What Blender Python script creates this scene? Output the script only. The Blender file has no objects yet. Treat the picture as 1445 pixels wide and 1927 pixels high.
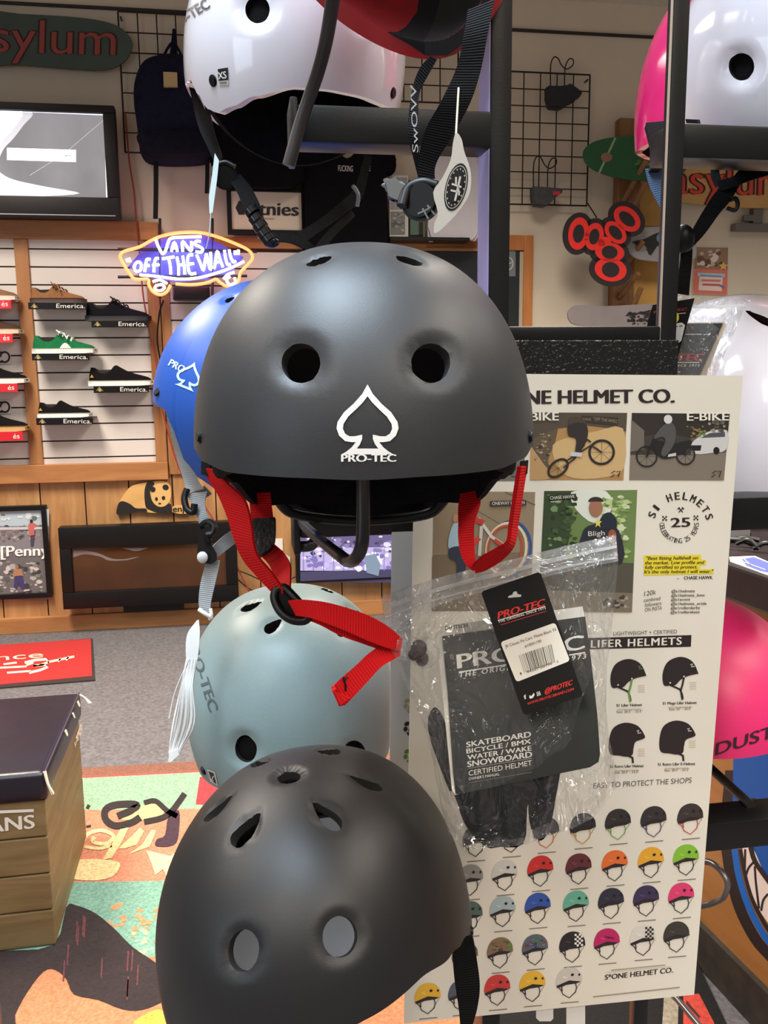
import bpy, bmesh, math, random
from mathutils import Vector, Matrix
from mathutils.bvhtree import BVHTree
from mathutils.geometry import tessellate_polygon
rnd = random.Random(7)
SC = bpy.context.scene
COL = SC.collection
PI = math.pi
R = math.radians
# ------------------------------------------------------------------ camera
FPX, CX, CY = 1650.0, 722.5, 963.5          # focal length in pixels of the 1445 x 1927 frame
HC, PITCH, ROLL = 1.18, R(9.06), 0.0097
_f = Vector((0, math.cos(PITCH), -math.sin(PITCH)))
_u0 = Vector((0, math.sin(PITCH), math.cos(PITCH)))
_r0 = Vector((1, 0, 0))
_u = _u0 * math.cos(ROLL) + _r0 * math.sin(ROLL)
_r = _r0 * math.cos(ROLL) - _u0 * math.sin(ROLL)
EYE = Vector((0, 0, HC))
cam_d = bpy.data.cameras.new('camera')
cam = bpy.data.objects.new('camera', cam_d)
COL.objects.link(cam)
cam.matrix_world = Matrix(((_r.x, _u.x, -_f.x, EYE.x), (_r.y, _u.y, -_f.y, EYE.y), (_r.z, _u.z, -_f.z, EYE.z), (0, 0, 0, 1)))
cam_d.sensor_fit = 'VERTICAL'
cam_d.sensor_height = 24.0
cam_d.lens = FPX * 24.0 / 1927.0
cam_d.clip_start = 0.02
SC.camera = cam
# ------------------------------------------------------------------ world, lights, exposure
SC.view_settings.view_transform = 'Standard'
SC.view_settings.look = 'None'
SC.view_settings.gamma = 1.0
SC.view_settings.exposure = 0.22
wd = bpy.data.worlds.new('world')
SC.world = wd
wd.use_nodes = True
wd.node_tree.nodes['Background'].inputs[0].default_value = (1.0, 0.93, 0.84, 1)
wd.node_tree.nodes['Background'].inputs[1].default_value = 0.19
def area(name, loc, target, sx, sy, power, col, spread=PI):
    l = bpy.data.lights.new(name, 'AREA'); l.shape = 'RECTANGLE'; l.size = sx; l.size_y = sy
    l.energy = power; l.color = col; l.spread = spread
    o = bpy.data.objects.new(name, l); COL.objects.link(o)
    o.location = loc
    o.rotation_euler = (Vector(target) - Vector(loc)).to_track_quat('-Z', 'Y').to_euler()
    return o
WARM = (1.0, 0.90, 0.78)
CEIL = 2.86
COOL = (0.70, 0.86, 1.0)
for lx, ly, pw, cl in ((-0.35, 0.30, 36, COOL), (-1.9, 0.6, 20, WARM), (1.5, 0.5, 26, WARM), (-1.6, 2.35, 70, WARM), (0.5, 2.45, 56, WARM), (2.3, 2.3, 62, WARM), (-1.0, -1.6, 40, WARM), (0.9, -1.6, 52, WARM)):  # rear warm pair, unseen, added as front light for the poster
    area('ceiling_lamp', (lx, ly, CEIL - 0.05), (lx, ly + 0.0001, 0), 0.6, 1.2, pw, cl, R(128))
area('window_light', (-2.6, -1.6, 1.7), (0.1, 0.9, 1.0), 1.4, 1.2, 14, (0.72, 0.86, 1.0))
# ------------------------------------------------------------------ pixel <-> place
def ray(px, py):
    return _f + _r * ((px - CX) / FPX) - _u * ((py - CY) / FPX)
def P(px, py, d):
    return EYE + ray(px, py) * d
def hitplane(px, py, p0, n):
    v = ray(px, py)
    return EYE + v * ((p0 - EYE).dot(n) / v.dot(n))
def fp(px, py, z=0.0):
    return hitplane(px, py, Vector((0, 0, z)), Vector((0, 0, 1)))
WYAW = R(9.1)
WU = Vector((math.cos(WYAW), math.sin(WYAW), 0))      # along the back wall, to the right
WN = Vector((math.sin(WYAW), -math.cos(WYAW), 0))     # out of the back wall, towards the viewer
_w = P(160, 700, 3.95); WO = Vector((_w.x, _w.y, 0))
WM = Matrix(((WU.x, WN.x, 0, WO.x), (WU.y, WN.y, 0, WO.y), (0, 0, 1, 0), (0, 0, 0, 1)))
def W(u, n, z):
    return WO + WU * u + WN * n + Vector((0, 0, z))
def wuv(px, py, n=0.0):
    q = hitplane(px, py, WO + WN * n, WN) - WO
    return q.dot(WU), q.z
def wmap(n, step=0.0012):
    def f(px, py, k): return hitplane(px, py, WO + WN * (n + step * k), WN)
    return f
def planemap(p0, nrm, step=0.0003):
    def f(px, py, k): return hitplane(px, py, p0 + nrm * (step * k), nrm)
    return f
# ------------------------------------------------------------------ materials
def lin(c):
    return tuple(((v / 255.0) / 12.92) if v / 255.0 <= 0.04045 else (((v / 255.0) + 0.055) / 1.055) ** 2.4 for v in c)
MATS = {}
def mat(name, c, rough=0.5, metal=0.0, spec=0.5, noise=0.0, nscale=20.0, bump=0.0, bscale=200.0, coat=0.0, emit=0.0, aniso=None, mix=None, sheen=0.0):
    if name in MATS: return MATS[name]
    m = bpy.data.materials.new(name); m.use_nodes = True
    nt = m.node_tree; b = nt.nodes['Principled BSDF']
    col = lin(c) + (1,)
    b.inputs['Base Color'].default_value = col
    b.inputs['Roughness'].default_value = rough
    b.inputs['Metallic'].default_value = metal
    b.inputs['Specular IOR Level'].default_value = spec
    b.inputs['Coat Weight'].default_value = coat
    b.inputs['Coat Roughness'].default_value = 0.06
    if sheen: b.inputs['Sheen Weight'].default_value = sheen
    if emit:
        b.inputs['Emission Color'].default_value = col; b.inputs['Emission Strength'].default_value = emit
    tc = nt.nodes.new('ShaderNodeTexCoord')
    mp = nt.nodes.new('ShaderNodeMapping')
    nt.links.new(tc.outputs['Object'], mp.inputs[0])
    if aniso: mp.inputs['Scale'].default_value = aniso
    if noise or mix:
        nz = nt.nodes.new('ShaderNodeTexNoise'); nz.inputs['Scale'].default_value = nscale; nz.inputs['Detail'].default_value = 5
        nt.links.new(mp.outputs[0], nz.inputs['Vector'])
        rp = nt.nodes.new('ShaderNodeValToRGB')
        c2 = lin(mix) if mix else tuple(v * (1 - noise) for v in col[:3])
        c1 = col[:3] if mix else tuple(min(1, v * (1 + noise)) for v in col[:3])
        rp.color_ramp.elements[0].position = 0.35; rp.color_ramp.elements[1].position = 0.65
        rp.color_ramp.elements[0].color = tuple(c2) + (1,); rp.color_ramp.elements[1].color = tuple(c1) + (1,)
        nt.links.new(nz.outputs['Fac'], rp.inputs[0]); nt.links.new(rp.outputs[0], b.inputs['Base Color'])
    if bump:
        n2 = nt.nodes.new('ShaderNodeTexNoise'); n2.inputs['Scale'].default_value = bscale; n2.inputs['Detail'].default_value = 3
        nt.links.new(mp.outputs[0], n2.inputs['Vector'])
        bp = nt.nodes.new('ShaderNodeBump'); bp.inputs['Strength'].default_value = bump; bp.inputs['Distance'].default_value = 0.002
        nt.links.new(n2.outputs['Fac'], bp.inputs['Height']); nt.links.new(bp.outputs[0], b.inputs['Normal'])
    MATS[name] = m
    return m
def printmat(name, rough=0.5, emit=0.0, coat=0.0):
    if name in MATS: return MATS[name]
    m = bpy.data.materials.new(name); m.use_nodes = True
    nt = m.node_tree; b = nt.nodes['Principled BSDF']
    at = nt.nodes.new('ShaderNodeAttribute'); at.attribute_name = 'ink'
    nt.links.new(at.outputs['Color'], b.inputs['Base Color'])
    b.inputs['Roughness'].default_value = rough
    b.inputs['Coat Weight'].default_value = coat; b.inputs['Coat Roughness'].default_value = 0.1
    if emit:
        nt.links.new(at.outputs['Color'], b.inputs['Emission Color']); b.inputs['Emission Strength'].default_value = emit
    MATS[name] = m
    return m
def webmat(name, c, rib=2.0, rough=0.6):
    if name in MATS: return MATS[name]
    m = bpy.data.materials.new(name); m.use_nodes = True
    nt = m.node_tree; b = nt.nodes['Principled BSDF']
    b.inputs['Base Color'].default_value = lin(c) + (1,); b.inputs['Roughness'].default_value = rough; b.inputs['Specular IOR Level'].default_value = 0.15
    uv = nt.nodes.new('ShaderNodeUVMap'); uv.uv_map = 'UVMap'
    wv = nt.nodes.new('ShaderNodeTexWave'); wv.bands_direction = 'X'; wv.inputs['Scale'].default_value = 1000.0 / rib / 3.2
    wv.inputs['Distortion'].default_value = 0.6
    nt.links.new(uv.outputs[0], wv.inputs['Vector'])
    bp = nt.nodes.new('ShaderNodeBump'); bp.inputs['Strength'].default_value = 0.5; bp.inputs['Distance'].default_value = 0.0010
    nt.links.new(wv.outputs['Fac'], bp.inputs['Height']); nt.links.new(bp.outputs[0], b.inputs['Normal'])
    mx = nt.nodes.new('ShaderNodeMix'); mx.data_type = 'RGBA'
    mx.inputs[6].default_value = tuple(v * 0.74 for v in lin(c)) + (1,); mx.inputs[7].default_value = lin(c) + (1,)
    nt.links.new(wv.outputs['Fac'], mx.inputs[0]); nt.links.new(mx.outputs[2], b.inputs['Base Color'])
    MATS[name] = m
    return m
def woodmat(name, c1, c2, scale=(3, 3, 0.6), nscale=6.0, rough=0.5):
    if name in MATS: return MATS[name]
    m = bpy.data.materials.new(name); m.use_nodes = True
    nt = m.node_tree; b = nt.nodes['Principled BSDF']; b.inputs['Roughness'].default_value = rough
    tc = nt.nodes.new('ShaderNodeTexCoord'); mp = nt.nodes.new('ShaderNodeMapping'); mp.inputs['Scale'].default_value = scale
    nz = nt.nodes.new('ShaderNodeTexNoise'); nz.inputs['Scale'].default_value = nscale; nz.inputs['Detail'].default_value = 8; nz.inputs['Distortion'].default_value = 0.8
    rp = nt.nodes.new('ShaderNodeValToRGB')
    rp.color_ramp.elements[0].position = 0.3; rp.color_ramp.elements[1].position = 0.7
    rp.color_ramp.elements[0].color = lin(c2) + (1,); rp.color_ramp.elements[1].color = lin(c1) + (1,)
    nt.links.new(tc.outputs['Object'], mp.inputs[0]); nt.links.new(mp.outputs[0], nz.inputs['Vector'])
    nt.links.new(nz.outputs['Fac'], rp.inputs[0]); nt.links.new(rp.outputs[0], b.inputs['Base Color'])
    MATS[name] = m
    return m
def filmmat(name, rough=0.12, haze=0.10, bscale=26.0, bstr=0.9):
    """thin clear plastic film: mostly transparent, glossy wrinkles"""
    m = bpy.data.materials.new(name); m.use_nodes = True
    nt = m.node_tree; nt.nodes.clear()
    out = nt.nodes.new('ShaderNodeOutputMaterial')
    tr = nt.nodes.new('ShaderNodeBsdfTransparent'); tr.inputs[0].default_value = (0.97, 0.97, 0.97, 1)
    gl = nt.nodes.new('ShaderNodeBsdfGlossy'); gl.inputs['Roughness'].default_value = rough
    df = nt.nodes.new('ShaderNodeBsdfDiffuse'); df.inputs[0].default_value = (0.8, 0.8, 0.78, 1)
    tc = nt.nodes.new('ShaderNodeTexCoord')
    mp = nt.nodes.new('ShaderNodeMapping'); mp.inputs['Scale'].default_value = (1, 1, 0.55); mp.inputs['Rotation'].default_value = (0, 0.5, 0)
    nz = nt.nodes.new('ShaderNodeTexNoise'); nz.inputs['Scale'].default_value = bscale; nz.inputs['Detail'].default_value = 3; nz.inputs['Distortion'].default_value = 1.6
    nt.links.new(tc.outputs['Object'], mp.inputs[0]); nt.links.new(mp.outputs[0], nz.inputs['Vector'])
    bp = nt.nodes.new('ShaderNodeBump'); bp.inputs['Strength'].default_value = bstr; bp.inputs['Distance'].default_value = 0.04
    nt.links.new(nz.outputs['Fac'], bp.inputs['Height'])
    nt.links.new(bp.outputs[0], gl.inputs['Normal'])
    fr = nt.nodes.new('ShaderNodeFresnel'); fr.inputs['IOR'].default_value = 1.6
    nt.links.new(bp.outputs[0], fr.inputs['Normal'])
    ad = nt.nodes.new('ShaderNodeMath'); ad.operation = 'MULTIPLY'; ad.inputs[1].default_value = 0.8; ad.use_clamp = True
    nt.links.new(fr.outputs[0], ad.inputs[0])
    m1 = nt.nodes.new('ShaderNodeMixShader'); m1.inputs[0].default_value = haze
    m2 = nt.nodes.new('ShaderNodeMixShader')
    mn = nt.nodes.new('ShaderNodeMath'); mn.operation = 'MINIMUM'; mn.inputs[1].default_value = 0.2; nt.links.new(ad.outputs[0], mn.inputs[0])
    nt.links.new(tr.outputs[0], m1.inputs[1]); nt.links.new(df.outputs[0], m1.inputs[2])
    nt.links.new(mn.outputs[0], m2.inputs[0]); nt.links.new(m1.outputs[0], m2.inputs[1]); nt.links.new(gl.outputs[0], m2.inputs[2])
    nt.links.new(m2.outputs[0], out.inputs['Surface'])
    MATS[name] = m
    return m
# ------------------------------------------------------------------ objects
OM = {}
def tag(o, label=None, cat=None, group=None, kind=None):
    if label: o['label'] = label
    if cat: o['category'] = cat
    if group: o['group'] = group
    if kind: o['kind'] = kind
    return o
def thing(name, label, cat, loc, rz=0.0, group=None):
    o = bpy.data.objects.new(name, None); COL.objects.link(o)
    o.empty_display_size = 0.05
    o.location = loc; o.rotation_euler = (0, 0, rz)
    OM[o.name] = Matrix.Translation(loc) @ Matrix.Rotation(rz, 4, 'Z')
    return tag(o, label, cat, group)
def mk(name, bm, mats, parent=None, smooth=None, wall=False, normals=True):
    if normals: bmesh.ops.recalc_face_normals(bm, faces=bm.faces)
    if parent is not None:
        M = OM[parent.name]
    else:
        xs = [v.co for v in bm.verts]
        lo = Vector((min(v.x for v in xs), min(v.y for v in xs), min(v.z for v in xs)))
        hi = Vector((max(v.x for v in xs), max(v.y for v in xs), max(v.z for v in xs)))
        M = Matrix.Translation(((lo.x + hi.x) / 2, (lo.y + hi.y) / 2, lo.z))
        if wall: M = M @ Matrix.Rotation(WYAW, 4, 'Z')
    bm.transform(M.inverted())
    me = bpy.data.meshes.new(name); bm.to_mesh(me); bm.free()
    for m in (mats if isinstance(mats, (list, tuple)) else [mats]): me.materials.append(m)
    if smooth is not None:
        for p in me.polygons: p.use_smooth = True
        me.set_sharp_from_angle(angle=R(smooth))
    o = bpy.data.objects.new(name, me); COL.objects.link(o)
    if parent is not None: o.parent = parent
    else: o.matrix_world = M
    OM[o.name] = M
    return o
def solo(name, bm, mats, label, cat, group=None, smooth=None, wall=False, kind=None, normals=True):
    return tag(mk(name, bm, mats, None, smooth, wall, normals), label, cat, group, kind)
def struct(name, bm, mats, wall=False, smooth=None):
    return tag(mk(name, bm, mats, None, smooth, wall), kind='structure')
# ------------------------------------------------------------------ shapes
def NB(): return bmesh.new()
def hexa(bm, c8, mi=0):
    """box from 8 corners: bottom 4 then top 4, each going round"""
    v = [bm.verts.new(c) for c in c8]
    for q in ((0, 3, 2, 1), (4, 5, 6, 7), (0, 1, 5, 4), (1, 2, 6, 5), (2, 3, 7, 6), (3, 0, 4, 7)):
        f = bm.faces.new([v[i] for i in q]); f.material_index = mi
    return v
def obox(bm, o, ax, ay, az, mi=0, bev=0.0):
    """box at corner o spanned by three vectors"""
    v = hexa(bm, [o, o + ax, o + ax + ay, o + ay, o + az, o + ax + az, o + ax + ay + az, o + ay + az], mi)
    if bev:
        es = list({e for q in v for e in q.link_edges})
        bmesh.ops.bevel(bm, geom=es, offset=bev, segments=2, affect='EDGES', profile=0.6)
    return v
def wbox(bm, u0, u1, z0, z1, n0, n1, mi=0, bev=0.0):
    return obox(bm, W(u0, n0, z0), WU * (u1 - u0), WN * (n1 - n0), Vector((0, 0, z1 - z0)), mi, bev)
def wpx(x0, y0, x1, y1, n=0.0):
    """wall rectangle (u0, u1, z0, z1) of a pixel rectangle on the plane n"""
    xm, ym = (x0 + x1) / 2, (y0 + y1) / 2
    return wuv(x0, ym, n)[0], wuv(x1, ym, n)[0], wuv(xm, y1, n)[1], wuv(xm, y0, n)[1]
def wpbox(bm, x0, y0, x1, y1, n0, n1, mi=0, bev=0.0):
    u0, u1, z0, z1 = wpx(x0, y0, x1, y1, n1)
    return wbox(bm, u0, u1, z0, z1, n0, n1, mi, bev)
def spline(pts, n):
    """Catmull-Rom through Vectors, n samples per span"""
    if len(pts) < 3 or n < 2: return [p.copy() for p in pts]
    out = []
    for i in range(len(pts) - 1):
        p1, p2 = pts[i], pts[i + 1]
        p0 = pts[i - 1] if i else p1 * 2 - p2
        p3 = pts[i + 2] if i + 2 < len(pts) else p2 * 2 - p1
        for k in range(n):
            t = k / n
            out.append(0.5 * ((2 * p1) + (p2 - p0) * t + (2 * p0 - 5 * p1 + 4 * p2 - p3) * t * t + (3 * p1 - p0 - 3 * p2 + p3) * t ** 3))
    out.append(pts[-1].copy())
    return out
def tube(bm, pts, r, seg=10, n=6, mi=0, closed=False, cap=True):
    pts = [Vector(p) for p in pts]
    rr = list(r) if isinstance(r, (list, tuple)) else None
    L = spline(pts + ([pts[0]] if closed else []), n) if n > 1 else pts + ([pts[0]] if closed else [])
    if closed: L = L[:-1]
    N = len(L); rings = []; up = None
    for i, p in enumerate(L):
        a = L[(i - 1) % N] if (closed or i) else p
        b = L[(i + 1) % N] if (closed or i < N - 1) else p
        t = (b - a)
        if t.length < 1e-9: t = Vector((0, 0, 1))
        t.normalize()
        if up is None: up = Vector((0, 0, 1)) if abs(t.z) < 0.9 else Vector((0, 1, 0))
        s = t.cross(up)
        if s.length < 1e-6: s = t.orthogonal()
        s.normalize(); up = s.cross(t).normalized()
        if rr:
            q = i / max(1, N - 1) * (len(rr) - 1); j = min(int(q), len(rr) - 2); ri = rr[j] + (rr[j + 1] - rr[j]) * (q - j)
        else: ri = r
        rings.append([bm.verts.new(p + (s * math.cos(2 * PI * k / seg) + up * math.sin(2 * PI * k / seg)) * ri) for k in range(seg)])
    for i in range(N if closed else N - 1):
        A, B = rings[i], rings[(i + 1) % N]
        for k in range(seg):
            f = bm.faces.new((A[k], A[(k + 1) % seg], B[(k + 1) % seg], B[k])); f.material_index = mi
    if not closed and cap:
        for rg in (rings[0][::-1], rings[-1]):
            f = bm.faces.new(rg); f.material_index = mi
def ribbon(bm, secs, th=0.0015, n=8, mi=0):
    """webbing through cross-sections (left point, right point)"""
    A = spline([Vector(s[0]) for s in secs], n); B = spline([Vector(s[1]) for s in secs], n)
    uvl = bm.loops.layers.uv.get('UVMap') or bm.loops.layers.uv.new('UVMap')
    N = len(A); rows = []; dist = [0.0]
    for i in range(1, N): dist.append(dist[-1] + ((A[i] + B[i]) / 2 - (A[i - 1] + B[i - 1]) / 2).length)
    pn = None
    for i in range(N):
        t = (A[min(i + 1, N - 1)] + B[min(i + 1, N - 1)]) - (A[max(i - 1, 0)] + B[max(i - 1, 0)])
        w = B[i] - A[i]; nn = t.cross(w)
        if nn.length < 1e-12: nn = pn or Vector((0, -1, 0))
        nn.normalize()
        if pn is not None and nn.dot(pn) < 0: nn = -nn
        pn = nn; h = nn * (th / 2)
        rows.append([bm.verts.new(q) for q in (A[i] + h, B[i] + h, B[i] - h, A[i] - h)])
    for i in range(N - 1):
        for k in range(4):
            a, b = rows[i], rows[i + 1]
            f = bm.faces.new((a[k], a[(k + 1) % 4], b[(k + 1) % 4], b[k])); f.material_index = mi
            v0, v1 = ((0, 1), (1, 1), (1, 0), (0, 0))[k]
            for lp, (d, v) in zip(f.loops, ((dist[i], v0), (dist[i], v1), (dist[i + 1], v1), (dist[i + 1], v0))): lp[uvl].uv = (d, v)
    for rg in (rows[0][::-1], rows[-1]):
        f = bm.faces.new(rg); f.material_index = mi
def prib(bm, secs, th=0.0015, n=8, mi=0):
    """ribbon from pixel sections (xl, yl, xr, yr, depth[, depth of right edge])"""
    ribbon(bm, [(P(s[0], s[1], s[4]), P(s[2], s[3], s[5] if len(s) > 5 else s[4])) for s in secs], th, n, mi)
def slab(bm, front, back_off, mi=0, mside=None):
    """solid from a front outline (3-D points) pushed back by a vector"""
    a = [bm.verts.new(p) for p in front]; b = [bm.verts.new(p + back_off) for p in front]
    fs = [bm.faces.new(a), bm.faces.new(b[::-1])]
    fs[0].material_index = mi; fs[1].material_index = mi if mside is None else mside
    n = len(a)
    for i in range(n):
        f = bm.faces.new((a[i], b[i], b[(i + 1) % n], a[(i + 1) % n])); f.material_index = mi if mside is None else mside
def ball(bm, c, rx, ry=None, rz=None, seg=16, rings=10, mi=0, rot=None):
    M = Matrix.Translation(c) @ (rot.to_4x4() if rot else Matrix.Identity(4)) @ Matrix.Diagonal((rx, ry or rx, rz or rx, 1))
    r = bmesh.ops.create_uvsphere(bm, u_segments=seg, v_segments=rings, radius=1, matrix=M)
    for f in {f for v in r['verts'] for f in v.link_faces}: f.material_index = mi
def disc(bm, c, ax, r, th, seg=20, mi=0, bev=0.0):
    """short cylinder centred on c with axis ax"""
    q = Vector(ax).to_track_quat('Z', 'Y').to_matrix().to_4x4()
    g = bmesh.ops.create_cone(bm, cap_ends=True, segments=seg, radius1=r, radius2=r, depth=th, matrix=Matrix.Translation(c) @ q)
    for f in {f for v in g['verts'] for f in v.link_faces}: f.material_index = mi
    if bev:
        es = [e for e in {e for v in g['verts'] for e in v.link_edges} if e.calc_face_angle(0) > 1]
        bmesh.ops.bevel(bm, geom=es, offset=bev, segments=2, affect='EDGES')
# ------------------------------------------------------------------ lettering and print
_tc = {}
def text2d(s, bold=0.0, space=1.0):
    k = (s, bold, space)
    if k in _tc: return _tc[k]
    cu = bpy.data.curves.new('t', 'FONT'); cu.body = s; cu.offset = 0.0; cu.resolution_u = 4; cu.space_character = space
    o = bpy.data.objects.new('t', cu); me = bpy.data.meshes.new_from_object(o)
    vs = [(v.co.x, v.co.y) for v in me.vertices]; fs = [tuple(p.vertices) for p in me.polygons]
    bpy.data.meshes.remove(me); bpy.data.objects.remove(o); bpy.data.curves.remove(cu)
    x0 = min(v[0] for v in vs); x1 = max(v[0] for v in vs)
    vs = [((x - x0) / (x1 - x0), y) for x, y in vs]
    _tc[k] = (vs, fs)
    return _tc[k]
CAP = max(v[1] for v in text2d('H')[0])
def ell(cx, cy, rx, ry, n=24, a0=0.0, a1=360.0, rot=0.0):
    c, s = math.cos(R(rot)), math.sin(R(rot)); out = []
    full = abs(a1 - a0) >= 359.9
    for i in range(n if full else n + 1):
        t = R(a0 + (a1 - a0) * i / n); x, y = rx * math.cos(t), ry * math.sin(t)
        out.append((cx + x * c - y * s, cy + x * s + y * c))
    return out
def curve2(pts, n=6, closed=False):
    v = [Vector((p[0], p[1], 0)) for p in pts]
    if closed:
        k = len(v); w = [v[-1]] + v + [v[0], v[1]]
        out = spline(w, n); out = out[n:n + k * n]
    else: out = spline(v, n)
    return [(p.x, p.y) for p in out]
class Print:
    """flat shapes in photograph pixels, later laid on a real surface"""
    def __init__(s): s.items = []
    def tri(s, vs, fs, c, k): s.items.append((vs, fs, lin(c), k)); return s
    def poly(s, pts, c, k=1):
        t = tessellate_polygon([[Vector((p[0], p[1], 0)) for p in pts]])
        return s.tri(list(pts), [tuple(q) for q in t], c, k)
    def rect(s, x0, y0, x1, y1, c, k=1): return s.poly([(x0, y0), (x1, y0), (x1, y1), (x0, y1)], c, k)
    def strip(s, pts, w, c, k=1, closed=False):
        n = len(pts); vs = []
        ww = w if isinstance(w, (list, tuple)) else [w] * n
        for i in range(n):
            a = pts[(i - 1) % n] if closed or i else pts[i]; b = pts[(i + 1) % n] if closed or i < n - 1 else pts[i]
            dx, dy = b[0] - a[0], b[1] - a[1]; l = math.hypot(dx, dy) or 1
            h = ww[min(i, len(ww) - 1)] / 2
            vs += [(pts[i][0] - dy / l * h, pts[i][1] + dx / l * h), (pts[i][0] + dy / l * h, pts[i][1] - dx / l * h)]
        fs = [(2 * i, 2 * i + 1, (2 * i + 3) % (2 * n), (2 * i + 2) % (2 * n)) for i in range(n if closed else n - 1)]
        return s.tri(vs, fs, c, k)
    def text(s, t, p0, p1, h, c, k=2, bold=0.0, up=None, space=1.0):
        vs, fs = text2d(t, bold, space)
        dx, dy = p1[0] - p0[0], p1[1] - p0[1]; l = math.hypot(dx, dy)
        u = up or (dy / l, -dx / l)
        ul = math.hypot(*u); u = (u[0] / ul * h / CAP, u[1] / ul * h / CAP)
        q = [(p0[0] + x * dx + y * u[0], p0[1] + x * dy + y * u[1]) for x, y in vs]
        s.tri(q, fs, c, k)
        if bold > 0.015:
            w = bold * h / CAP * 1.0
            for sx, sy in ((-1, -.35), (1, .35)): s.tri([(x + dx / l * w * sx + u[0] * .012 * sy * 1.5, y + dy / l * w * sx + u[1] * .012 * sy * 1.5) for x, y in q], fs, c, k + sx * .02)
        return s
    def blot(s, x0, y0, x1, y1, n, cols, smin, smax, k=2):
        for i in range(n):
            r = rnd.uniform(smin, smax); r2 = r * rnd.uniform(0.4, 1)
            cx, cy = rnd.uniform(x0 + r, x1 - r), rnd.uniform(y0 + r, y1 - r)
            pts = [(cx + r * math.cos(a) * rnd.uniform(0.6, 1), cy + r2 * math.sin(a) * rnd.uniform(0.6, 1)) for a in [j * PI / 4 for j in range(8)]]
            s.poly(pts, rnd.choice(cols), k + (i % 7) * 0.1)
        return s
    def into(s, bm, fmap, mi=0, refine=0.0):
        cl = bm.loops.layers.float_color.get('ink') or bm.loops.layers.float_color.new('ink')
        for vs, fs, c, k in s.items:
            if refine:
                b2 = bmesh.new(); vv = [b2.verts.new((x, y, 0)) for x, y in vs]
                for f in fs:
                    try: b2.faces.new([vv[i] for i in f])
                    except ValueError: pass
                bmesh.ops.triangulate(b2, faces=b2.faces)
                for _ in range(6):
                    es = [e for e in b2.edges if e.calc_length() > refine]
                    if not es: break
                    bmesh.ops.subdivide_edges(b2, edges=es, cuts=1)
                    bmesh.ops.triangulate(b2, faces=b2.faces)
                b2.verts.index_update()
                vs = [(v.co.x, v.co.y) for v in b2.verts]; fs = [tuple(v.index for v in f.verts) for f in b2.faces]; b2.free()
            q = [fmap(x, y, k) for x, y in vs]
            ok = [bm.verts.new(p) if p is not None else None for p in q]
            for f in fs:
                if any(ok[i] is None for i in f): continue
                try: fc = bm.faces.new([ok[i] for i in f])
                except ValueError: continue
                fc.material_index = mi
                for lp in fc.loops: lp[cl] = c + (1,)
        return bm
    def build(s, name, fmap, m, parent=None, label=None, refine=0.0):
        o = mk(name, s.into(NB(), fmap, 0, refine), m, parent)
        if label: o['label'] = label
        return o
# ================================================================== THE ROOM
M_carpet = mat('carpet', (100, 96, 98), 0.95, noise=0.25, nscale=90, bump=0.8, bscale=260)
M_paint = mat('wall_paint', (214, 203, 182), 0.75, noise=0.03, nscale=4, bump=0.15, bscale=90)
M_ceil = mat('ceiling_tile', (205, 200, 190), 0.85, noise=0.06, nscale=60, bump=0.3, bscale=120)
M_ply = woodmat('plywood', (194, 148, 98), (164, 116, 70), (2.2, 2.2, 0.35), 9, 0.5)
M_pine = woodmat('pine_board', (184, 130, 80), (158, 104, 60), (0.5, 4, 4), 6, 0.45)
M_pinev = woodmat('pine_post', (178, 126, 78), (152, 98, 56), (4, 4, 0.4), 6, 0.45)
M_slat = mat('slatwall_white', (218, 210, 204), 0.4, noise=0.02, nscale=6)
M_groove = mat('slatwall_groove', (70, 52, 46), 0.7)
M_dark = mat('dark_trim', (44, 36, 34), 0.6)
M_black = mat('black_plastic', (9, 8, 9), 0.4, spec=0.35, noise=0.15, nscale=40)
M_blackrough = mat('black_rough', (12, 11, 12), 0.75, spec=0.3, noise=0.2, nscale=60, bump=0.3, bscale=300)
M_steel = mat('black_steel', (14, 13, 13), 0.36, spec=0.45, metal=0.0, noise=0.15, nscale=30, bump=0.03, bscale=400)
M_wire = mat('wire_black', (26, 22, 22), 0.5, metal=0.3)
M_print = printmat('printed_ink', 0.55)
M_printgloss = printmat('printed_ink_gloss', 0.3, coat=0.3)
M_white = mat('white_card', (226, 222, 214), 0.6, noise=0.02)
UP = Vector((0, 0, 1))
bm = NB(); obox(bm, Vector((-4.2, -3.2, -0.06)), Vector((8.6, 0, 0)), Vector((0, 9, 0)), Vector((0, 0, 0.06)))
struct('floor', bm, M_carpet)
bm = NB(); wbox(bm, -2.6, 4.6, 0, CEIL + 0.04, -0.12, 0)
struct('wall_back', bm, M_paint, wall=True)
bm = NB(); obox(bm, Vector((-4.2, -3.2, CEIL)), Vector((8.6, 0, 0)), Vector((0, 9, 0)), Vector((0, 0, 0.06)))
struct('ceiling', bm, M_ceil)
# wainscot boards, baseboard, dark rail near the ceiling
zb0, zb1 = 0.0, wuv(20, 1163, 0.02)[1]
zw = wuv(150, 890, 0.02)[1]
bm = NB(); wbox(bm, -2.6, 4.6, 0, zw, 0, 0.004, 1)
u = wuv(76, 940, 0.014)[0] - 0.196 * 8
while u < 4.4:
    wbox(bm, u + 0.003, u + 0.193, zb1 - 0.02, zw, 0.004, 0.014, 0); u += 0.196
struct('trim_1', bm, [M_ply, M_dark], wall=True)
bm = NB(); wbox(bm, -2.6, 4.6, zb0, zb1, 0, 0.03, 0, 0.004)
struct('baseboard_back', bm, M_pine, wall=True)
zt = wuv(175, 15)[1]
bm = NB(); wbox(bm, -2.6, 4.6, zt - 0.006, zt + 0.006, 0, 0.01)
struct('trim_2', bm, M_dark, wall=True)
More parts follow.
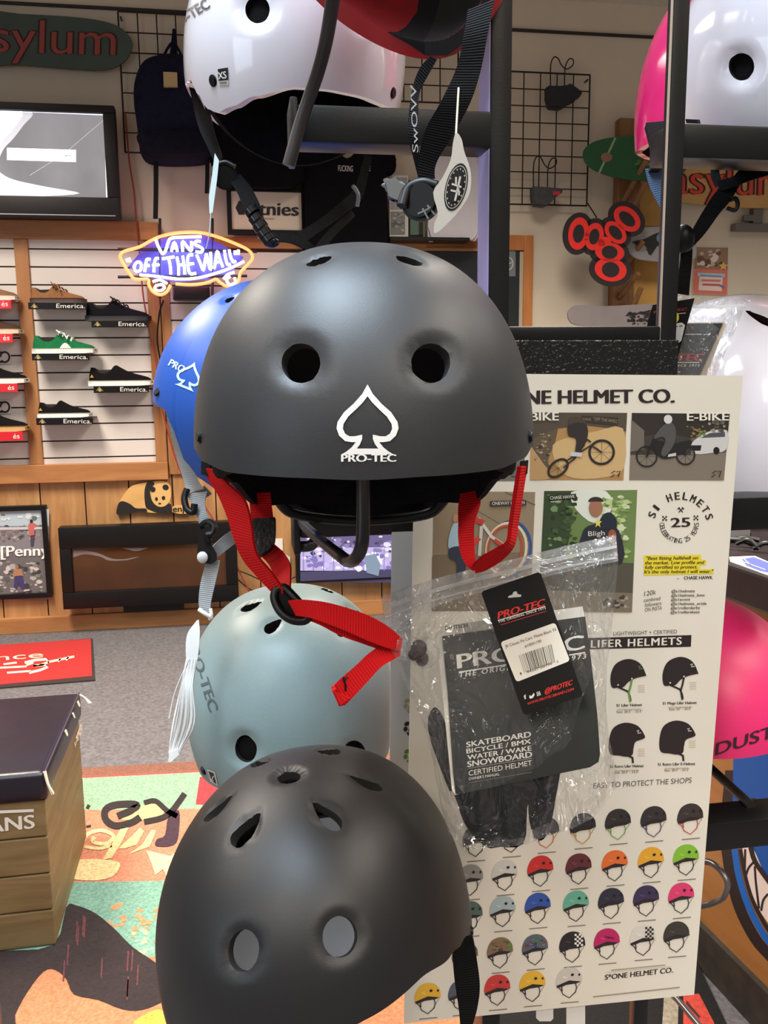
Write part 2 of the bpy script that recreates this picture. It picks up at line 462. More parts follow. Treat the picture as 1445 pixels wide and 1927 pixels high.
# timber frame round the slatwall
def utop(x, y, n): return wuv(x, y, n)[0]
zr1, zr0 = wuv(150, 415, 0.045)[1], wuv(150, 450, 0.045)[1]
zq1, zq0 = wuv(150, 873, 0.05)[1], wuv(150, 907, 0.05)[1]
bm = NB(); wbox(bm, -0.75, utop(297, 432, 0.045), zr0, zr1, 0, 0.045, 0, 0.003); struct('trim_3', bm, M_pine, wall=True)
bm = NB(); wbox(bm, -0.75, utop(316, 890, 0.05), zq0, zq1, 0, 0.05, 0, 0.003); struct('trim_4', bm, M_pine, wall=True)
pu = [utop(40, 660, 0.035), utop(66, 660, 0.035), utop(283, 660, 0.035), utop(305, 660, 0.035), utop(307, 660, 0.03), utop(324, 660, 0.03)]
bm = NB(); wbox(bm, pu[0], pu[1], zq1, zr0, 0, 0.035, 0, 0.003); struct('trim_5', bm, M_pinev, wall=True)
bm = NB(); wbox(bm, pu[2], pu[3], zq1, zr0, 0, 0.035, 0, 0.003); struct('trim_6', bm, M_pinev, wall=True)
bm = NB(); wbox(bm, pu[4], pu[5], wuv(320, 893, 0.03)[1], zr0, 0, 0.03, 0, 0.003); struct('trim_7', bm, M_pinev, wall=True)
ur = utop(906, 460, 0.03)
zs1, zs0 = wuv(460, 446, 0.03)[1], wuv(460, 467, 0.03)[1]
bm = NB(); wbox(bm, pu[5], ur, zs0, zs1, 0, 0.03, 0, 0.003); struct('trim_8', bm, M_pine, wall=True)
zv1, zv0 = wuv(360, 872, 0.03)[1], wuv(360, 892, 0.03)[1]
bm = NB(); wbox(bm, pu[5], ur, zv0, zv1, 0, 0.03, 0, 0.003); struct('trim_9', bm, M_pine, wall=True)
zg = wuv(170, 471, 0.02)[1]
def slatwall(u0, u1, z0, z1, label):
    bm = NB(); wbox(bm, u0, u1, z0, z1, 0.001, 0.008, 1)
    z = zg + 0.0762 * 12
    while z > z0:
        a, b = max(z0, z - 0.0695), min(z1, z)
        if b - a > 0.01: wbox(bm, u0, u1, a, b, 0.008, 0.02, 0)
        z -= 0.0762
    return solo('slatwall_panel', bm, [M_slat, M_groove], label, 'display panel', 'white slatwall panels', wall=True)
slatwall(-0.75, pu[0], zq1, zr0, 'white slatwall panel at the left edge holding shoes on red shelves')
slatwall(pu[1], pu[2], zq1, zr0, 'white slatwall panel between two wooden posts holding five shoes')
slatwall(pu[5], ur, zv1, zs0, 'white slatwall panel behind the neon sign and the blue helmet')
# ------------------------------------------------------------------ shoes and their shelves
M_shelfk = mat('shelf_black', (13, 12, 13), 0.4, spec=0.3)
M_shelfr = mat('shelf_red', (205, 28, 40), 0.3, coat=0.4)
def shelf(x0, y0, x1, y1, red, label, group):
    n1 = 0.135
    u0, u1, z0, z1 = wpx(x0, y0, x1, y1, n1)
    t = thing('shoe_shelf', label, 'shelf', W((u0 + u1) / 2, 0.02, z0), WYAW, group)
    bm = NB(); wbox(bm, u0, u1, z1 - 0.006, z1, 0.02, n1 - 0.003, 0, 0.001)
    mk('board', bm, M_shelfr if red else M_shelfk, t)
    bm = NB(); wbox(bm, u0, u1, z0, z1, n1 - 0.004, n1, 0, 0.001)
    p = Print()
    if red:
        c = (250, 235, 230); xr, h = x1 - 6, (y1 - y0)
        p.text('és', (xr - 12, y0 + h * 0.74), (xr, y0 + h * 0.70), h * 0.55, c, 1, 0.01)
    else:
        h = y1 - y0
        p.text('Emerica.', (x1 - 56 * (x1 - x0) / 108, y1 - h * 0.2), (x1 - 3, y1 - h * 0.16), h * 0.62, (236, 232, 226), 1, 0.012)
        p.poly([(x0 + 4, y1 - 2.5), (x0 + 11, y0 + 1.5), (x0 + 19, y1 - 2.5), (x0 + 11, y0 + 7)], (140, 120, 70), 1)
        p.poly([(x0 + 9, y1 - 2.5), (x0 + 11.5, y0 + 4.5), (x0 + 15, y1 - 2.5)], (190, 170, 110), 2)
    p.into(bm, wmap(n1, 0.0006), 1)
    mk('front_plate', bm, [M_shelfr if red else M_shelfk, M_print], t)
    return u0, u1, z1
def shoe(label, x0, x1, u_from, z, L, cu, cs, group, laces=None, toecap=None, low=False, foxing=None, tagc=None):
    """toe to the right; u_from = wall position of the heel, z = shelf top"""
    t = thing('skate_shoe', label, 'shoe', W(u_from + L / 2, 0.08, z), WYAW, group)
    n0 = 0.08
    k = L / 0.28
    top = [(0.0, .050), (.03, .082), (.08, .080), (.16, .064), (.26, .058), (.33, .064), (.39, .088), (.43, .092), (.50, .080), (.60, .064), (.72, .052), (.84, .043), (.93, .036), (.98, .026), (1.0, .014)]
    wid = [(0, .022), (.05, .031), (.2, .034), (.4, .036), (.6, .043), (.75, .047), (.88, .042), (.96, .028), (1.0, .010)]
    def itp(tab, s):
        for (a, va), (b, vb) in zip(tab, tab[1:]):
            if s <= b: return va + (vb - va) * (s - a) / max(1e-6, b - a)
        return tab[-1][1]
    ns, na = 34, 14
    zs = 0.022 * k
    bm = NB(); rows = []
    for i in range(ns + 1):
        s = i / ns; hh = max(itp(top, s) * k - zs * 0.5, 0.002); w = itp(wid, s) * k
        row = []
        for j in range(na + 1):
            a = PI * j / na
            e = 0.62
            cx = math.copysign(abs(math.cos(a)) ** e, math.cos(a)); sz = math.sin(a) ** (0.9)
            row.append(bm.verts.new(W(u_from + s * L, n0 + cx * w * (1 - 0.38 * sz * (1 - s * 0.6)), z + zs * 0.6 + sz * hh)))
        rows.append(row)
    for i in range(ns):
        for j in range(na): bm.faces.new((rows[i][j], rows[i][j + 1], rows[i + 1][j + 1], rows[i + 1][j]))
    bm.faces.new(rows[0]); bm.faces.new(rows[-1][::-1])
    m_up = mat('shoe_upper_%d_%d_%d' % cu, cu, 0.9, spec=0.15, noise=0.12, nscale=120, bump=0.3, bscale=500)
    mk('upper', bm, m_up, t, smooth=60)
    # foot opening: dark lining
    bm = NB(); pts = []
    for j in range(20):
        a = 2 * PI * j / 20; s = 0.215 + 0.135 * math.cos(a)
        pts.append(W(u_from + s * L, n0 + math.sin(a) * 0.017 * k, z + itp(top, s) * k + zs * 0.12 + 0.001))
    slab(bm, pts, Vector((0, 0, -0.01))); mk('lining', bm, mat('shoe_lining', (30, 26, 26), 0.9), t)
    # sole: footprint outline
    bm = NB(); fr = []; K = 40
    for j in range(K):
        a = j / K * 2; side = 1 if a < 1 else -1; s = a if a < 1 else 2 - a
        fr.append((s, side * (itp(wid, s) * k + 0.004)))
    rows = []
    for zz, gr in ((0, -0.002), (0.003, 0.001), (zs * 0.95, 0.0), (zs * 1.1, -0.0025)):
        rise = 0.006 * k if zz == 0 else 0.0
        rows.append([bm.verts.new(W(u_from - 0.004 + s * (L + 0.008), n0 + w + math.copysign(gr, w), z + zz + (0.010 * k * max(0, s - 0.8) * 5 * (1 - zz / zs) * 0.4))) for s, w in fr])
    for a, b in zip(rows, rows[1:]):
        for j in range(K): bm.faces.new((a[j], a[(j + 1) % K], b[(j + 1) % K], b[j]))
    bm.faces.new(rows[0][::-1]); bm.faces.new(rows[-1])
    mk('sole', bm, mat('shoe_sole_%d_%d_%d' % cs, cs, 0.6, noise=0.05, nscale=60), t, smooth=40)
    if laces:
        bm = NB()
        for q in range(4):
            s = 0.42 + q * 0.065; zz = z + itp(top, s) * k + zs * 0.25
            tube(bm, [W(u_from + s * L, n0 + 0.026 * k, zz - 0.012), W(u_from + (s + .01) * L, n0 + 0.012, zz + 0.003), W(u_from + (s + .03) * L, n0 - 0.012, zz + 0.001), W(u_from + (s + .04) * L, n0 - 0.024 * k, zz - 0.012)], 0.0032, 6, 4)
        zz = z + 0.098 * k
        tube(bm, [W(u_from + .43 * L, n0, zz - .002), W(u_from + .40 * L, n0 + .03, zz + .008), W(u_from + .46 * L, n0 + .045, zz - .004), W(u_from + .47 * L, n0 + .02, zz - .004), W(u_from + .52 * L, n0 + .035, zz - .008), W(u_from + .57 * L, n0 + .045, zz - .03)], 0.0028, 6, 5)
        mk('laces', bm, mat('lace_%d_%d_%d' % laces, laces, 0.8), t, smooth=60)
    if toecap:
        bm = NB(); row = []
        for i in range(7):
            s = 0.43 + 0.2 * i / 6; hh = math.sin(PI * i / 6) * 0.028 * k
            w = itp(wid, s) * k + 0.0015
            row.append((bm.verts.new(W(u_from + s * L, n0 + w + 0.001, z + zs * 0.9)), bm.verts.new(W(u_from + s * L, n0 + w * 0.97, z + zs * 0.9 + hh + 0.001))))
        for a, b in zip(row, row[1:]): bm.faces.new((a[0], b[0], b[1], a[1]))
        mk('side_panel', bm, mat('shoe_panel', (228, 222, 214), 0.6), t)
    if tagc:
        bm = NB(); c = W(u_from + 0.05 * L, n0 + 0.0325 * k, z + 0.038 * k)
        slab(bm, [c + WU * -.007, c + WU * .008, c + Vector((0, 0, .013))], WN * -0.004); mk('heel_tab', bm, mat('heel_gold', tagc, 0.5), t)
    return t
GS = 'black shelves on the slatwall'
HU = {}
for i, (x0, y0, x1, y1, lab) in enumerate((
        (53, 569, 163, 582, 'black shelf lettered in white, under the tan suede shoe'),
        (172, 603, 278, 616, 'black shelf lettered in white, under the all-black shoe'),
        (60, 665, 168, 678, 'black shelf lettered in white, under the green shoe'),
        (176, 726, 280, 739, 'black shelf lettered in white, under the larger slip-on nearest the blue helmet'),
        (68, 786, 175, 799, 'lowest black shelf lettered in white, under the left slip-on'))):
    HU['k%d' % i] = shelf(x0, y0, x1, y1, False, lab, GS)
for i, (x0, y0, x1, y1, lab) in enumerate((
        (-75, 564, 21, 581, 'topmost red shelf at the left edge of the photo'),
        (-75, 628, 24, 645, 'red shelf at the left edge, second from the top'),
        (-75, 722, 33, 738, 'red shelf at the left edge, third from the top'),
        (-75, 813, 43, 830, 'lowest red shelf at the left edge of the photo'))):
    HU['r%d' % i] = shelf(x0, y0, x1, y1, True, lab, 'red shelves on the slatwall')
def uu(x, y): return wuv(x, y, 0.10)[0]
GSH = 'shoes on the slatwall shelves'
def shoe_px(key, x0, x1, y, *a, **k):
    z = HU[key][2]; u0, u1 = uu(x0, y), uu(x1, y)
    lab, cu, cs = a
    return shoe(lab, 0, 0, u0, z, u1 - u0, cu, cs, GSH, **k)
shoe_px('k0', 58, 160, 566, 'tan suede skate shoe with a dark brown sole', (134, 94, 62), (62, 40, 32), laces=(140, 100, 66))
shoe_px('k1', 162, 282, 596, 'all-black skate shoe on the upper right black shelf', (13, 12, 20), (15, 14, 20), laces=(12, 12, 18))
shoe_px('k2', 62, 180, 660, 'green skate shoe with white laces and white sole', (24, 104, 62), (226, 220, 214), laces=(236, 232, 228), toecap=True)
shoe_px('k3', 168, 287, 720, 'black slip-on with white sole, nearest the blue helmet', (14, 12, 14), (232, 228, 222), tagc=(190, 150, 70))
shoe_px('k4', 72, 171, 780, 'black slip-on with white sole on the lowest black shelf', (14, 12, 14), (232, 228, 222), tagc=(190, 150, 70))
shoe_px('r0', -80, 33, 560, 'brown shoe with pale sole on the topmost red shelf', (120, 92, 70), (214, 200, 186))
shoe_px('r1', -76, 40, 622, 'dark brown shoe with cream sole on the second red shelf', (70, 50, 40), (206, 186, 158))
shoe_px('r2', -70, 51, 716, 'black shoe with white sole on the third red shelf', (14, 12, 14), (226, 220, 212))
shoe_px('r3', -66, 53, 808, 'black shoe with gum sole on the lowest red shelf', (14, 12, 14), (186, 150, 96))
for y, lab in ((672, 'round black letter sign on the left slatwall panel, upper of two'), (766, 'round black letter sign on the left slatwall panel, lower of two')):
    bm = NB(); f = wmap(0.026)
    pts = ell(9, y, 8.5, 9.5, 20, -100, 215) + []
    pr = Print(); pr.strip(ell(9, y, 8.5, 9.5, 24, -180, 140), 3.4, (20, 18, 20), 1); pr.strip([(-14, y + 9), (4, y + 9)], 3.4, (20, 18, 20), 1); pr.strip([(-14, y - 9), (4, y - 9)], 3.4, (20, 18, 20), 1)
    wpbox(bm, -30, y - 13, 20, y + 13, 0.02, 0.025); pr.into(bm, wmap(0.0255), 1)
    solo('letter_sign', bm, [M_slat, M_print], lab, 'sign', 'letter signs on the slatwall', wall=True)
# ------------------------------------------------------------------ televisions
M_tvk = mat('tv_case', (24, 20, 21), 0.5, spec=0.35, noise=0.15, nscale=30)
u0, u1, z0, z1 = wpx(-120, 192, 220, 408, 0.16)
t = thing('television', 'dark framed television with a lit grey screen above the shoe display', 'television', W((u0 + u1) / 2, 0, z0), WYAW)
bm = NB(); wbox(bm, u0 + .01, u1 - .005, z0 + .01, z1 - .01, 0.05, 0.12, 0, 0.01)
zs0, zs1 = wuv(100, 370, 0.15)[1], wuv(100, 210, 0.15)[1]; us1 = wuv(198, 295, 0.15)[0]
mk('back_case', bm, M_tvk, t, smooth=40)
bm = NB()
for a in ((u0, u1, z0, zs0), (u0, u1, zs1, z1), (us1, u1, zs0, zs1), (u0, u0 + .07, zs0, zs1)): wbox(bm, a[0], a[1], a[2], a[3], 0.10, 0.16, 0, 0.006)
mk('bezel', bm, M_tvk, t, smooth=40)
def screenmat(name, c1, c2, strength, scale, rough=0.2):
    m = woodmat(name, c1, c2, scale, 2.0, rough)
    nt = m.node_tree; b = nt.nodes['Principled BSDF']
    rp = [n for n in nt.nodes if n.type == 'VALTORGB'][0]
    nt.links.new(rp.outputs[0], b.inputs['Emission Color']); b.inputs['Emission Strength'].default_value = strength
    for l in list(b.inputs['Base Color'].links): nt.links.remove(l)
    b.inputs['Base Color'].default_value = (0.03, 0.03, 0.03, 1)
    return m
bm = NB(); wbox(bm, u0 + .05, us1 + .01, zs0 - .005, zs1 + .005, 0.12, 0.135)
pr = Print().poly([(13, 278), (143, 282), (143, 305), (13, 301)], (250, 250, 252), 1)
pr.strip([(122, 293), (127, 293)], 3, (150, 150, 150), 2).strip([(129, 293), (132, 293)], 3, (150, 150, 150), 2)
pr.strip([(-10, 207), (196, 216)], 2.4, (250, 250, 255), 1).strip([(197, 216), (201, 371)], 2.4, (250, 250, 255), 1)
pr.poly(curve2([(-10, 208), (60, 211), (44, 236), (24, 262), (6, 282), (-10, 320)], 4), (186, 186, 192), .6).poly(curve2([(-10, 208), (42, 210), (24, 244), (6, 262), (-10, 300)], 4), (232, 234, 240), 1).poly(curve2([(-10, 316), (20, 336), (80, 350), (150, 364), (60, 370), (-10, 369)], 4), (186, 186, 192), .6).poly(curve2([(-10, 332), (20, 346), (70, 357), (110, 367), (-10, 367)], 4), (232, 234, 240), 1).strip([(196, 225), (120, 290), (56, 330)], .8, (176, 176, 180), .7)  # pale corner shapes paint the ceiling's reflection onto the screen
pr.into(bm, wmap(0.135, 0.001), 1)
mk('screen', bm, [screenmat('tv_screen_grey', (166, 162, 166), (136, 132, 134), 0.85, (1.2, 1, 0.8)), printmat('screen_print', 0.3, emit=1.1)], t)
bm = NB(); wbox(bm, u0 + .02, us1 + .03, z0 + .008, z0 + .012, 0.155, 0.1615); mk('trim_line', bm, mat('silver_line', (200, 198, 200), 0.3, metal=0.8), t)
# low television
tp = [wuv(110, 993, 0.1), wuv(444, 980, 0.1), wuv(444, 1130, 0.1), wuv(120, 1146, 0.1)]
ua, ub = (tp[0][0] + tp[3][0]) / 2, tp[1][0]
za, zb = (tp[3][1] + tp[2][1]) / 2, (tp[0][1] + tp[1][1]) / 2
t = thing('television', 'switched-off black widescreen television reflecting brown, low on the plywood wall', 'television', W((ua + ub) / 2, 0.02, zb1), WYAW)
fx = [wuv(138, 1028, .1), wuv(138, 1110, .1)]
sl, sr, sb, st = wuv(137, 1070, .1)[0], wuv(425, 1060, .1)[0], wuv(280, 1107, .1)[1], wuv(280, 1026, .1)[1]
bm = NB()
for a in ((ua, ub, za, sb), (ua, ub, st, zb), (ua, sl, sb, st), (sr, ub, sb, st)): wbox(bm, a[0], a[1], a[2], a[3], 0.05, 0.115, 0, 0.005)
wbox(bm, ua + .02, ub - .02, za + .02, zb - .02, 0.03, 0.06)
mk('bezel', bm, M_black, t, smooth=40)
bm = NB(); wbox(bm, sl - .005, sr + .005, sb - .005, st + .005, 0.06, 0.098)
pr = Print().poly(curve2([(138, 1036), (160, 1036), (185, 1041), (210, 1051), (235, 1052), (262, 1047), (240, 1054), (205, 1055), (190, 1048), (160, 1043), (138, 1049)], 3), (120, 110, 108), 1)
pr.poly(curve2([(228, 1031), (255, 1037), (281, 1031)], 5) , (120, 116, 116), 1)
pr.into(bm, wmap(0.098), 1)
mk('screen', bm, [mat('tv_screen_reflection', (70, 40, 20), 0.12, noise=0.25, nscale=3), M_print], t)  # brown room reflection is painted into the screen's base colour
bm = NB(); wpbox(bm, 232, 1132, 345, 1150, 0.03, 0.09); mk('stand', bm, M_black, t)
# television showing video
u0, u1, z0, z1 = wpx(556, 985, 760, 1093, 0.08)
t = thing('television', 'television showing a violet video picture, behind the main helmet', 'television', W((u0 + u1) / 2, 0.02, z0), WYAW)
bm = NB(); wbox(bm, u0, u1, z0, z1, 0.02, 0.07, 0, 0.004)
for a in ((u0, u1, z0, z0 + .008), (u0, u0 + .012, z0, z1)): wbox(bm, a[0], a[1], a[2], a[3], 0.06, 0.08)
mk('case', bm, M_black, t)
bm = NB(); wbox(bm, u0 + .012, u1 - .01, z0 + .008, z1 - .01, 0.065, 0.073)
pr = Print(); pr.rect(565, 1000, 765, 1030, (88, 82, 124), 1).rect(565, 1030, 765, 1074, (160, 154, 196), 1).poly([(565, 1076), (765, 1070), (765, 1096), (565, 1096)], (60, 58, 88), 1.5)
pr.blot(566, 1002, 762, 1050, 60, [(56, 52, 84), (116, 110, 156), (190, 188, 216), (78, 74, 112)], 3, 11, 2)
pr.blot(566, 1035, 762, 1078, 60, [(200, 196, 236), (170, 160, 214), (110, 100, 160), (224, 222, 246)], 3, 10, 2)
for i in range(10): pr.rect(570 + i * 19, 1032, 571.5 + i * 19, 1074, (120, 112, 176), 4)
pr.poly([(686, 1046), (706, 1042), (716, 1062), (712, 1084), (690, 1078)], (110, 128, 150), 5)
pr.into(bm, wmap(0.073), 1)
mk('screen', bm, [M_black, printmat('video_print', 0.25, emit=0.45)], t)
# ------------------------------------------------------------------ framed posters, signs
u0, u1, z0, z1 = wpx(-110, 954, 92, 1129, 0.045)
t = thing('framed_poster', 'black framed photo poster of skateboarders leaning on the plywood at left', 'poster', W((u0 + u1) / 2, 0.014, z0), WYAW)
bm = NB(); fw = 0.022
for a in ((u0, u1, z0, z0 + fw), (u0, u1, z1 - fw, z1), (u0, u0 + fw, z0 + fw, z1 - fw), (u1 - fw, u1, z0 + fw, z1 - fw)): wbox(bm, a[0], a[1], a[2], a[3], 0.014, 0.045, 0, 0.002)
mk('frame', bm, M_black, t)
bm = NB(); wbox(bm, u0 + fw * .8, u1 - fw * .8, z0 + fw * .8, z1 - fw * .8, 0.016, 0.032)
pr = Print()
pr.rect(-40, 958, 92, 993, (178, 196, 208), .5).rect(-40, 990, 92, 1040, (128, 126, 132), .6).rect(-40, 1040, 92, 1128, (104, 102, 104), .6)
pr.blot(-38, 985, 84, 1022, 70, [(70, 70, 80), (150, 130, 124), (120, 108, 110), (176, 170, 172), (80, 84, 84)], 2, 8)
pr.blot(-38, 1052, 84, 1122, 120, [(60, 60, 62), (130, 128, 128), (170, 168, 166), (88, 92, 84), (196, 194, 192)], 2, 8)
pr.blot(-30, 962, 84, 982, 12, [(206, 216, 222), (96, 110, 100)], 4, 9)
pr.poly([(-40, 993), (84, 991), (84, 996), (-40, 998)], (196, 196, 200), 3)
pr.poly(ell(59, 981, 3, 4, 10), (50, 36, 34), 4).poly([(54, 985), (63, 984), (72, 989), (64, 993), (65, 1010), (56, 1010), (53, 994)], (190, 104, 96), 4).poly([(57, 1008), (66, 1006), (63, 1028), (58, 1028)], (70, 66, 84), 4)
pr.poly(ell(32, 1067, 3.4, 4, 10), (150, 110, 84), 4).poly([(26, 1071), (40, 1070), (44, 1084), (24, 1086)], (168, 124, 96), 4).poly([(28, 1084), (42, 1083), (48, 1108), (40, 1108), (34, 1092), (32, 1108), (26, 1106)], (62, 56, 110), 4)
pr.strip([(4, 1122), (60, 1112)], 3, (60, 56, 56), 4)
pr.text('[Penny', (2, 1047), (92, 1045), 19, (244, 242, 238), 6, 0.03)
pr.into(bm, wmap(0.032, 0.0008), 1)
mk('photo', bm, [M_white, M_printgloss], t)
# small papers on the plywood
bm = NB(); wpbox(bm, 517, 1014, 532, 1036, 0.014, 0.020); pr = Print().poly([(512, 1040), (524, 1036), (546, 1048), (546, 1064), (522, 1050)], (220, 216, 208), 1); pr.into(bm, wmap(0.0205), 1)
solo('wall_outlet', bm, [M_white, M_print], 'small white wall outlet and paper beside the violet television', 'outlet', wall=True)
# dark teal board sign
f = wmap(0.05)
bm = NB(); out = curve2([(-80, 20), (40, 26), (150, 33), (215, 46), (245, 70), (248, 90), (234, 115), (200, 131), (140, 130), (40, 122), (-80, 116)], 5, True)
slab(bm, [f(x, y, 0) for x, y in out], WN * -0.012)
pr = Print(); pr.text('asylum', (-62, 96), (217, 104), 64, (40, 20, 20), 1, 0.035, (0.03, -1)); pr.text('asylum', (-62, 96), (217, 104), 62, (150, 66, 58), 2, -0.012, (0.03, -1)); pr.into(bm, wmap(0.0505), 1)
solo('board_sign', bm, [mat('teal_board', (62, 78, 70), 0.5, noise=0.15, nscale=5), M_print], 'dark teal board sign with red lettering hanging above the grey-screen television', 'sign', 'board signs on the wall', wall=True)
bm = NB(); out = curve2([(1255, 300), (1330, 298), (1445, 304), (1520, 312), (1540, 350), (1510, 386), (1400, 391), (1300, 382), (1255, 372), (1240, 340)], 5, True)
slab(bm, [f(x, y, 0) for x, y in out], WN * -0.012)
pr = Print(); pr.text('asylum', (1262, 364), (1480, 368), 58, (66, 22, 20), 1, 0.045, (0.03, -1)); pr.text('asylum', (1262, 364), (1480, 368), 56, (214, 72, 56), 2, 0.0, (0.03, -1)); pr.into(bm, wmap(0.0505), 1)
solo('board_sign', bm, [woodmat('maple_board', (216, 172, 110), (196, 150, 90), (0.6, 3, 3), 5), M_print], 'pale wooden board sign with red lettering beyond the rack upright at right', 'sign', 'board signs on the wall', wall=True)
# wire grids
def grid(x0, y0, x1, y1, n, label, cell=0.0762):
    u0, u1, z0, z1 = wpx(x0, y0, x1, y1, n)
    bm = NB(); k = max(1, round((u1 - u0) / cell)); j = max(1, round((z1 - z0) / cell))
    for i in range(k + 1):
        u = u0 + (u1 - u0) * i / k; tube(bm, [W(u, n, z0), W(u, n, z1)], 0.0038 if i in (0, k) else 0.0028, 6, 1)
    for i in range(j + 1):
        z = z0 + (z1 - z0) * i / j; tube(bm, [W(u0, n + .004, z), W(u1, n + .004, z)], 0.0038 if i in (0, j) else 0.0028, 6, 1)
    for u in (u0 + .01, u1 - .01): tube(bm, [W(u, 0.002, z1 - .02), W(u, n, z1 - .02)], 0.004, 6, 1)
    return solo('wire_grid', bm, M_wire, label, 'grid panel', 'wire grids on the wall', wall=True)
grid(229, 28, 440, 290, 0.04, 'black wire grid behind the navy backpack')
grid(690, 62, 862, 192, 0.04, 'black wire grid between the white helmet and the rack upright')
grid(953, 138, 1107, 386, 0.04, 'black wire grid holding black guards, beyond the open rack frame')
for (dx, dy, lab) in ((0, 0, 'double wire hook at the top of the right wire grid'), (-32, 187, 'double wire hook low on the right wire grid')):
    bm = NB(); f = wmap(0.05)
    tube(bm, [f(1036 + dx, 178 + dy, 0), f(1036 + dx, 125 + dy, 0), f(1042 + dx, 108 + dy, 5), f(1050 + dx, 110 + dy, 20), f(1056 + dx, 122 + dy, 40), f(1066 + dx, 130 + dy, 45), f(1078 + dx, 122 + dy, 40), f(1078 + dx, 112 + dy, 30), f(1070 + dx, 112 + dy, 10), f(1063 + dx, 130 + dy, 0), f(1062 + dx, 178 + dy, 0)], 0.0028, 6, 5)
    solo('wire_hook', bm, M_wire, lab, 'hook', 'wire hooks on the right grid', wall=True, smooth=60)
M_guard = mat('guard_black', (30, 32, 38), 0.6, noise=0.2, nscale=30)
f = wmap(0.05)
bm = NB(); slab(bm, [f(x, y, 0) for x, y in ((1023, 167), (1056, 170), (1068, 161), (1074, 172), (1088, 176), (1088, 185), (1078, 190), (1072, 198), (1058, 202), (1052, 210), (1028, 208), (1024, 188))], WN * 0.05)
bmesh.ops.bevel(bm, geom=bm.edges[:], offset=0.006, segments=2, affect='EDGES')
solo('wrist_guard', bm, M_guard, 'black wrist guard on the upper hook of the right grid', 'guard', wall=True, smooth=50)
bm = NB(); slab(bm, [f(x, y, 0) for x, y in ((996, 354), (1048, 358), (1054, 364), (1042, 370), (1034, 380), (1022, 392), (1000, 390), (996, 374))], WN * 0.05, 0)
bmesh.ops.bevel(bm, geom=bm.edges[:], offset=0.005, segments=2, affect='EDGES')
pr = Print().rect(1040, 360, 1054, 367, (190, 50, 60), 1); pr.into(bm, wmap(0.102), 1)
solo('wrist_guard', bm, [mat('guard_grey', (64, 66, 66), 0.6, noise=0.2, nscale=30), M_print], 'grey wrist guard with red tip on the lower hook of the right grid', 'guard', wall=True, smooth=50)
# backpack
t = thing('backpack', 'navy backpack with tan patch hanging on the wire grid', 'backpack', wmap(0.12)(325, 305, 0), WYAW)
M_navy = mat('navy_cloth', (22, 23, 46), 0.85, spec=0.2, noise=0.2, nscale=40, bump=0.3, bscale=300)
bm = NB()
out = curve2([(252, 190), (255, 150), (272, 118), (308, 106), (345, 106), (385, 118), (402, 150), (408, 200), (404, 250), (404, 285), (390, 304), (340, 309), (285, 306), (266, 292), (262, 270), (258, 235)], 4, True)
c = wmap(0.1)(330, 215, 0)
rings = []
for sc_, nn in ((1.0, 0.05), (1.0, 0.11), (0.95, 0.16), (0.85, 0.185), (0.55, 0.20)):
    rings.append([bm.verts.new(wmap(0.1)(330 + (x - 330) * sc_, 215 + (y - 215) * sc_, 0) + WN * (nn - 0.1)) for x, y in out])
for a, b in zip(rings, rings[1:]):
    for i in range(len(a)): bm.faces.new((a[i], a[(i + 1) % len(a)], b[(i + 1) % len(a)], b[i]))
bm.faces.new(rings[0][::-1]); bm.faces.new(rings[-1])
mk('body', bm, M_navy, t, smooth=50)
bm = NB(); rings = []
out2 = curve2([(266, 262), (330, 258), (400, 258), (404, 280), (392, 300), (340, 305), (288, 302), (270, 290)], 4, True)
for sc_, nn in ((1.0, 0.15), (1.0, 0.20), (0.9, 0.225), (0.5, 0.235)):
    rings.append([bm.verts.new(wmap(0.1)(335 + (x - 335) * sc_, 281 + (y - 281) * sc_, 0) + WN * (nn - 0.1)) for x, y in out2])
for a, b in zip(rings, rings[1:]):
    for i in range(len(a)): bm.faces.new((a[i], a[(i + 1) % len(a)], b[(i + 1) % len(a)], b[i]))
bm.faces.new(rings[0][::-1]); bm.faces.new(rings[-1])
mk('pocket', bm, mat('navy_pocket', (16, 14, 30), 0.85, spec=0.2, noise=0.2, nscale=40), t, smooth=50)
bm = NB(); f = wmap(0.215); slab(bm, [f(x, y, 0) for x, y in ((307, 135), (333, 136), (334, 163), (308, 163))], WN * -0.02); mk('patch', bm, mat('tan_patch', (196, 172, 124), 0.7), t)
bm = NB(); f = wmap(0.12)
tube(bm, [f(308, 106, 0), f(316, 90, 0), f(326, 80, 0), f(334, 90, 0), f(342, 106, 0)], 0.006, 6, 5); tube(bm, [f(326, 106, -40), f(327, 80, -60), f(327, 55, -70)], [0.016, 0.012, 0.006], 6, 4); mk('top_loop', bm, M_navy, t, smooth=60)
for x0, x1, y0, y1 in ((289, 298, 305, 412), (386, 394, 303, 364)):
    bm = NB(); ribbon(bm, [(f(x0, y0, 0), f(x1, y0, 0)), (f(x0, (y0 + y1) / 2, 0), f(x1, (y0 + y1) / 2, 0)), (f(x0 - 1, y1, 0), f(x1 - 1, y1, 0))], 0.004, 4); mk('strap', bm, M_blackrough, t)
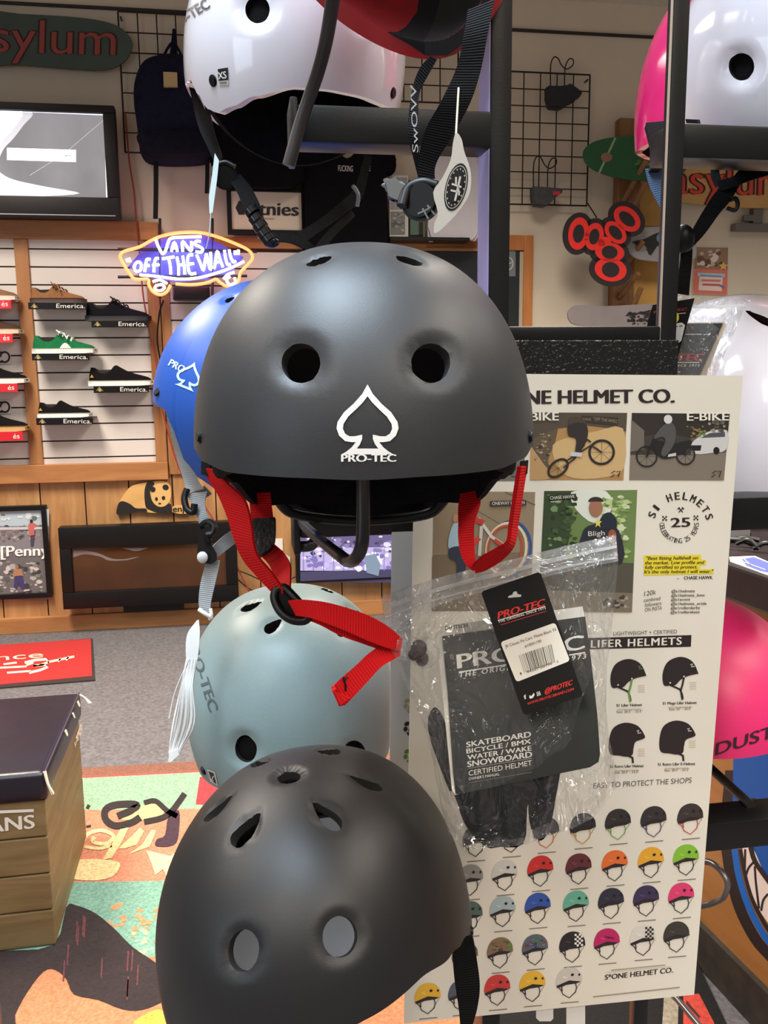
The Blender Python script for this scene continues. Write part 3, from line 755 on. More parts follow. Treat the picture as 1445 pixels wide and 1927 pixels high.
# shirts
M_tee = mat('black_cotton', (10, 9, 13), 0.95, spec=0.15, noise=0.2, nscale=12, bump=0.5, bscale=30)
def garment(name, out, n, m, label, cat, thick=0.03, pr=None, group=None, wav=0.0):
    bm = NB(); f = wmap(n); pts = [f(x, y, 0) for x, y in out]
    a = [bm.verts.new(p) for p in pts]; b = [bm.verts.new(p - WN * thick) for p in pts]
    bm.faces.new(a); bm.faces.new(b[::-1])
    for i in range(len(a)): bm.faces.new((a[i], b[i], b[(i + 1) % len(a)], a[(i + 1) % len(a)]))
    es = [e for e in bm.edges if (e.verts[0] in a and e.verts[1] in a)]
    bmesh.ops.bevel(bm, geom=es, offset=thick * 0.4, segments=2, affect='EDGES')
    if pr: pr.into(bm, wmap(n + 0.001), 1)
    return solo(name, bm, [m, M_print] if pr else m, label, cat, group, wall=True)
pr = Print().text('FUCKING', (636, 322), (664, 323), 11, (206, 200, 206), 1, 0.01).text('ME', (686, 322), (697, 322), 9, (206, 200, 206), 1, 0.01)
garment('shirt', curve2([(566, 300), (575, 275), (620, 268), (636, 292), (654, 304), (672, 290), (684, 268), (735, 276), (746, 300), (744, 322), (732, 330), (722, 326)], 2) + [(735, 480), (570, 480)], 0.10, M_tee, 'black T-shirt with small white chest lettering, above the main helmet', 'shirt', pr=pr)
garment('shirt', curve2([(396, 215), (440, 195), (500, 190), (560, 200), (572, 250), (574, 330), (548, 352), (430, 350), (404, 335), (394, 290)], 3), 0.14, M_tee, 'black folded shirt hanging behind the upper white helmet', 'shirt')
garment('shirt', curve2([(806, 288), (850, 283), (900, 290), (902, 370), (900, 446), (880, 449), (850, 441), (822, 452), (806, 446), (808, 370)], 3), 0.12, mat('white_cotton', (198, 194, 200), 0.9, noise=0.04, nscale=9, bump=0.4, bscale=25), 'white T-shirt hanging behind the white round tag', 'shirt')
# etnies poster
u0, u1, z0, z1 = wpx(427, 352, 590, 441, 0.07)
t = thing('framed_poster', 'black framed cream poster with dark lettering behind the neon sign', 'poster', W((u0 + u1) / 2, 0.0, z0), WYAW)
bm = NB(); fw = 0.02
for a in ((u0, u1, z0, z0 + fw), (u0, u1, z1 - fw, z1), (u0, u0 + fw, z0 + fw, z1 - fw), (u1 - fw, u1, z0 + fw, z1 - fw)): wbox(bm, a[0], a[1], a[2], a[3], 0.03, 0.07, 0, 0.002)
mk('frame', bm, M_black, t)
bm = NB(); wbox(bm, u0 + fw * .8, u1 - fw * .8, z0 + fw * .8, z1 - fw * .8, 0.035, 0.06)
pr = Print().text('etnies', (470, 404), (561, 406), 24, (34, 28, 28), 1, 0.035).poly(ell(456, 391, 13, 15, 6), (34, 28, 28), 1).strip([(490, 411), (516, 412)], 2, (160, 148, 130), 1).into(bm, wmap(0.061), 1)
mk('sheet', bm, [mat('cream_card', (216, 204, 182), 0.6), M_print], t)
# small framed photos on the right slatwall
t = thing('framed_photo', 'small white-bordered framed photo behind the grey strap buckle', 'picture', wmap(0.05)(763, 446, 0), WYAW)
bm = NB(); wpbox(bm, 733, 330, 768, 446, 0.02, 0.045); mk('mount', bm, mat('pale_mount', (206, 204, 190), 0.6), t)
bm = NB(); pr = Print().rect(735, 398, 762, 441, (126, 124, 122), 1).blot(735, 400, 762, 440, 24, [(170, 170, 170), (90, 90, 92), (150, 146, 140)], 2, 6).rect(735, 334, 766, 394, (150, 146, 150), 1).into(bm, wmap(0.046), 0); mk('photo', bm, M_print, t)
bm = NB(); wpbox(bm, 769, 340, 806, 446, 0.02, 0.05); pr = Print().rect(772, 345, 788, 442, (84, 110, 96), 1).rect(788, 345, 796, 442, (26, 24, 24), 2).rect(796, 380, 806, 446, (120, 122, 80), 2).into(bm, wmap(0.051), 1)
solo('framed_photo', bm, [M_black, M_print], 'dark green framed picture beside the white T-shirt', 'picture', wall=True)
bm = NB(); wpbox(bm, 735, 446, 884, 452, 0.03, 0.14); solo('ledge', bm, M_black, 'narrow black ledge under the small framed photos', 'ledge', wall=True)
# ------------------------------------------------------------------ neon sign
t = thing('neon_sign', 'lit skateboard-shaped neon sign, orange outline and white lettering', 'neon sign', wmap(0.2)(350, 550, 0), WYAW)
NZ = 0.2
fz = wmap(NZ)
def z7(x, y): return (220 + x / 5.161, 420 + y / 5.161)
def glass(name, strokes, r, m, n=5, off=0.0, closed=False):
    bm = NB()
    for s in strokes: tube(bm, [fz(*z7(x, y), 0) + WN * off for x, y in s], r, 8, n)
    return mk(name, bm, m, t, smooth=60)
M_orange = mat('neon_orange', (255, 96, 52), 0.3, emit=5.0)
M_bw = mat('neon_white', (200, 206, 255), 0.3, emit=7.0)
glass('outline_tube', [[(1250, 425), (1312, 350), (1305, 290), (1240, 240), (1100, 178), (960, 128), (830, 95), (700, 88), (560, 98), (420, 130), (320, 175), (215, 232), (80, 270), (35, 305), (40, 350), (90, 440), (150, 525), (200, 545), (300, 545), (310, 600), (350, 665), (420, 695), (485, 665), (520, 600)], [(570, 590), (700, 598), (820, 590), (900, 570), (960, 545), (1000, 575), (1060, 610), (1130, 605), (1180, 560), (1200, 480), (1250, 425)]], 0.0065, M_orange)
vans = [[(380, 165), (400, 220), (430, 280), (450, 300), (475, 270), (500, 190), (530, 150), (640, 140), (822, 136)], [(530, 280), (560, 190), (590, 280)], [(545, 245), (582, 245)], [(640, 280), (640, 180), (720, 275), (725, 180)], [(815, 180), (770, 180), (760, 210), (800, 230), (835, 255), (815, 285), (765, 280)]]
otw = [[(95, 350), (110, 375)], [(120, 342), (132, 380)],
       [(190, 385), (170, 430), (190, 470), (230, 460), (240, 410), (220, 380), (190, 385)],
       [(330, 355), (295, 355), (285, 390), (272, 475)], [(265, 420), (320, 412)], [(410, 345), (380, 348), (368, 390), (360, 480)], [(345, 415), (415, 405)],
       [(440, 350), (560, 330)], [(505, 345), (520, 420), (525, 500)], [(585, 330), (600, 420), (600, 510)], [(640, 320), (655, 420), (660, 500)], [(600, 410), (650, 405)],
       [(740, 310), (695, 320), (690, 400), (710, 490), (770, 490)], [(695, 400), (750, 395)],
       [(775, 310), (810, 390), (840, 460), (855, 380), (870, 300)], [(870, 300), (890, 390), (910, 455), (915, 370), (910, 285)],
       [(945, 445), (960, 360), (975, 275), (1000, 350), (1030, 430)], [(955, 385), (1010, 375)], [(1045, 265), (1055, 340), (1075, 405), (1105, 400)], [(1090, 260), (1105, 330), (1130, 380), (1155, 370)],
       [(1145, 270), (1150, 310)], [(1180, 262), (1178, 310)]]
board = [[(225, 505), (400, 520), (600, 545), (780, 535), (960, 490), (1100, 440), (1235, 375)], [(350, 570), (420, 555), (490, 590)], [(390, 600), (370, 640), (420, 660), (465, 630), (440, 600), (395, 605)], [(1035, 545), (1080, 500), (1140, 480)], [(1100, 520), (1065, 555), (1100, 600), (1150, 575), (1140, 530)]]
glass('letter_tube', vans + otw, 0.0058, M_bw, 4, 0.012)
glass('board_tube', board, 0.0055, M_bw, 4, 0.012)
bm = NB()
for (xa, ya, xb, yb) in ((0, 242, 1360, 268), (0, 515, 1265, 505)):
    tube(bm, [fz(*z7(xa, ya), 0) - WN * 0.03, fz(*z7(xb, yb), 0) - WN * 0.03], 0.006, 8, 1)
for x in (410, 925):
    tube(bm, [fz(*z7(x, -60), 0) - WN * 0.035, fz(*z7(x, 720), 0) - WN * 0.035], 0.006, 8, 1)
mk('support_frame', bm, M_wire, t)
bm = NB(); f = wmap(0.13)
wpbox(bm, *z7(540, 610), *z7(900, 745), 0.06, 0.15, 0, 0.006); mk('transformer', bm, M_black, t)
bm = NB(); fb = wmap(0.17)
slab(bm, [fb(*z7(x, y), 0) for x, y in ((330, 160), (840, 110), (1000, 200), (1230, 330), (1120, 470), (900, 545), (600, 570), (240, 525), (110, 420))], WN * -0.004)
mk('back_plate', bm, mat('back_plate_blue', (70, 66, 150), 0.35), t)
bm = NB(); f = wmap(0.06)
tube(bm, [f(308, 565, 0), f(300, 590, 0), f(296, 640, 0), f(303, 690, 0), f(306, 760, 0)], 0.004, 8, 6); mk('cord', bm, M_black, t)
# red cord hanging down the wall
bm = NB(); f = wmap(0.055)
tube(bm, [f(236, 215, 0), f(243, 300, 0), f(252, 360, 0), f(257, 420, 0), f(262, 470, 0), f(270, 560, 0), f(285, 640, 0), f(296, 700, 0), f(310, 790, 0), f(345, 900, 0), f(400, 975, 40), f(470, 1115, 30)], 0.0035, 8, 6)
solo('power_cord', bm, mat('cord_red', (150, 52, 44), 0.5), 'thin red cord running down the wall beside the neon sign', 'cord', wall=True, smooth=60)
bm = NB(); f = wmap(0.05); tube(bm, [f(444, 1072, 0), f(470, 1082, 0), f(500, 1094, 0), f(540, 1090, 0)], 0.003, 8, 6); tube(bm, [f(444, 1088, 0), f(480, 1112, 0), f(530, 1098, 0), f(556, 1085, 0)], 0.003, 8, 6)
solo('power_cord', bm, M_black, 'black cords looping between the two low televisions', 'cord', wall=True, smooth=60)
# panda cutout and its caption
def zq(x, y): return (x / 3.0104, 860 + y / 3.0104)
bm = NB(); f = wmap(0.035)
out = curve2([zq(*p) for p in ((660, 320), (668, 270), (700, 215), (745, 165), (820, 145), (860, 140), (920, 135), (962, 160), (970, 215), (965, 260), (975, 300), (960, 322), (900, 318), (830, 312), (790, 292), (740, 315), (690, 328))], 4, True)
slab(bm, [f(x, y, 0) for x, y in out], WN * -0.018)
K = (28, 24, 24)
pr = Print()
pr.poly(curve2([zq(*p) for p in ((660, 322), (668, 270), (690, 250), (735, 265), (770, 290), (825, 292), (830, 312), (790, 308), (740, 318), (690, 328))], 4, True), K, 1)
pr.poly(curve2([zq(*p) for p in ((850, 138), (875, 150), (850, 190), (862, 250), (900, 280), (960, 262), (975, 300), (960, 322), (900, 318), (850, 300), (825, 280), (818, 200), (830, 150))], 4, True), K, 1)
pr.poly([zq(x, y) for x, y in ell(912, 215, 56, 68, 24)], (222, 178, 112), 2)
for e in ((866, 184, 15, 16, 0), (938, 172, 18, 16, 20)): pr.poly([zq(x, y) for x, y in ell(e[0], e[1], e[2], e[3], 14, rot=e[4])], K, 3)
for e in ((886, 238, 8, 11), (926, 232, 10, 12), (905, 264, 8, 5)): pr.poly([zq(x, y) for x, y in ell(e[0], e[1], e[2], e[3], 12)], K, 3)
pr.into(bm, wmap(0.0355), 1)
wood = woodmat('panda_wood', (222, 178, 112), (206, 160, 96), (1, 1, 3), 6)
solo('panda_cutout', bm, [wood, M_print], 'wooden panda cutout on the plywood above the black television', 'sign', wall=True)
bm = NB(); slab(bm, [f(x, y, 0) for x, y in curve2([zq(*p) for p in ((972, 292), (990, 278), (1060, 276), (1090, 290), (1085, 315), (1020, 322), (975, 310))], 3, True)], WN * -0.018)
Print().text('enjoi', zq(980, 311), zq(1085, 308), 11, K, 1, 0.02).into(bm, wmap(0.0355), 1)
solo('caption_sign', bm, [wood, M_print], 'little wooden caption sign at the foot of the panda cutout', 'sign', wall=True)
# ------------------------------------------------------------------ right half of the back wall
bm = NB(); M_door = woodmat('door_oak', (196, 128, 70), (170, 100, 48), (4, 4, 0.4), 6)
ux0, ux1, _, zd = wpx(800, 441, 1004, 480, 0.03); ui = wuv(985, 540, 0.03)[0]
wbox(bm, ui, ux1, 0, zd, 0, 0.03, 0, 0.004); wbox(bm, ux0, ui, zd - 0.07, zd, 0, 0.03, 0, 0.004)
struct('trim_10', bm, M_door, wall=True)
uj = wuv(977, 540, 0.02)[0]
bm = NB(); wbox(bm, ux0 + .02, uj, 0, zd - .072, 0, 0.02, 0); wbox(bm, uj, ui, 0, zd - .075, 0, 0.022, 1)
pr = Print().rect(945, 470, 970, 520, (112, 118, 122), 1).strip(ell(956, 496, 9, 12, 20), 2, (196, 198, 198), 2, True).strip([(950, 500), (962, 494)], 2, (196, 198, 198), 2)
pr.into(bm, wmap(0.0205), 2)
struct('door_1', bm, [mat('door_dark_glass', (42, 46, 50), 0.2), mat('jamb_grey', (176, 166, 142), 0.6), M_print], wall=True)
# triple-oval logo sign
def z3(x, y): return (900 + x / 2.651, y / 2.651)
ovs = [((500, 1165), 46, 78, 8, 20, 46), ((578, 1180), 42, 66, 12, 18, 40), ((684, 1160), 40, 62, -42, 18, 42), ((742, 1092), 48, 72, -48, 20, 48), ((655, 1258), 66, 46, 8, 40, 24), ((660, 1345), 72, 56, 10, 44, 28)]
f = wmap(0.22)
RED, BLK = (232, 44, 36), (34, 26, 28)
bm = NB()
pr = Print()
for (c, rx, ry, rot, ix, iy) in ovs:
    rx2, ry2 = rx * 1.12, ry * 1.05
    slab(bm, [f(*z3(x, y), 0) for x, y in ell(c[0], c[1], rx2 + 24, ry2 + 24, 28, rot=rot)], WN * -0.012)
    pr.poly([z3(x, y) for x, y in ell(c[0], c[1], rx2, ry2, 28, rot=rot)], RED, 1)
    pr.poly([z3(x, y) for x, y in ell(c[0], c[1], ix * 1.4 if ix < iy else ix, iy if ix < iy else iy * 1.35, 24, rot=rot)], BLK, 2)
for (x, y) in ((630, 1210), (600, 1220)): pr.poly([z3(px, py) for px, py in ell(x, y, 34, 30, 16)], RED, 1.2)
pr.into(bm, wmap(0.2205), 1)
solo('oval_logo_sign', bm, [mat('sign_black', BLK, 0.5), M_print], 'red and black sign of six joined ovals on the cream wall', 'sign', wall=True)
bm = NB(); f = wmap(0.1); tube(bm, [f(*z3(545, 1015), 0), f(*z3(590, 1085), 90)], 0.003, 6, 1); solo('hanger_wire', bm, M_wire, 'short black wire holding the red oval sign to the grid', 'wire', wall=True)
# wooden board rack with longboards
f = wmap(0.06)
t = thing('board_rack', 'wooden wall rack of slanted pegs holding skateboard decks', 'rack', wmap(0.05)(1190, 610, 0), WYAW)
bm = NB(); wpbox(bm, 1163, 222, 1206, 480, 0.001, 0.06, 0, 0.004); wpbox(bm, 1153, 480, 1192, 640, 0.001, 0.06, 0, 0.004); mk('post', bm, woodmat('rack_wood', (150, 108, 66), (122, 82, 48), (4, 4, 0.5), 6), t)
for (xa, ya, xb, yb) in ((1172, 380, 1194, 312), (1180, 415, 1194, 352), (1176, 500, 1188, 462), (1166, 560, 1180, 520), (1176, 612, 1186, 545)):
    bm = NB(); tube(bm, [wmap(0.06)(xa, ya, 0), wmap(0.06)(xb, yb, 0) + WN * 0.12], 0.013, 8, 1); mk('peg', bm, MATS['rack_wood'], t)
bm = NB(); wpbox(bm, 1192, 350, 1262, 425, 0, 0.02); wpbox(bm, 1180, 488, 1262, 640, 0, 0.02)
solo('wall_board', bm, woodmat('mustard_ply', (206, 160, 84), (188, 140, 66), (1, 1, 1), 3), 'mustard plywood board fixed behind the deck rack', 'board', wall=True)
def deck(out, n, c, label, pr, th=0.012):
    bm = NB(); f = wmap(n); slab(bm, [f(x, y, 0) for x, y in out], WN * -th, 0)
    bmesh.ops.bevel(bm, geom=[e for e in bm.edges if e.calc_length() > 0 and len(e.link_faces) == 2 and abs((e.verts[0].co - e.verts[1].co).dot(WN)) < 1e-6], offset=0.002, segments=1, affect='EDGES')
    pr.into(bm, wmap(n + 0.0005), 1)
    return solo('skateboard_deck', bm, [mat('deck_%d_%d_%d' % c, c, 0.4, noise=0.08, nscale=8), M_print], label, 'skateboard deck', 'decks on the wall rack', wall=True)
deck(curve2([(1098, 290), (1104, 276), (1125, 264), (1165, 257), (1210, 256), (1268, 262), (1300, 300), (1268, 340), (1215, 340), (1175, 337), (1130, 325), (1104, 308)], 4, True), 0.15, (36, 92, 56),
     'green longboard deck with a thin white stripe, topmost on the rack', Print().poly(ell(1141, 296, 11, 9, 16), (150, 110, 90), 2).strip([(1158, 259), (1127, 326)], 4, (140, 176, 140), 1).blot(1185, 296, 1250, 320, 14, [(120, 150, 60), (90, 130, 60)], 5, 9, 1))
deck(curve2([(1176, 450), (1186, 436), (1215, 428), (1300, 428), (1310, 460), (1300, 492), (1215, 490), (1186, 478)], 4, True), 0.15, (150, 148, 150),
     'grey deck with black dripping art, second on the rack', Print().poly(curve2([(1192, 454), (1212, 450), (1232, 440), (1250, 438), (1262, 452), (1250, 472), (1236, 462), (1222, 480), (1214, 462), (1196, 460)], 3, True), (30, 28, 30), 1).poly(ell(1243, 448, 8, 9, 14), (96, 130, 160), 2).strip([(1190, 456), (1226, 462)], 2, (30, 28, 30), 2).strip([(1216, 470), (1232, 456)], 2, (30, 28, 30), 2).strip([(1224, 480), (1236, 462)], 2, (30, 28, 30), 2))
deck(curve2([(1069, 596), (1073, 580), (1090, 574), (1140, 576), (1240, 571), (1300, 572), (1300, 616), (1160, 614), (1085, 612)], 4, True), 0.15, (142, 134, 134),
     'grey deck with black splatter art, lowest on the rack', Print().blot(1178, 582, 1240, 612, 60, [(26, 24, 26), (48, 44, 46)], 1.5, 6, 1).strip([(1178, 594), (1236, 582)], 2, (26, 24, 26), 2))
# door closer, flyer
t = thing('door_closer', 'grey metal door closer arm on the wall at the right edge', 'door closer', wmap(0.0)(1420, 432, 0), WYAW)
bm = NB(); wpbox(bm, 1384, 420, 1480, 434, 0, 0.05, 0, 0.004); mk('body', bm, mat('closer_grey', (120, 116, 110), 0.4, metal=0.5), t)
bm = NB(); wpbox(bm, 1418, 392, 1436, 420, 0, 0.04, 0, 0.003); wpbox(bm, 1400, 404, 1420, 416, 0.02, 0.04, 0, 0.003); mk('arm', bm, MATS['closer_grey'], t)
bm = NB(); f = wmap(0.006); slab(bm, [f(x, y, 0) for x, y in ((1307, 464), (1371, 465), (1368, 556), (1303, 553))], WN * -0.004)
pr = Print().poly([(1308, 465), (1370, 466), (1369, 508), (1306, 506)], (150, 120, 96), 1).blot(1308, 467, 1368, 505, 26, [(110, 80, 62), (196, 176, 160), (90, 66, 52), (220, 210, 200)], 3, 9, 2)
pr.poly([(1306, 506), (1369, 508), (1368, 555), (1304, 552)], (222, 118, 100), 1).poly([(1312, 513), (1364, 515), (1364, 522), (1312, 520)], (176, 200, 214), 3).poly([(1316, 520), (1360, 522), (1358, 548), (1314, 546)], (236, 214, 204), 2)
st = []
for i in range(10): a = PI * i / 5 - PI / 2; st.append((1361 + (9 if i % 2 == 0 else 4.5) * math.cos(a), 501 + (9 if i % 2 == 0 else 4.5) * math.sin(a)))
pr.poly(st, (230, 180, 100), 4).strip([(1320, 527), (1356, 528)], 3, (214, 120, 110), 5).strip([(1322, 535), (1354, 536)], 3, (200, 80, 84), 5).strip([(1318, 518), (1358, 520)], 2, (120, 150, 186), 5).strip([(1354, 536), (1362, 541)], 3, (80, 120, 180), 5)
pr.into(bm, wmap(0.0065), 1)
solo('flyer', bm, [M_white, M_print], 'paper flyer in red and pale tones on the beige wall', 'flyer', wall=True)
# ================================================================== ON THE FLOOR
def fmap(step=0.0008, z0=0.0):
    def f(px, py, k): return fp(px, py, z0 + step * k)
    return f
# red door mat
ff = fmap(z0=0.006)
bm = NB(); slab(bm, [fp(x, y, 0.006) for x, y in ((-160, 1227), (174, 1201), (179, 1279), (-160, 1307))], UP * -0.006)
pr = Print(); pr.poly([(-160, 1224), (171, 1202), (173, 1272), (-160, 1303)], (176, 40, 38), 1)
CR = (240, 222, 190)
def zm(x, y): return (x / 3.0104, 860 + y / 3.0104)
pr.text('balance', zm(-345, 1178), zm(245, 1134), 11, CR, 2, 0.01)
for y, x0, x1 in ((1168, 20, 95), (1190, -40, 150), (1216, 40, 175)): pr.strip([zm(x0, y + 6), zm(x1, y - 4)], 3.4, CR, 2)
pr.strip([zm(*p) for p in ((140, 1165), (200, 1150), (260, 1146), (276, 1160), (240, 1176), (190, 1182), (250, 1178), (270, 1190), (230, 1206), (165, 1222))], 4.6, CR, 2)
pr.strip([zm(*p) for p in ((150, 1178), (185, 1166), (185, 1160))], 4, CR, 2).strip([zm(270, 1162), zm(420, 1130)], 4, CR, 2).strip([zm(330, 1160), zm(345, 1138)], 3, CR, 2).strip([zm(375, 1152), zm(390, 1128)], 3, CR, 2)
pr.into(bm, fmap(0.0006, 0.006), 1)
solo('door_mat', bm, [mat('mat_border', (52, 38, 36), 0.9), printmat('mat_pile', 0.95)], 'red door mat with cream logo on the grey carpet', 'mat')
# colourful rug
RG = (150, 196, 160)
bm = NB(); zr = 0.008
out = [(-420, 1455), (120, 1447), (452, 1428), (800, 1412), (900, 2080), (-420, 2080)]
slab(bm, [fp(x, y, zr) for x, y in out], UP * -zr)
def z6(x, y): return (x / 2.805, 1240 + y / 2.805)
pr = Print()
pr.poly([(-420, 1455), (120, 1447), (452, 1428), (800, 1412), (803, 1432), (455, 1448), (120, 1466), (-420, 1478)], (134, 88, 70), .4)
pr.poly([(-420, 1468), (120, 1462), (455, 1446), (803, 1432), (803, 1435), (455, 1449), (120, 1466), (-420, 1474)], (180, 80, 74), .6)
pr.poly([(-420, 1478), (120, 1466), (455, 1449), (803, 1435), (810, 1510), (366, 1522), (-420, 1530)], (140, 172, 142), .5)
pr.poly([(376, 1462), (500, 1452), (500, 1520), (368, 1514)], (196, 56, 62), .7)
pr.poly([(-420, 1530), (366, 1522), (810, 1510), (830, 1650), (-420, 1668)], (204, 128, 98), .5)
pr.poly([(-420, 1668), (830, 1650), (840, 1720), (300, 1800), (-420, 1800)], (120, 160, 140), .55)
pr.poly([(-420, 1790), (-100, 1700), (120, 1700), (250, 1745), (420, 1720), (860, 1690), (900, 2080), (-420, 2080)], (206, 124, 86), .5)
BK = (46, 34, 34)
CRM = (224, 196, 140)
pr.poly(curve2([z6(*p) for p in ((-300, 1560), (0, 1540), (280, 1510), (350, 1310), (400, 1300), (500, 1340), (600, 1420), (700, 1520), (830, 1610), (900, 1700), (880, 1790), (760, 1850), (650, 1850), (520, 1800), (390, 1770), (350, 1690), (290, 1640), (230, 1650), (150, 1750), (80, 1880), (60, 1990), (-300, 2100))], 3, True), BK, 2)
pr.poly(curve2([z6(*p) for p in ((700, 1930), (760, 1880), (840, 1850), (880, 1890), (890, 2000), (760, 2010))], 3, True), (176, 172, 70), 2.5)
for i in range(26):
    x = rnd.uniform(300, 840); y = rnd.uniform(1340, 1800)
    if 1300 + (x - 350) * 0.55 < y < 1700: pr.poly([z6(x, y), z6(x + 8, y + 2), z6(x + 2, y + 110), z6(x - 6, y + 108)], (104, 52, 56), 3)
pr.strip([z6(*p) for p in curve2([(620, 830), (690, 800), (725, 775), (690, 765), (600, 772), (555, 800), (560, 850), (610, 880), (690, 865), (740, 835)], 4)], 13, BK, 3)
pr.poly(curve2([z6(*p) for p in ((745, 775), (820, 765), (870, 790), (850, 830), (800, 850), (700, 850), (640, 845), (700, 820))], 3, True), (232, 206, 130), 2.4)
pr.strip([z6(*p) for p in curve2([(760, 760), (820, 750), (880, 800), (935, 830)], 4)], 10, BK, 3).strip([z6(*p) for p in curve2([(975, 710), (940, 760), (900, 810), (850, 840), (760, 860)], 4)], 11, BK, 3)
pr.poly(curve2([z6(*p) for p in ((890, 830), (945, 800), (945, 900), (930, 970), (880, 990), (820, 985), (830, 950), (870, 930))], 3, True), (66, 42, 54), 3)
pr.strip([z6(*p) for p in curve2([(440, 960), (470, 920), (540, 905), (600, 935), (560, 975), (490, 965), (500, 940)], 4)], 7, CRM, 3).strip([z6(*p) for p in curve2([(445, 990), (520, 1000), (590, 985)], 3)], 6, CRM, 3)
pr.poly([z6(*p) for p in ((640, 890), (680, 890), (640, 970), (590, 1050), (540, 1060), (600, 960))], CRM, 3)
pr.poly(curve2([z6(*p) for p in ((360, 1080), (460, 1055), (600, 1065), (635, 1090), (590, 1150), (480, 1170), (340, 1150))], 3, True), CRM, 3)
pr.poly([z6(*p) for p in ((740, 890), (760, 910), (720, 980), (660, 1000), (625, 1000), (690, 940))], CRM, 3).poly([z6(*p) for p in ((800, 900), (825, 905), (790, 990), (680, 1030), (750, 980))], CRM, 3)
pr.poly([z6(*p) for p in ((770, 1010), (900, 1040), (960, 1000), (940, 1120), (880, 1150), (860, 1110), (820, 1140), (800, 1080))], (226, 200, 150), 3)
for i in range(70):
    x, y = rnd.uniform(520, 850), rnd.uniform(1270, 1560)
    if y > 1500 and x < 680: continue
    if y < 1340 + (700 - x) * 0.2 and rnd.random() < .5: continue
    r = rnd.uniform(8, 24); pr.poly([z6(q[0], q[1]) for q in ell(x, y, r, r * .55, 8)], (230, 140, 96) if y < 1430 else rnd.choice([(148, 188, 154), (230, 140, 96), (236, 190, 140)]), 1.2 + i * .01)
pr.strip([z6(*p) for p in ((460, 790), (470, 770))], 6, BK, 3).strip([z6(*p) for p in ((455, 885), (480, 880))], 4, BK, 3)
pr.into(bm, fmap(0.0006, zr), 1)
rm = printmat('rug_pile', 0.97)
nt = rm.node_tree; b = nt.nodes['Principled BSDF']
tc = nt.nodes.new('ShaderNodeTexCoord'); nz = nt.nodes.new('ShaderNodeTexNoise'); nz.inputs['Scale'].default_value = 160; nt.links.new(tc.outputs['Object'], nz.inputs['Vector'])
mx = nt.nodes.new('ShaderNodeMix'); mx.data_type = 'RGBA'; mx.blend_type = 'MULTIPLY'; mx.inputs[0].default_value = 0.6
at = [n for n in nt.nodes if n.type == 'ATTRIBUTE'][0]
rp = nt.nodes.new('ShaderNodeValToRGB'); rp.color_ramp.elements[0].position = .3; rp.color_ramp.elements[1].position = .7; rp.color_ramp.elements[0].color = (.35, .35, .35, 1)
nt.links.new(nz.outputs['Fac'], rp.inputs[0]); nt.links.new(at.outputs['Color'], mx.inputs[6]); nt.links.new(rp.outputs[0], mx.inputs[7]); nt.links.new(mx.outputs[2], b.inputs['Base Color'])
bp = nt.nodes.new('ShaderNodeBump'); bp.inputs['Strength'].default_value = .6; bp.inputs['Distance'].default_value = .004; nt.links.new(nz.outputs['Fac'], bp.inputs['Height']); nt.links.new(bp.outputs[0], b.inputs['Normal'])
solo('rug', bm, [mat('rug_edge', (120, 84, 70), 0.95), rm], 'worn multicoloured rug with dark scrawled shapes beside the wooden stool box', 'rug')
# second rug, lower right
bm = NB(); slab(bm, [fp(x, y, zr) for x, y in ((905, 1700), (1260, 1700), (1440, 2080), (905, 2080))], UP * -zr)
pr = Print().poly([(905, 1700), (1260, 1700), (1440, 2080), (905, 2080)], (12, 9, 9), .5)
def zr3(x, y): return (1140 + x / 4.738, 1640 + y / 4.738)
pr.poly([zr3(*p) for p in ((240, 1100), (310, 1100), (255, 1240), (235, 1310), (210, 1330), (225, 1200))], (206, 84, 62), 1).poly([zr3(*p) for p in ((520, 1090), (650, 1090), (640, 1390), (500, 1390))], (150, 140, 122), 1).poly([zr3(*p) for p in ((690, 1090), (830, 1090), (960, 1340), (990, 1420), (690, 1420))], (196, 66, 52), 1).poly([zr3(*p) for p in ((720, 1150), (840, 1290), (830, 1310), (715, 1180))], (60, 36, 34), 2)
pr.into(bm, fmap(0.0006, zr), 1)
solo('rug', bm, [MATS['rug_edge'], rm], 'black rug with red and grey stripes under the helmet poster', 'rug')
# wooden stool box with vinyl cushion
A, B = fp(105, 1778, .0095), fp(163, 1574, .0095)
C0 = fp(0, 1792, .0095)
sd = (B - A); sl_ = sd.length; sd.normalize()
fd = (C0 - A); fd = (fd - sd * fd.dot(sd)).normalized()
WD = 0.52
def zat(px, py, base, d):      # height at which the vertical line over base is seen at row py
    nrm = Vector((base.x - EYE.x, base.y - EYE.y, 0)).normalized()
    return hitplane(px, py, base, nrm).z - base.z
hb = zat(86, 1503, A, None); hc = zat(82, 1452, A, None)
t = thing('stool_box', 'brown wooden slatted stool box with dark vinyl cushion on the rug', 'stool', A + sd * sl_ / 2 + fd * WD / 2, math.atan2(-fd.y, -fd.x))
M_olive = woodmat('olive_planks', (128, 108, 72), (104, 86, 54), (0.8, 0.8, 5), 7, 0.55)
bm = NB(); nb = 4; ph = hb / nb
for i in range(nb):
    obox(bm, A + UP * (i * ph + .001), fd * WD, sd * sl_, UP * (ph - .003), 0, 0.003)
obox(bm, A + UP * 0.002 + fd * .006 + sd * .006, fd * (WD - .012), sd * (sl_ - .012), UP * (hb - .004), 1)
pr = Print(); WHT = (214, 208, 196)
nrmF = -sd; nrmS = -fd
f1 = planemap(A + nrmF * 0.0012, nrmF, 0.0002)
pr.text('VANS', z6(-150, 925), z6(182, 893), 25, WHT, 1, 0.03, (-.05, -1)); pr.strip([z6(-100, 812), z6(178, 800)], 5.5, WHT, 1)
pr.into(bm, f1, 2)
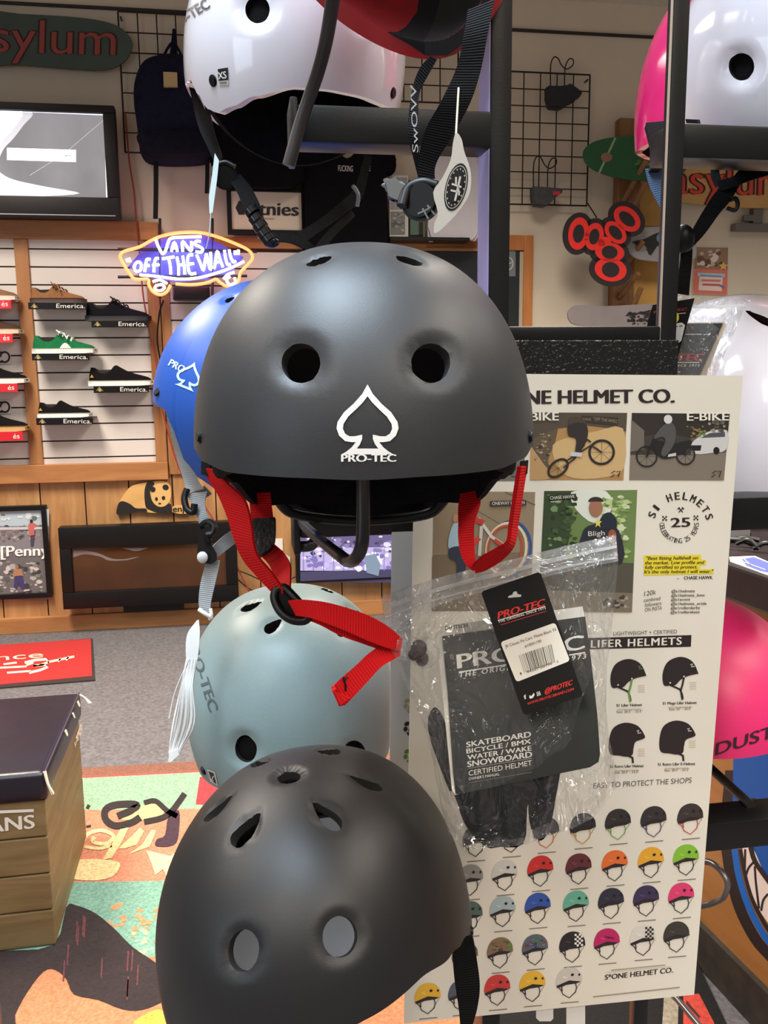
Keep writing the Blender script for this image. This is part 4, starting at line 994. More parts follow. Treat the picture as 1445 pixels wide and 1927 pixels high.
pr = Print(); pr.text('VANS', z6(391, 480), z6(434, 385), 14, WHT, 1, 0.025, (0.05, -1)); pr.strip([z6(402, 420), z6(428, 345)], 3, WHT, 1)
pr.into(bm, planemap(A + nrmS * 0.0012, nrmS, 0.0002), 2)
mk('box', bm, [M_olive, M_groove, M_print], t)
bm = NB(); e = 0.008
obox(bm, A + UP * (hb - .004) - fd * e - sd * e, fd * (WD + 2 * e), sd * (sl_ + 2 * e), UP * (hc - hb + .006), 0)
bmesh.ops.bevel(bm, geom=bm.edges[:], offset=0.016, segments=4, affect='EDGES', profile=0.6)
mk('cushion', bm, mat('black_vinyl', (26, 20, 32), 0.32, noise=0.1, nscale=8, bump=0.35, bscale=25), t, smooth=60)
bm = NB(); c0 = A + UP * hc - fd * e * .6 - sd * e * .6; c1 = c0 + sd * (sl_ + e)
tube(bm, [c0 + UP * .001, c1 + UP * .001], 0.0022, 6, 1)
mk('seam', bm, mat('vinyl_seam', (60, 52, 66), 0.5), t)
bm = NB()
for q in range(4):
    w = c0 + Vector((rnd.uniform(-.004, .006), rnd.uniform(-.004, .004), -.01)); tube(bm, [w + UP * .012, w + Vector((.006, -.004, -.012)), w + Vector((.012 + rnd.uniform(0, .008), -.006, -.03 - rnd.uniform(0, .012)))], [.003, .0025, .001], 6, 3)
for q in range(5):
    w = c1 + Vector((0, 0, -.004)); tube(bm, [w, w + Vector((.012, .002, -.008)), w + Vector((.022 + rnd.uniform(0, .012), rnd.uniform(-.01, .004), -.02))], [.003, .0025, .001], 6, 3)
for q in range(6):
    w = c0 + sd * sl_ * rnd.uniform(.45, .95) - fd * .004; tube(bm, [w, w + Vector((.006, -.003, -.012))], [.002, .001], 5, 1)
mk('torn_stuffing', bm, mat('cotton_stuffing', (226, 216, 192), 0.9), t, smooth=60)
# dark bench corner, bottom left
bm = NB(); c = P(-60, 1900, 1.25)
q = fp(20, 1990)
zt2 = hitplane(10, 1822, q, Vector((0, -1, 0))).z
obox(bm, Vector((q.x - 0.4, q.y - 0.32, 0)), Vector((.4, 0, 0)), Vector((0, .32, 0)), UP * zt2)
bmesh.ops.bevel(bm, geom=bm.edges[:], offset=0.02, segments=4, affect='EDGES')
solo('bench', bm, mat('grey_vinyl', (82, 76, 72), 0.45, noise=0.1, nscale=20), 'rounded dark grey bench corner at the lower left edge', 'bench', smooth=50)
# counter at the right: painted wooden side, black top edge
G1, G2 = fp(1306, 1800), fp(1424, 1927)
cd = (G2 - G1).normalized()                       # towards the viewer
cn = Vector((cd.y, -cd.x, 0)).normalized()
if cn.dot(EYE - G1) < 0: cn = -cn
S0 = G1 - cd * 0.35
Lc = 1.15; Dc = -cn * 0.55
zc0 = hitplane(1400, 1128, G1, cn).z; zc1 = hitplane(1400, 1072, G1 + cn * 0.03, cn).z
t = thing('counter', 'wooden counter side painted with blue and black curves, with black top edge, behind the poster', 'counter', G1, math.atan2(cd.y, cd.x))
M_cw = woodmat('counter_wood', (178, 122, 66), (150, 96, 48), (1, 1, 4), 4, 0.4)
bm = NB(); obox(bm, S0 + UP * .09, cd * Lc, Dc, UP * (zc0 - .09))
pr = Print()
def z2(x, y): return (1280 + x / 6.024, 1380 + y / 6.024)
BL, DK, PKW = (0, 84, 168), (40, 28, 28), (238, 220, 212)
pr.poly([(1378, 1500), (1380, 1420), (1470, 1400), (1520, 1400), (1520, 1960), (1470, 1800), (1425, 1640), (1395, 1600)], BL, 1)
pr.poly([z2(*p) for p in ((470, 820), (510, 420), (600, 420), (590, 800))], DK, 1.2)
pr.poly([z2(*p) for p in ((480, 1300), (570, 1300), (600, 1500), (700, 1800), (760, 1960), (650, 1960), (560, 1700))] , DK, 1.4)
pr.strip(curve2([(1367, 1598), (1375, 1650), (1392, 1710), (1420, 1765), (1450, 1800), (1490, 1840)], 5), 20, DK, 1.5)
pr.strip(curve2([(1382, 1598), (1390, 1648), (1406, 1700), (1430, 1748), (1456, 1784), (1490, 1820)], 5), 12, (20, 100, 190), 2)
pr.strip(curve2([(1393, 1598), (1402, 1648), (1416, 1694), (1438, 1738), (1462, 1772), (1490, 1800)], 5), 7, DK, 3)
pr.poly(curve2([(1396, 1598), (1414, 1592), (1440, 1650), (1460, 1700), (1470, 1760), (1440, 1730), (1420, 1694), (1404, 1648)], 3, True), PKW, 2.2)
for pth, w in (([(1402, 1598), (1401, 1640)], 4), ([(1418, 1622), (1408, 1634), (1402, 1652)], 4), ([(1420, 1630), (1422, 1660), (1428, 1710)], 4), ([(1445, 1682), (1436, 1694), (1432, 1714)], 4), ([(1412, 1594), (1420, 1620), (1440, 1650), (1470, 1690)], 9)): pr.strip(curve2(pth, 4), w, DK, 3.5)
pr.poly([z2(*p) for p in ((800, 735), (850, 735), (920, 790), (840, 790))], DK, 3)
pr.into(bm, planemap(G1 + cn * .0004, cn, 0.0003), 1)
mk('side_panel', bm, [M_cw, M_print], t)
bm = NB(); obox(bm, S0 + cn * .012, cd * Lc, Dc, UP * .09); mk('kick_board', bm, mat('kick_black', (52, 44, 36), 0.7, noise=0.25, nscale=30), t)
bm = NB(); obox(bm, S0 + cn * .03 + UP * zc0, cd * Lc, Dc * 1.05, UP * (zc1 - zc0), 0, 0.006); mk('top', bm, mat('counter_edge', (36, 28, 30), 0.35, noise=0.15, nscale=30), t)
# things on the counter
fc = lambda px, py, k: fp(px, py, zc1 + .0008 + .0006 * k)
bm = NB(); slab(bm, [fp(x, y, zc1 + .002) for x, y in ((1372, 1048), (1420, 1046), (1500, 1080), (1500, 1100), (1440, 1080), (1374, 1056))], UP * -.0016)
pr = Print().poly([(1396, 1052), (1418, 1048), (1480, 1072), (1470, 1082), (1430, 1074), (1404, 1064)], (74, 84, 150), 1).strip([(1400, 1052), (1412, 1062)], 1.5, (190, 200, 226), 2).strip([(1396, 1056), (1440, 1072)], 1.5, (170, 180, 216), 2)
pr.into(bm, lambda px, py, k: fp(px, py, zc1 + .002 + .0006 * k), 1)
solo('leaflet', bm, [M_white, M_print], 'white leaflet with blue print on the counter, right of the poster', 'paper')
bm = NB(); q = fp(1420, 1036, zc1)
for i in range(26):
    a = q + Vector((rnd.uniform(-.14, .18), rnd.uniform(-.02, .14), 0)); b = a + Vector((rnd.uniform(-.06, .06), rnd.uniform(-.04, .05), rnd.uniform(.0, .012)))
    tube(bm, [a + UP * .006, (a + b) / 2 + UP * rnd.uniform(.008, .02), b + UP * .006], 0.005, 6, 4)
solo('cable_heap', bm, M_black, 'tangle of black cables heaped on the counter under the white helmet arm', 'cables', kind='stuff', smooth=60)
bm = NB(); q = P(1395, 1010, 2.0)
q = fp(1393, 1030, zc1)
obox(bm, q + Vector((-.06, .05, 0.001)), Vector((.1, 0, 0)), Vector((0, .07, 0)), UP * .035, 0, .004)
solo('card_terminal', bm, mat('grey_plastic', (150, 148, 146), 0.5), 'small grey box on the counter beside the cables', 'box')
bm = NB(); q = fp(1420, 1022, zc1)
obox(bm, q + Vector((-.07, .16, 0.001)), Vector((.34, 0, 0)), Vector((0, .10, 0)), UP * .075, 0, .006)
solo('equipment_box', bm, M_black, 'low black equipment box behind the cables on the counter', 'box')
DEBUG = None
# ================================================================== THE RACK
RP = P(1100, 700, 0.80)
def Rk(u, n, z): return Vector((RP.x, RP.y, 0)) + WU * u + WN * n + Vector((0, 0, z))
def ruz(px, py, n=0.0):
    q = hitplane(px, py, Vector((RP.x, RP.y, 0)) + WN * n, WN) - Vector((RP.x, RP.y, 0))
    return q.dot(WU), q.z
def rbox(bm, u0, u1, n0, n1, z0, z1, mi=0, bev=0.0):
    return obox(bm, Rk(u0, n0, z0), WU * (u1 - u0), WN * (n1 - n0), Vector((0, 0, z1 - z0)), mi, bev)
ul0, ul1 = ruz(922, 280)[0], ruz(962, 280)[0]
ur0, ur1 = ruz(1257, 280)[0], ruz(1288, 280)[0]
t = thing('display_rack', 'black steel helmet rack frame with uprights, arms and bent rod holders', 'display rack', Rk((ul0 + ur1) / 2, 0, 0), WYAW)
RACK = t
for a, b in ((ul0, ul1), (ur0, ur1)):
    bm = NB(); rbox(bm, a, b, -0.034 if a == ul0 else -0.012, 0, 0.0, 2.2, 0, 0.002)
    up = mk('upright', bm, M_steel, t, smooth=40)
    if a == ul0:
        bm = NB(); rbox(bm, a - 0.0012, a, -0.034, -0.001, 0.6, 2.2); mk('painted_gleam', bm, mat('neon_reflection_tint', (168, 164, 214), 0.4), up, None)  # neon's reflection on this steel face, painted as a lavender strip
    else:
        bm = NB(); rbox(bm, a - 0.001, a, -0.0035, -0.0005, 0.6, 2.2); mk('painted_gleam', bm, mat('lit_edge_tint', (190, 170, 150), 0.5), up, None)  # light catching the upright's edge, painted as a thin pale strip
zx1, zx0 = ruz(1100, 614)[1], ruz(1100, 642)[1]
bm = NB(); rbox(bm, ul1, ur0, -0.035, 0.0, zx0, zx1, 0, 0.002); mk('crossbar', bm, M_steel, t, smooth=40)
bm = NB(); rbox(bm, ul0 - .12, ur1 + .05, -0.3, 0.25, 0.0, 0.03, 0, 0.003); mk('base', bm, M_steel, t, smooth=40)
bm = NB(); rbox(bm, ul1, ur0, -0.035, 0.0, 0.25, 0.29, 0, 0.002); mk('crossbar', bm, M_steel, t, smooth=40)
def arm(x0, x1, xs, yt, yb, n0, n1):
    u0 = ruz(x0, (yt + yb) / 2, n1)[0]; u1 = ruz(x1, (yt + yb) / 2, n1)[0]
    bm = NB(); rbox(bm, u0, u1, n0, n1, ruz(xs, yb, n1)[1], ruz(xs, yt, n1)[1], 0, 0.003)
    return mk('arm', bm, M_steel, t, smooth=40), u0, u1, ruz(xs, yb, n1)[1], ruz(xs, yt, n1)[1]
a1 = arm(560, 925, 740, 201, 273, 0.0, 0.035)
bm = NB(); rbox(bm, a1[1] - .006, a1[1], -0.006, .040, a1[3] - .012, a1[4] + .004, 0, 0.002); mk('end_plate', bm, M_steel, t, smooth=40)
a2 = arm(564, 925, 670, 948, 1010, -0.035, 0.0)
bm = NB(); rbox(bm, a2[1] - .006, a2[1], -0.04, .005, a2[3] - .014, a2[4] + .004, 0, 0.002); mk('end_plate', bm, M_steel, t, smooth=40)
arm(1262, 1640, 1370, 234, 300, -0.045, -0.002)
arm(1262, 1640, 1415, 936, 998, -0.045, -0.002)
arm(1262, 1640, 1395, 1546, 1598, -0.045, -0.002)
def rod(pts, r, label=None, m=None):
    bm = NB(); tube(bm, [P(*p) for p in pts], r, 12, 8); o = mk('rod_holder', bm, m or mat('rod_steel', (58, 54, 54), 0.38, metal=0.35, noise=0.2, nscale=20), t, smooth=60)
    return o
rod([(634, -70, 0.60), (626, 0, 0.62), (614, 75, 0.64), (600, 130, 0.66), (583, 180, 0.675), (563, 240, 0.685), (543, 312, 0.69)], 0.0052)
rod([(566, 975, 0.78), (575, 992, 0.765), (612, 1024, 0.70), (640, 1046, 0.63), (655, 1056, 0.615), (668, 1052, 0.595), (679, 1032, 0.585), (683, 995, 0.583), (683, 900, 0.583), (683, 840, 0.585)], 0.0046)
rod([(1280, 1628, 0.97), (1325, 1621, 0.955), (1350, 1632, 0.94), (1368, 1660, 0.93), (1362, 1686, 0.935), (1345, 1698, 0.95), (1322, 1704, 0.96), (1280, 1712, 0.98)], 0.0034, m=mat('rod_bright', (120, 116, 116), 0.3, metal=0.7, noise=0.1, nscale=20))
rod([(1335, 1444, 1.0), (1372, 1478, 0.97), (1413, 1516, 0.93)], 0.0052)
rod([(1245, 1850, 1.0), (1275, 1882, .97), (1320, 1935, 0.93)], 0.0034, m=MATS['rod_bright'])
rod([(596, 1008, .80), (586, 1026, .79), (562, 1029, .79)], 0.005)
# glossy black header wrapped in film
zh1, zh0 = ruz(1100, 641)[1], ruz(1100, 712)[1]
bm = NB(); rbox(bm, ul1 - .002, ur0 + .012, 0.001, 0.012, zh0, zh1, 0, 0.001)
hm = mat('film_black', (8, 7, 8), 0.08, coat=0.8, bump=1.0, bscale=240)
solo('header_panel', bm, hm, 'glossy black crinkled panel under the rack crossbar, above the white poster', 'panel')

# ================================================================== HELMETS
def helmet(name, label, C, yaw, pitch, roll, a, b, c, rim, shell, holes=(), n=2.25, thick=0.009, seg=144, liner=None, recess=0.0045, rsize=0.011, group=None, kcurve=0.10, inner=None, m=2.2, probe=None, rot=None):
    Rm = rot.to_4x4() if rot else (Matrix.Rotation(R(yaw), 4, 'Z') @ Matrix.Rotation(R(pitch), 4, 'X') @ Matrix.Rotation(R(roll), 4, 'Y'))
    M = Matrix.Translation(C) @ Rm
    def zr(phi):
        d = (math.degrees(phi) + 180) % 360 - 180
        if rim[0][0] >= 0: d = abs(d)
        for (d0, z0), (d1, z1) in zip(rim, rim[1:]):
            if d <= d1:
                s = (d - d0) / (d1 - d0); s = s * s * (3 - 2 * s)
                return z0 + (z1 - z0) * s
        return rim[-1][1]
    def surf(phi, s, off=0.0, zextra=0.0):
        A_, B_, C_ = a - off, b - off, c - off
        pr_ = 1.0 / ((abs(math.sin(phi)) / A_) ** m + (abs(math.cos(phi)) / B_) ** m) ** (1 / m)
        zb = zr(phi) + zextra
        fr = 0.2 / (0.2 - zb)
        if s <= fr:
            th = s / fr * PI / 2
            k = 1.0 / (math.sin(th) ** n + math.cos(th) ** n) ** (1 / n)
            rad, z = k * math.sin(th), C_ * k * math.cos(th)
        else:
            z = zb * (s - fr) / (1 - fr)
            rad = 1.0 - kcurve * (z / C_) ** 2 * 4
        return Vector((math.sin(phi) * pr_ * rad, -math.cos(phi) * pr_ * rad, z))
    def eq(phi, off):
        k = 1.0 / ((abs(math.sin(phi)) / (a - off)) ** m + (abs(math.cos(phi)) / (b - off)) ** m) ** (1 / m)
        return Vector((math.sin(phi) * k, -math.cos(phi) * k, 0))
    def build(rows, seg_, off, zx=0.0):
        g = [[surf(2 * PI * j / seg_, i / rows, off, zx) for j in range(seg_)] for i in range(1, rows + 1)]
        return surf(0, 0, off), g
    rows = 60
    pole, g = build(rows, seg, 0.0)
    # measuring surface for the vent outlines
    vb = [pole] + [p for r_ in g for p in r_]
    fb = [(0, 1 + (j + 1) % seg, 1 + j) for j in range(seg)] + [(1 + i * seg + j, 1 + i * seg + (j + 1) % seg, 1 + (i + 1) * seg + (j + 1) % seg, 1 + (i + 1) * seg + j) for i in range(rows - 1) for j in range(seg)]
    vw = [M @ v for v in vb]
    bvh0 = BVHTree.FromPolygons(vw, fb)
    Mi = M.inverted()
    if DEBUG and probe:
        for x, y in probe:
            h_ = bvh0.ray_cast(EYE, ray(x, y).normalized())
            if h_[0] is None: DEBUG.write('%s (%d,%d) miss\n' % (label[:20], x, y)); continue
            q = Mi @ h_[0]; DEBUG.write('%s (%d,%d) phi %.0f z %.4f\n' % (label[:20], x, y, math.degrees(math.atan2(q.x, -q.y)), q.z))
        DEBUG.flush()
    cuts = []
    for h in holes:
        pts = []
        for x, y in h:
            hit = bvh0.ray_cast(EYE, ray(x, y).normalized())
            if hit[0] is not None: pts.append(Mi @ hit[0])
        if len(pts) > 4: cuts.append(pts)
    ALL = list(cuts)
    def disp(p):
        q = p
        for pts in ALL:
            cc = sum(pts, Vector()) / len(pts)
            if (p - cc).length > 0.05: continue
            dmin = min((p - x).length for x in pts)
            rad = sum((x - cc).length for x in pts) / len(pts)
            inside = (p - cc).length < rad * 0.9
            rs_ = rsize if max((x - cc).length for x in pts) < 1.35 * min((x - cc).length for x in pts) else rsize * 0.5
            if dmin < rs_ or inside:
                s = 0.0 if inside else dmin / rs_
                nrm = Vector((p.x / a ** 2, p.y / b ** 2, max(p.z, 0) / c ** 2)).normalized()
                q = q - nrm * recess * (rs_ / rsize) * (1 - s) ** 1.35
        return q
    bm = bmesh.new()
    # outer
    vo = bm.verts.new(disp(pole)); O = [[bm.verts.new(disp(p)) for p in r_] for r_ in g]
    # inner
    rin = 24
    pi_, gi = build(rin, seg, thick)
    for j in range(seg): gi[-1][j].z = g[-1][j].z + 0.0008
    vi = bm.verts.new(pi_); I = [[bm.verts.new(p) for p in r_] for r_ in gi]
    for V0, G, rev in ((vo, O, False), (vi, I, True)):
        mi = 1 if rev else 0
        for j in range(seg):
            q = [V0, G[0][j], G[0][(j + 1) % seg]]
            f = bm.faces.new(q[::-1] if rev else q); f.material_index = mi
            for i in range(len(G) - 1):
                q = [G[i][j], G[i + 1][j], G[i + 1][(j + 1) % seg], G[i][(j + 1) % seg]]
                f = bm.faces.new(q[::-1] if rev else q); f.material_index = mi
    for j in range(seg):
        f = bm.faces.new([O[-1][j], I[-1][j], I[-1][(j + 1) % seg], O[-1][(j + 1) % seg]]); f.material_index = 0
    bm.normal_update()
    me = bpy.data.meshes.new('shell'); bm.to_mesh(me); bm.free()
    inm = inner or mat('foam_black', (26, 22, 22), 0.85, noise=0.1, nscale=60)
    me.materials.append(shell); me.materials.append(inm)
    nv0 = len(me.vertices)
    if cuts:
        so = bpy.data.objects.new('shell_src', me); COL.objects.link(so)
        cb = bmesh.new()
        for pts in cuts:
            cc = sum(pts, Vector()) / len(pts)
            nrm = Vector((cc.x / a ** 2, cc.y / b ** 2, cc.z / c ** 2)).normalized()
            A1 = [cb.verts.new(p + nrm * 0.025) for p in pts]; B1 = [cb.verts.new(cc + (p - cc) * 0.93 - nrm * 0.03) for p in pts]
            cb.faces.new(A1); cb.faces.new(B1[::-1])
            for i in range(len(pts)): cb.faces.new((A1[i], B1[i], B1[(i + 1) % len(pts)], A1[(i + 1) % len(pts)]))
        bmesh.ops.recalc_face_normals(cb, faces=cb.faces)
        cm = bpy.data.meshes.new('cut'); cb.to_mesh(cm); cb.free()
        cm.materials.append(shell); cm.materials.append(inm)
        for p in cm.polygons: p.material_index = 1
        co = bpy.data.objects.new('cut', cm); COL.objects.link(co)
        lo0 = [min(v.co[i] for v in me.vertices) - .001 for i in range(3)]; hi0 = [max(v.co[i] for v in me.vertices) + .001 for i in range(3)]
        md = so.modifiers.new('b', 'BOOLEAN'); md.object = co; md.operation = 'DIFFERENCE'
        for solver in ('EXACT', 'FAST'):
            md.solver = solver
            if solver == 'EXACT': md.use_self = False
            dg = bpy.context.evaluated_depsgraph_get()
            me2 = bpy.data.meshes.new_from_object(so.evaluated_get(dg))
            ok = len(me2.vertices) > nv0 * 0.7 and all(lo0[i] <= v.co[i] <= hi0[i] for v in me2.vertices for i in range(3))
            if DEBUG: DEBUG.write('%s %s %d %d %s %s\n' % (label[:40], solver, nv0, len(me2.vertices), [len(c) for c in cuts], ok)); DEBUG.flush()
            if ok: break
        bpy.data.objects.remove(so); bpy.data.objects.remove(co)
        bpy.data.meshes.remove(me); bpy.data.meshes.remove(cm)
        me = me2; me.name = 'shell'
    for p in me.polygons: p.use_smooth = True
    me.set_sharp_from_angle(angle=R(38))
    root = bpy.data.objects.new(name, None); COL.objects.link(root); root.empty_display_size = 0.05
    root.matrix_world = M
    OM[root.name] = M.copy()
    tag(root, label, 'helmet', group)
    so = bpy.data.objects.new('shell', me); COL.objects.link(so); so.parent = root
    OM[so.name] = M.copy()
    # surface for decals
    bb = bmesh.new(); bb.from_mesh(me); bb.transform(M); bvh = BVHTree.FromBMesh(bb); bb.free()
    def dmap(step=0.0004):
        def f(px, py, k):
            h = bvh.ray_cast(EYE, ray(px, py).normalized())
            if h[0] is None: return None
            nn = h[1] if h[1].dot(EYE - h[0]) > 0 else -h[1]
            return h[0] + nn * (0.0003 + step * k)
        return f
    H = dict(root=root, shell=so, M=M, map=dmap, bvh=bvh, surf=surf)
    if liner:
        lm, lrim, loff = liner
        bm = NB(); rows_, sg = 14, 64
        pl, gg = None, [[None] * sg for _ in range(rows_ + 1)]
        def lz(phi):
            d = (math.degrees(phi) + 180) % 360 - 180
            if lrim[0][0] >= 0: d = abs(d)
            for (d0, z0), (d1, z1) in zip(lrim, lrim[1:]):
                if d <= d1: s = (d - d0) / (d1 - d0); s = s * s * (3 - 2 * s); return z0 + (z1 - z0) * s
            return lrim[-1][1]
        for side in (0, 1):
            of = loff + side * 0.008; G = []
            for i in range(rows_ + 1):
                row = []
                for j in range(sg):
                    ph = 2 * PI * j / sg; zt_, zb_ = 0.03, lz(ph)
                    z = zt_ + (zb_ - zt_) * i / rows_
                    s_ = eq(ph, of); k = 1.0 if z <= 0 else (1 - (z / (c - of)) ** n) ** (1 / n)
                    k *= 1 - (0.9 * max(0, -z)) - (0.02 if i in (0, rows_) and side == 0 else 0)
                    row.append(bm.verts.new(M @ Vector((s_.x * k, s_.y * k, z))))
                G.append(row)
            if side == 0: G0 = G
        for Gx in (G0, G):
            for i in range(rows_):
                for j in range(sg): bm.faces.new((Gx[i][j], Gx[i + 1][j], Gx[i + 1][(j + 1) % sg], Gx[i][(j + 1) % sg]))
        for i in (0, rows_):
            for j in range(sg): bm.faces.new((G0[i][j], G[i][j], G[i][(j + 1) % sg], G0[i][(j + 1) % sg]))
        H['liner'] = mk('liner', bm, lm, root, smooth=60)
    return H
def rivet(H, px, py, r=0.005, m=None, name='rivet'):
    q = H['map']()(px, py, 0)
    if q is None: return
    hn = H['bvh'].find_nearest(q)[1]
    if hn.dot(EYE - q) < 0: hn = -hn
    bm = NB(); disc(bm, q, hn, r, 0.003, 18, bev=0.001); mk(name, bm, m or M_black, H['root'], smooth=60)
def teardrop(x0, y0, x1, y1, w, n=22, blunt=0.62):
    """pointed at (x0, y0), round at (x1, y1), width w"""
    out = []; dx, dy = x1 - x0, y1 - y0; L = math.hypot(dx, dy); ux, uy = dx / L, dy / L
    for i in range(n):
        t = 2 * PI * i / n; s = 0.5 + 0.5 * math.cos(t)       # 1 at the round end
        ww = math.sin(t) * w / 2 * (0.35 + 0.75 * s) * 1.15
        out.append((x0 + ux * L * s - uy * ww, y0 + uy * L * s + ux * ww))
    return out
def spade(pr, x, y, s, rot, c, k=1, foot=True):
    cs, sn = math.cos(R(rot)), math.sin(R(rot))
    def T(pts): return [(x + (px * cs - py * sn) * s, y + (px * sn + py * cs) * s) for px, py in pts]
    half_o = [(0, -66), (-10, -48), (-26, -30), (-44, -14), (-56, 4), (-58, 16), (-53, 30), (-42, 40), (-30, 42), (-22, 42), (-30, 52), (-40, 60), (-49, 65)]
    half_i = [(0, -44), (-9, -32), (-22, -19), (-36, -6), (-45, 8), (-46, 17), (-42, 26), (-34, 31), (-24, 31), (-10, 28), (-10, 36), (-14, 46), (-20, 54)]
    out = half_o + [(-px, py) for px, py in half_o[::-1][:-1]]
    inn = half_i + [(-px, py) for px, py in half_i[::-1][:-1]]
    o, i = T(out), T(inn)
    n = len(o)
    vs = o + i
    pr.tri(vs, [(j, (j + 1) % n, n + (j + 1) % n, n + j) for j in range(n)], c, k)
FOAM = mat('foam_black', (18, 15, 15), 0.85, noise=0.1, nscale=60)
PAD = mat('pad_cloth', (20, 18, 20), 0.95, spec=0.2, noise=0.25, nscale=70, bump=0.5, bscale=400)
DEC = printmat('decal_ink', 0.4)
# ---- the main helmet
M_mk = mat('matte_charcoal', (44, 44, 46), 0.47, noise=0.03, nscale=300, bump=0.06, bscale=1500)
rim0 = [(0, -.006), (15, -.005), (35, -.0045), (51, -.001), (62, .004), (88, .006), (110, -.012), (150, -.03), (180, -.034)]
Hm = helmet('skate_helmet', 'matte charcoal helmet with white spade logo and red straps, facing front at centre', P(686, 842, 0.60), 1.0, 0.0, 0.0, 0.112, 0.135, 0.1335, rim0, M_mk,
            [ell(562, 679, 38, 39, 28), ell(815, 679, 38, 39, 28), ell(599, 488, 26, 6.5, 22, rot=-17), ell(771, 487, 27, 6.5, 22, rot=16)],
            liner=(PAD, [(0, .0), (40, -.004), (60, -.012), (80, -.018), (100, -.025), (130, -.05), (180, -.058)], 0.010), recess=0.0038, rsize=0.0066, group='helmets on the rack')
pr = Print(); spade(pr, 691.5, 790, 1.0, 0, (238, 236, 232))
pr.text('PRO-TEC', (643, 868.5), (744.5, 868.5), 13.5, (238, 236, 232), 1, 0.05)
pr.build('logo', Hm['map'](), DEC, Hm['root'], 'white spade logo and lettering', refine=7)
rivet(Hm, 376, 822, 0.004); rivet(Hm, 997, 822, 0.004)
# strap clips at the sides, rear fit band
for s in (((380, 868, 396, 872, .60), (380, 893, 402, 900, .60)), ((980, 868, 993, 866, .60), (976, 895, 991, 892, .60))):
    bm = NB(); prib(bm, s, 0.006, 2); mk('strap_anchor', bm, M_black, Hm['root'])
bm = NB(); tube(bm, [P(512, 905, .70), P(530, 950, .71), P(560, 968, .72), P(640, 978, .73), P(720, 978, .73), P(800, 968, .72), P(830, 948, .71), P(855, 905, .70)], 0.0045, 8, 6)
mk('fit_band', bm, M_black, Hm['root'], smooth=60)
bm = NB(); prib(bm, [(520, 890, 528, 940, .71), (575, 898, 580, 962, .735), (690, 900, 690, 974, .75), (800, 898, 795, 962, .735), (850, 890, 838, 938, .71)], 0.012, 8)
mk('rear_pad', bm, PAD, Hm['root'], smooth=50)
# ---- the lower black helmet
M_bk = mat('matte_black', (22, 21, 22), 0.46, noise=0.03, nscale=300, bump=0.06, bscale=1500)
rim1 = [(0, -.004), (40, -.008), (66, -.020), (95, -.004), (120, -.012), (150, -.03), (180, -.034)]
Hb = helmet('skate_helmet', 'matte black helmet without logo, lowest at the front', P(604, 1752, 0.70), -9.0, 4.0, -9.0, 0.1195, 0.138, 0.140, [(-180, -.03), (-96, -.012), (-60, -.01), (-30, -.004), (0, .012), (28, .0227), (47, .0242), (65, .0145), (75, .0075), (96, -.013), (130, -.02), (180, -.03)], M_bk,
            [ell(455, 1790, 30, 42, 28, rot=6), ell(641, 1763, 34, 41, 28, rot=4), ell(543, 1458, 23, 11, 24, rot=-8), teardrop(490, 1528, 436, 1592, 36), teardrop(588, 1508, 642, 1560, 36),
             teardrop(436, 1495, 382, 1546, 15), teardrop(656, 1457, 722, 1486, 17), teardrop(596, 1412, 642, 1414, 12), teardrop(508, 1430, 470, 1440, 9)],
            recess=0.0032, rsize=0.0052, group='helmets on the rack', liner=(mat('pale_vent_backing', (206, 216, 224), .8), [(-180, -.12), (-125, -.11), (-105, -.05), (-80, .0), (0, .024), (100, .02), (145, -.01), (162, -.10), (180, -.12)], 0.011))  # pale liner added and hung low so the vents look bright inside
# ---- the grey-blue helmet
M_gb = mat('matte_greyblue', (128, 148, 150), 0.42, noise=0.02, nscale=300, bump=0.05, bscale=1500)
Hg = helmet('skate_helmet', 'matte pale grey-blue helmet behind the lower black one', P(549, 1322, 1.05), 3.0, 2.0, -3.0, 0.1215, 0.140, 0.140, [(0, -.042), (50, -.05), (75, -.056), (100, -.04), (180, -.05)], M_gb,
            [ell(459, 1412, 21, 27, 28, rot=-8), ell(668, 1416, 22, 22, 24), teardrop(492, 1130, 451, 1148, 14), teardrop(530, 1164, 497, 1188, 22), teardrop(622, 1160, 650, 1196, 22), teardrop(604, 1105, 632, 1112, 10), teardrop(652, 1140, 690, 1165, 12)],
            recess=0.005, rsize=0.009, group='helmets on the rack', liner=(PAD, [(0, -.036), (180, -.05)], 0.010))
pr = Print().text('PRO-TEC', (352, 1204), (395, 1340), 17, (86, 96, 98), 1, 0.03, (0.95, -0.35)); pr.build('logo', Hg['map'](), DEC, Hg['root'], refine=7)
rivet(Hg, 383, 1450, 0.005)
pr = Print().poly([(391, 1447), (405, 1452), (411, 1478), (397, 1470)], (216, 216, 210), 1).poly([(393, 1450), (403, 1454), (408.5, 1475), (399, 1468)], (24, 22, 24), 1.6).text('L', (399, 1467), (403, 1469), 9, (226, 226, 220), 2.2, .02)
pr.build('size_sticker', Hg['map'](), DEC, Hg['root'], 'black and white size sticker', refine=6)
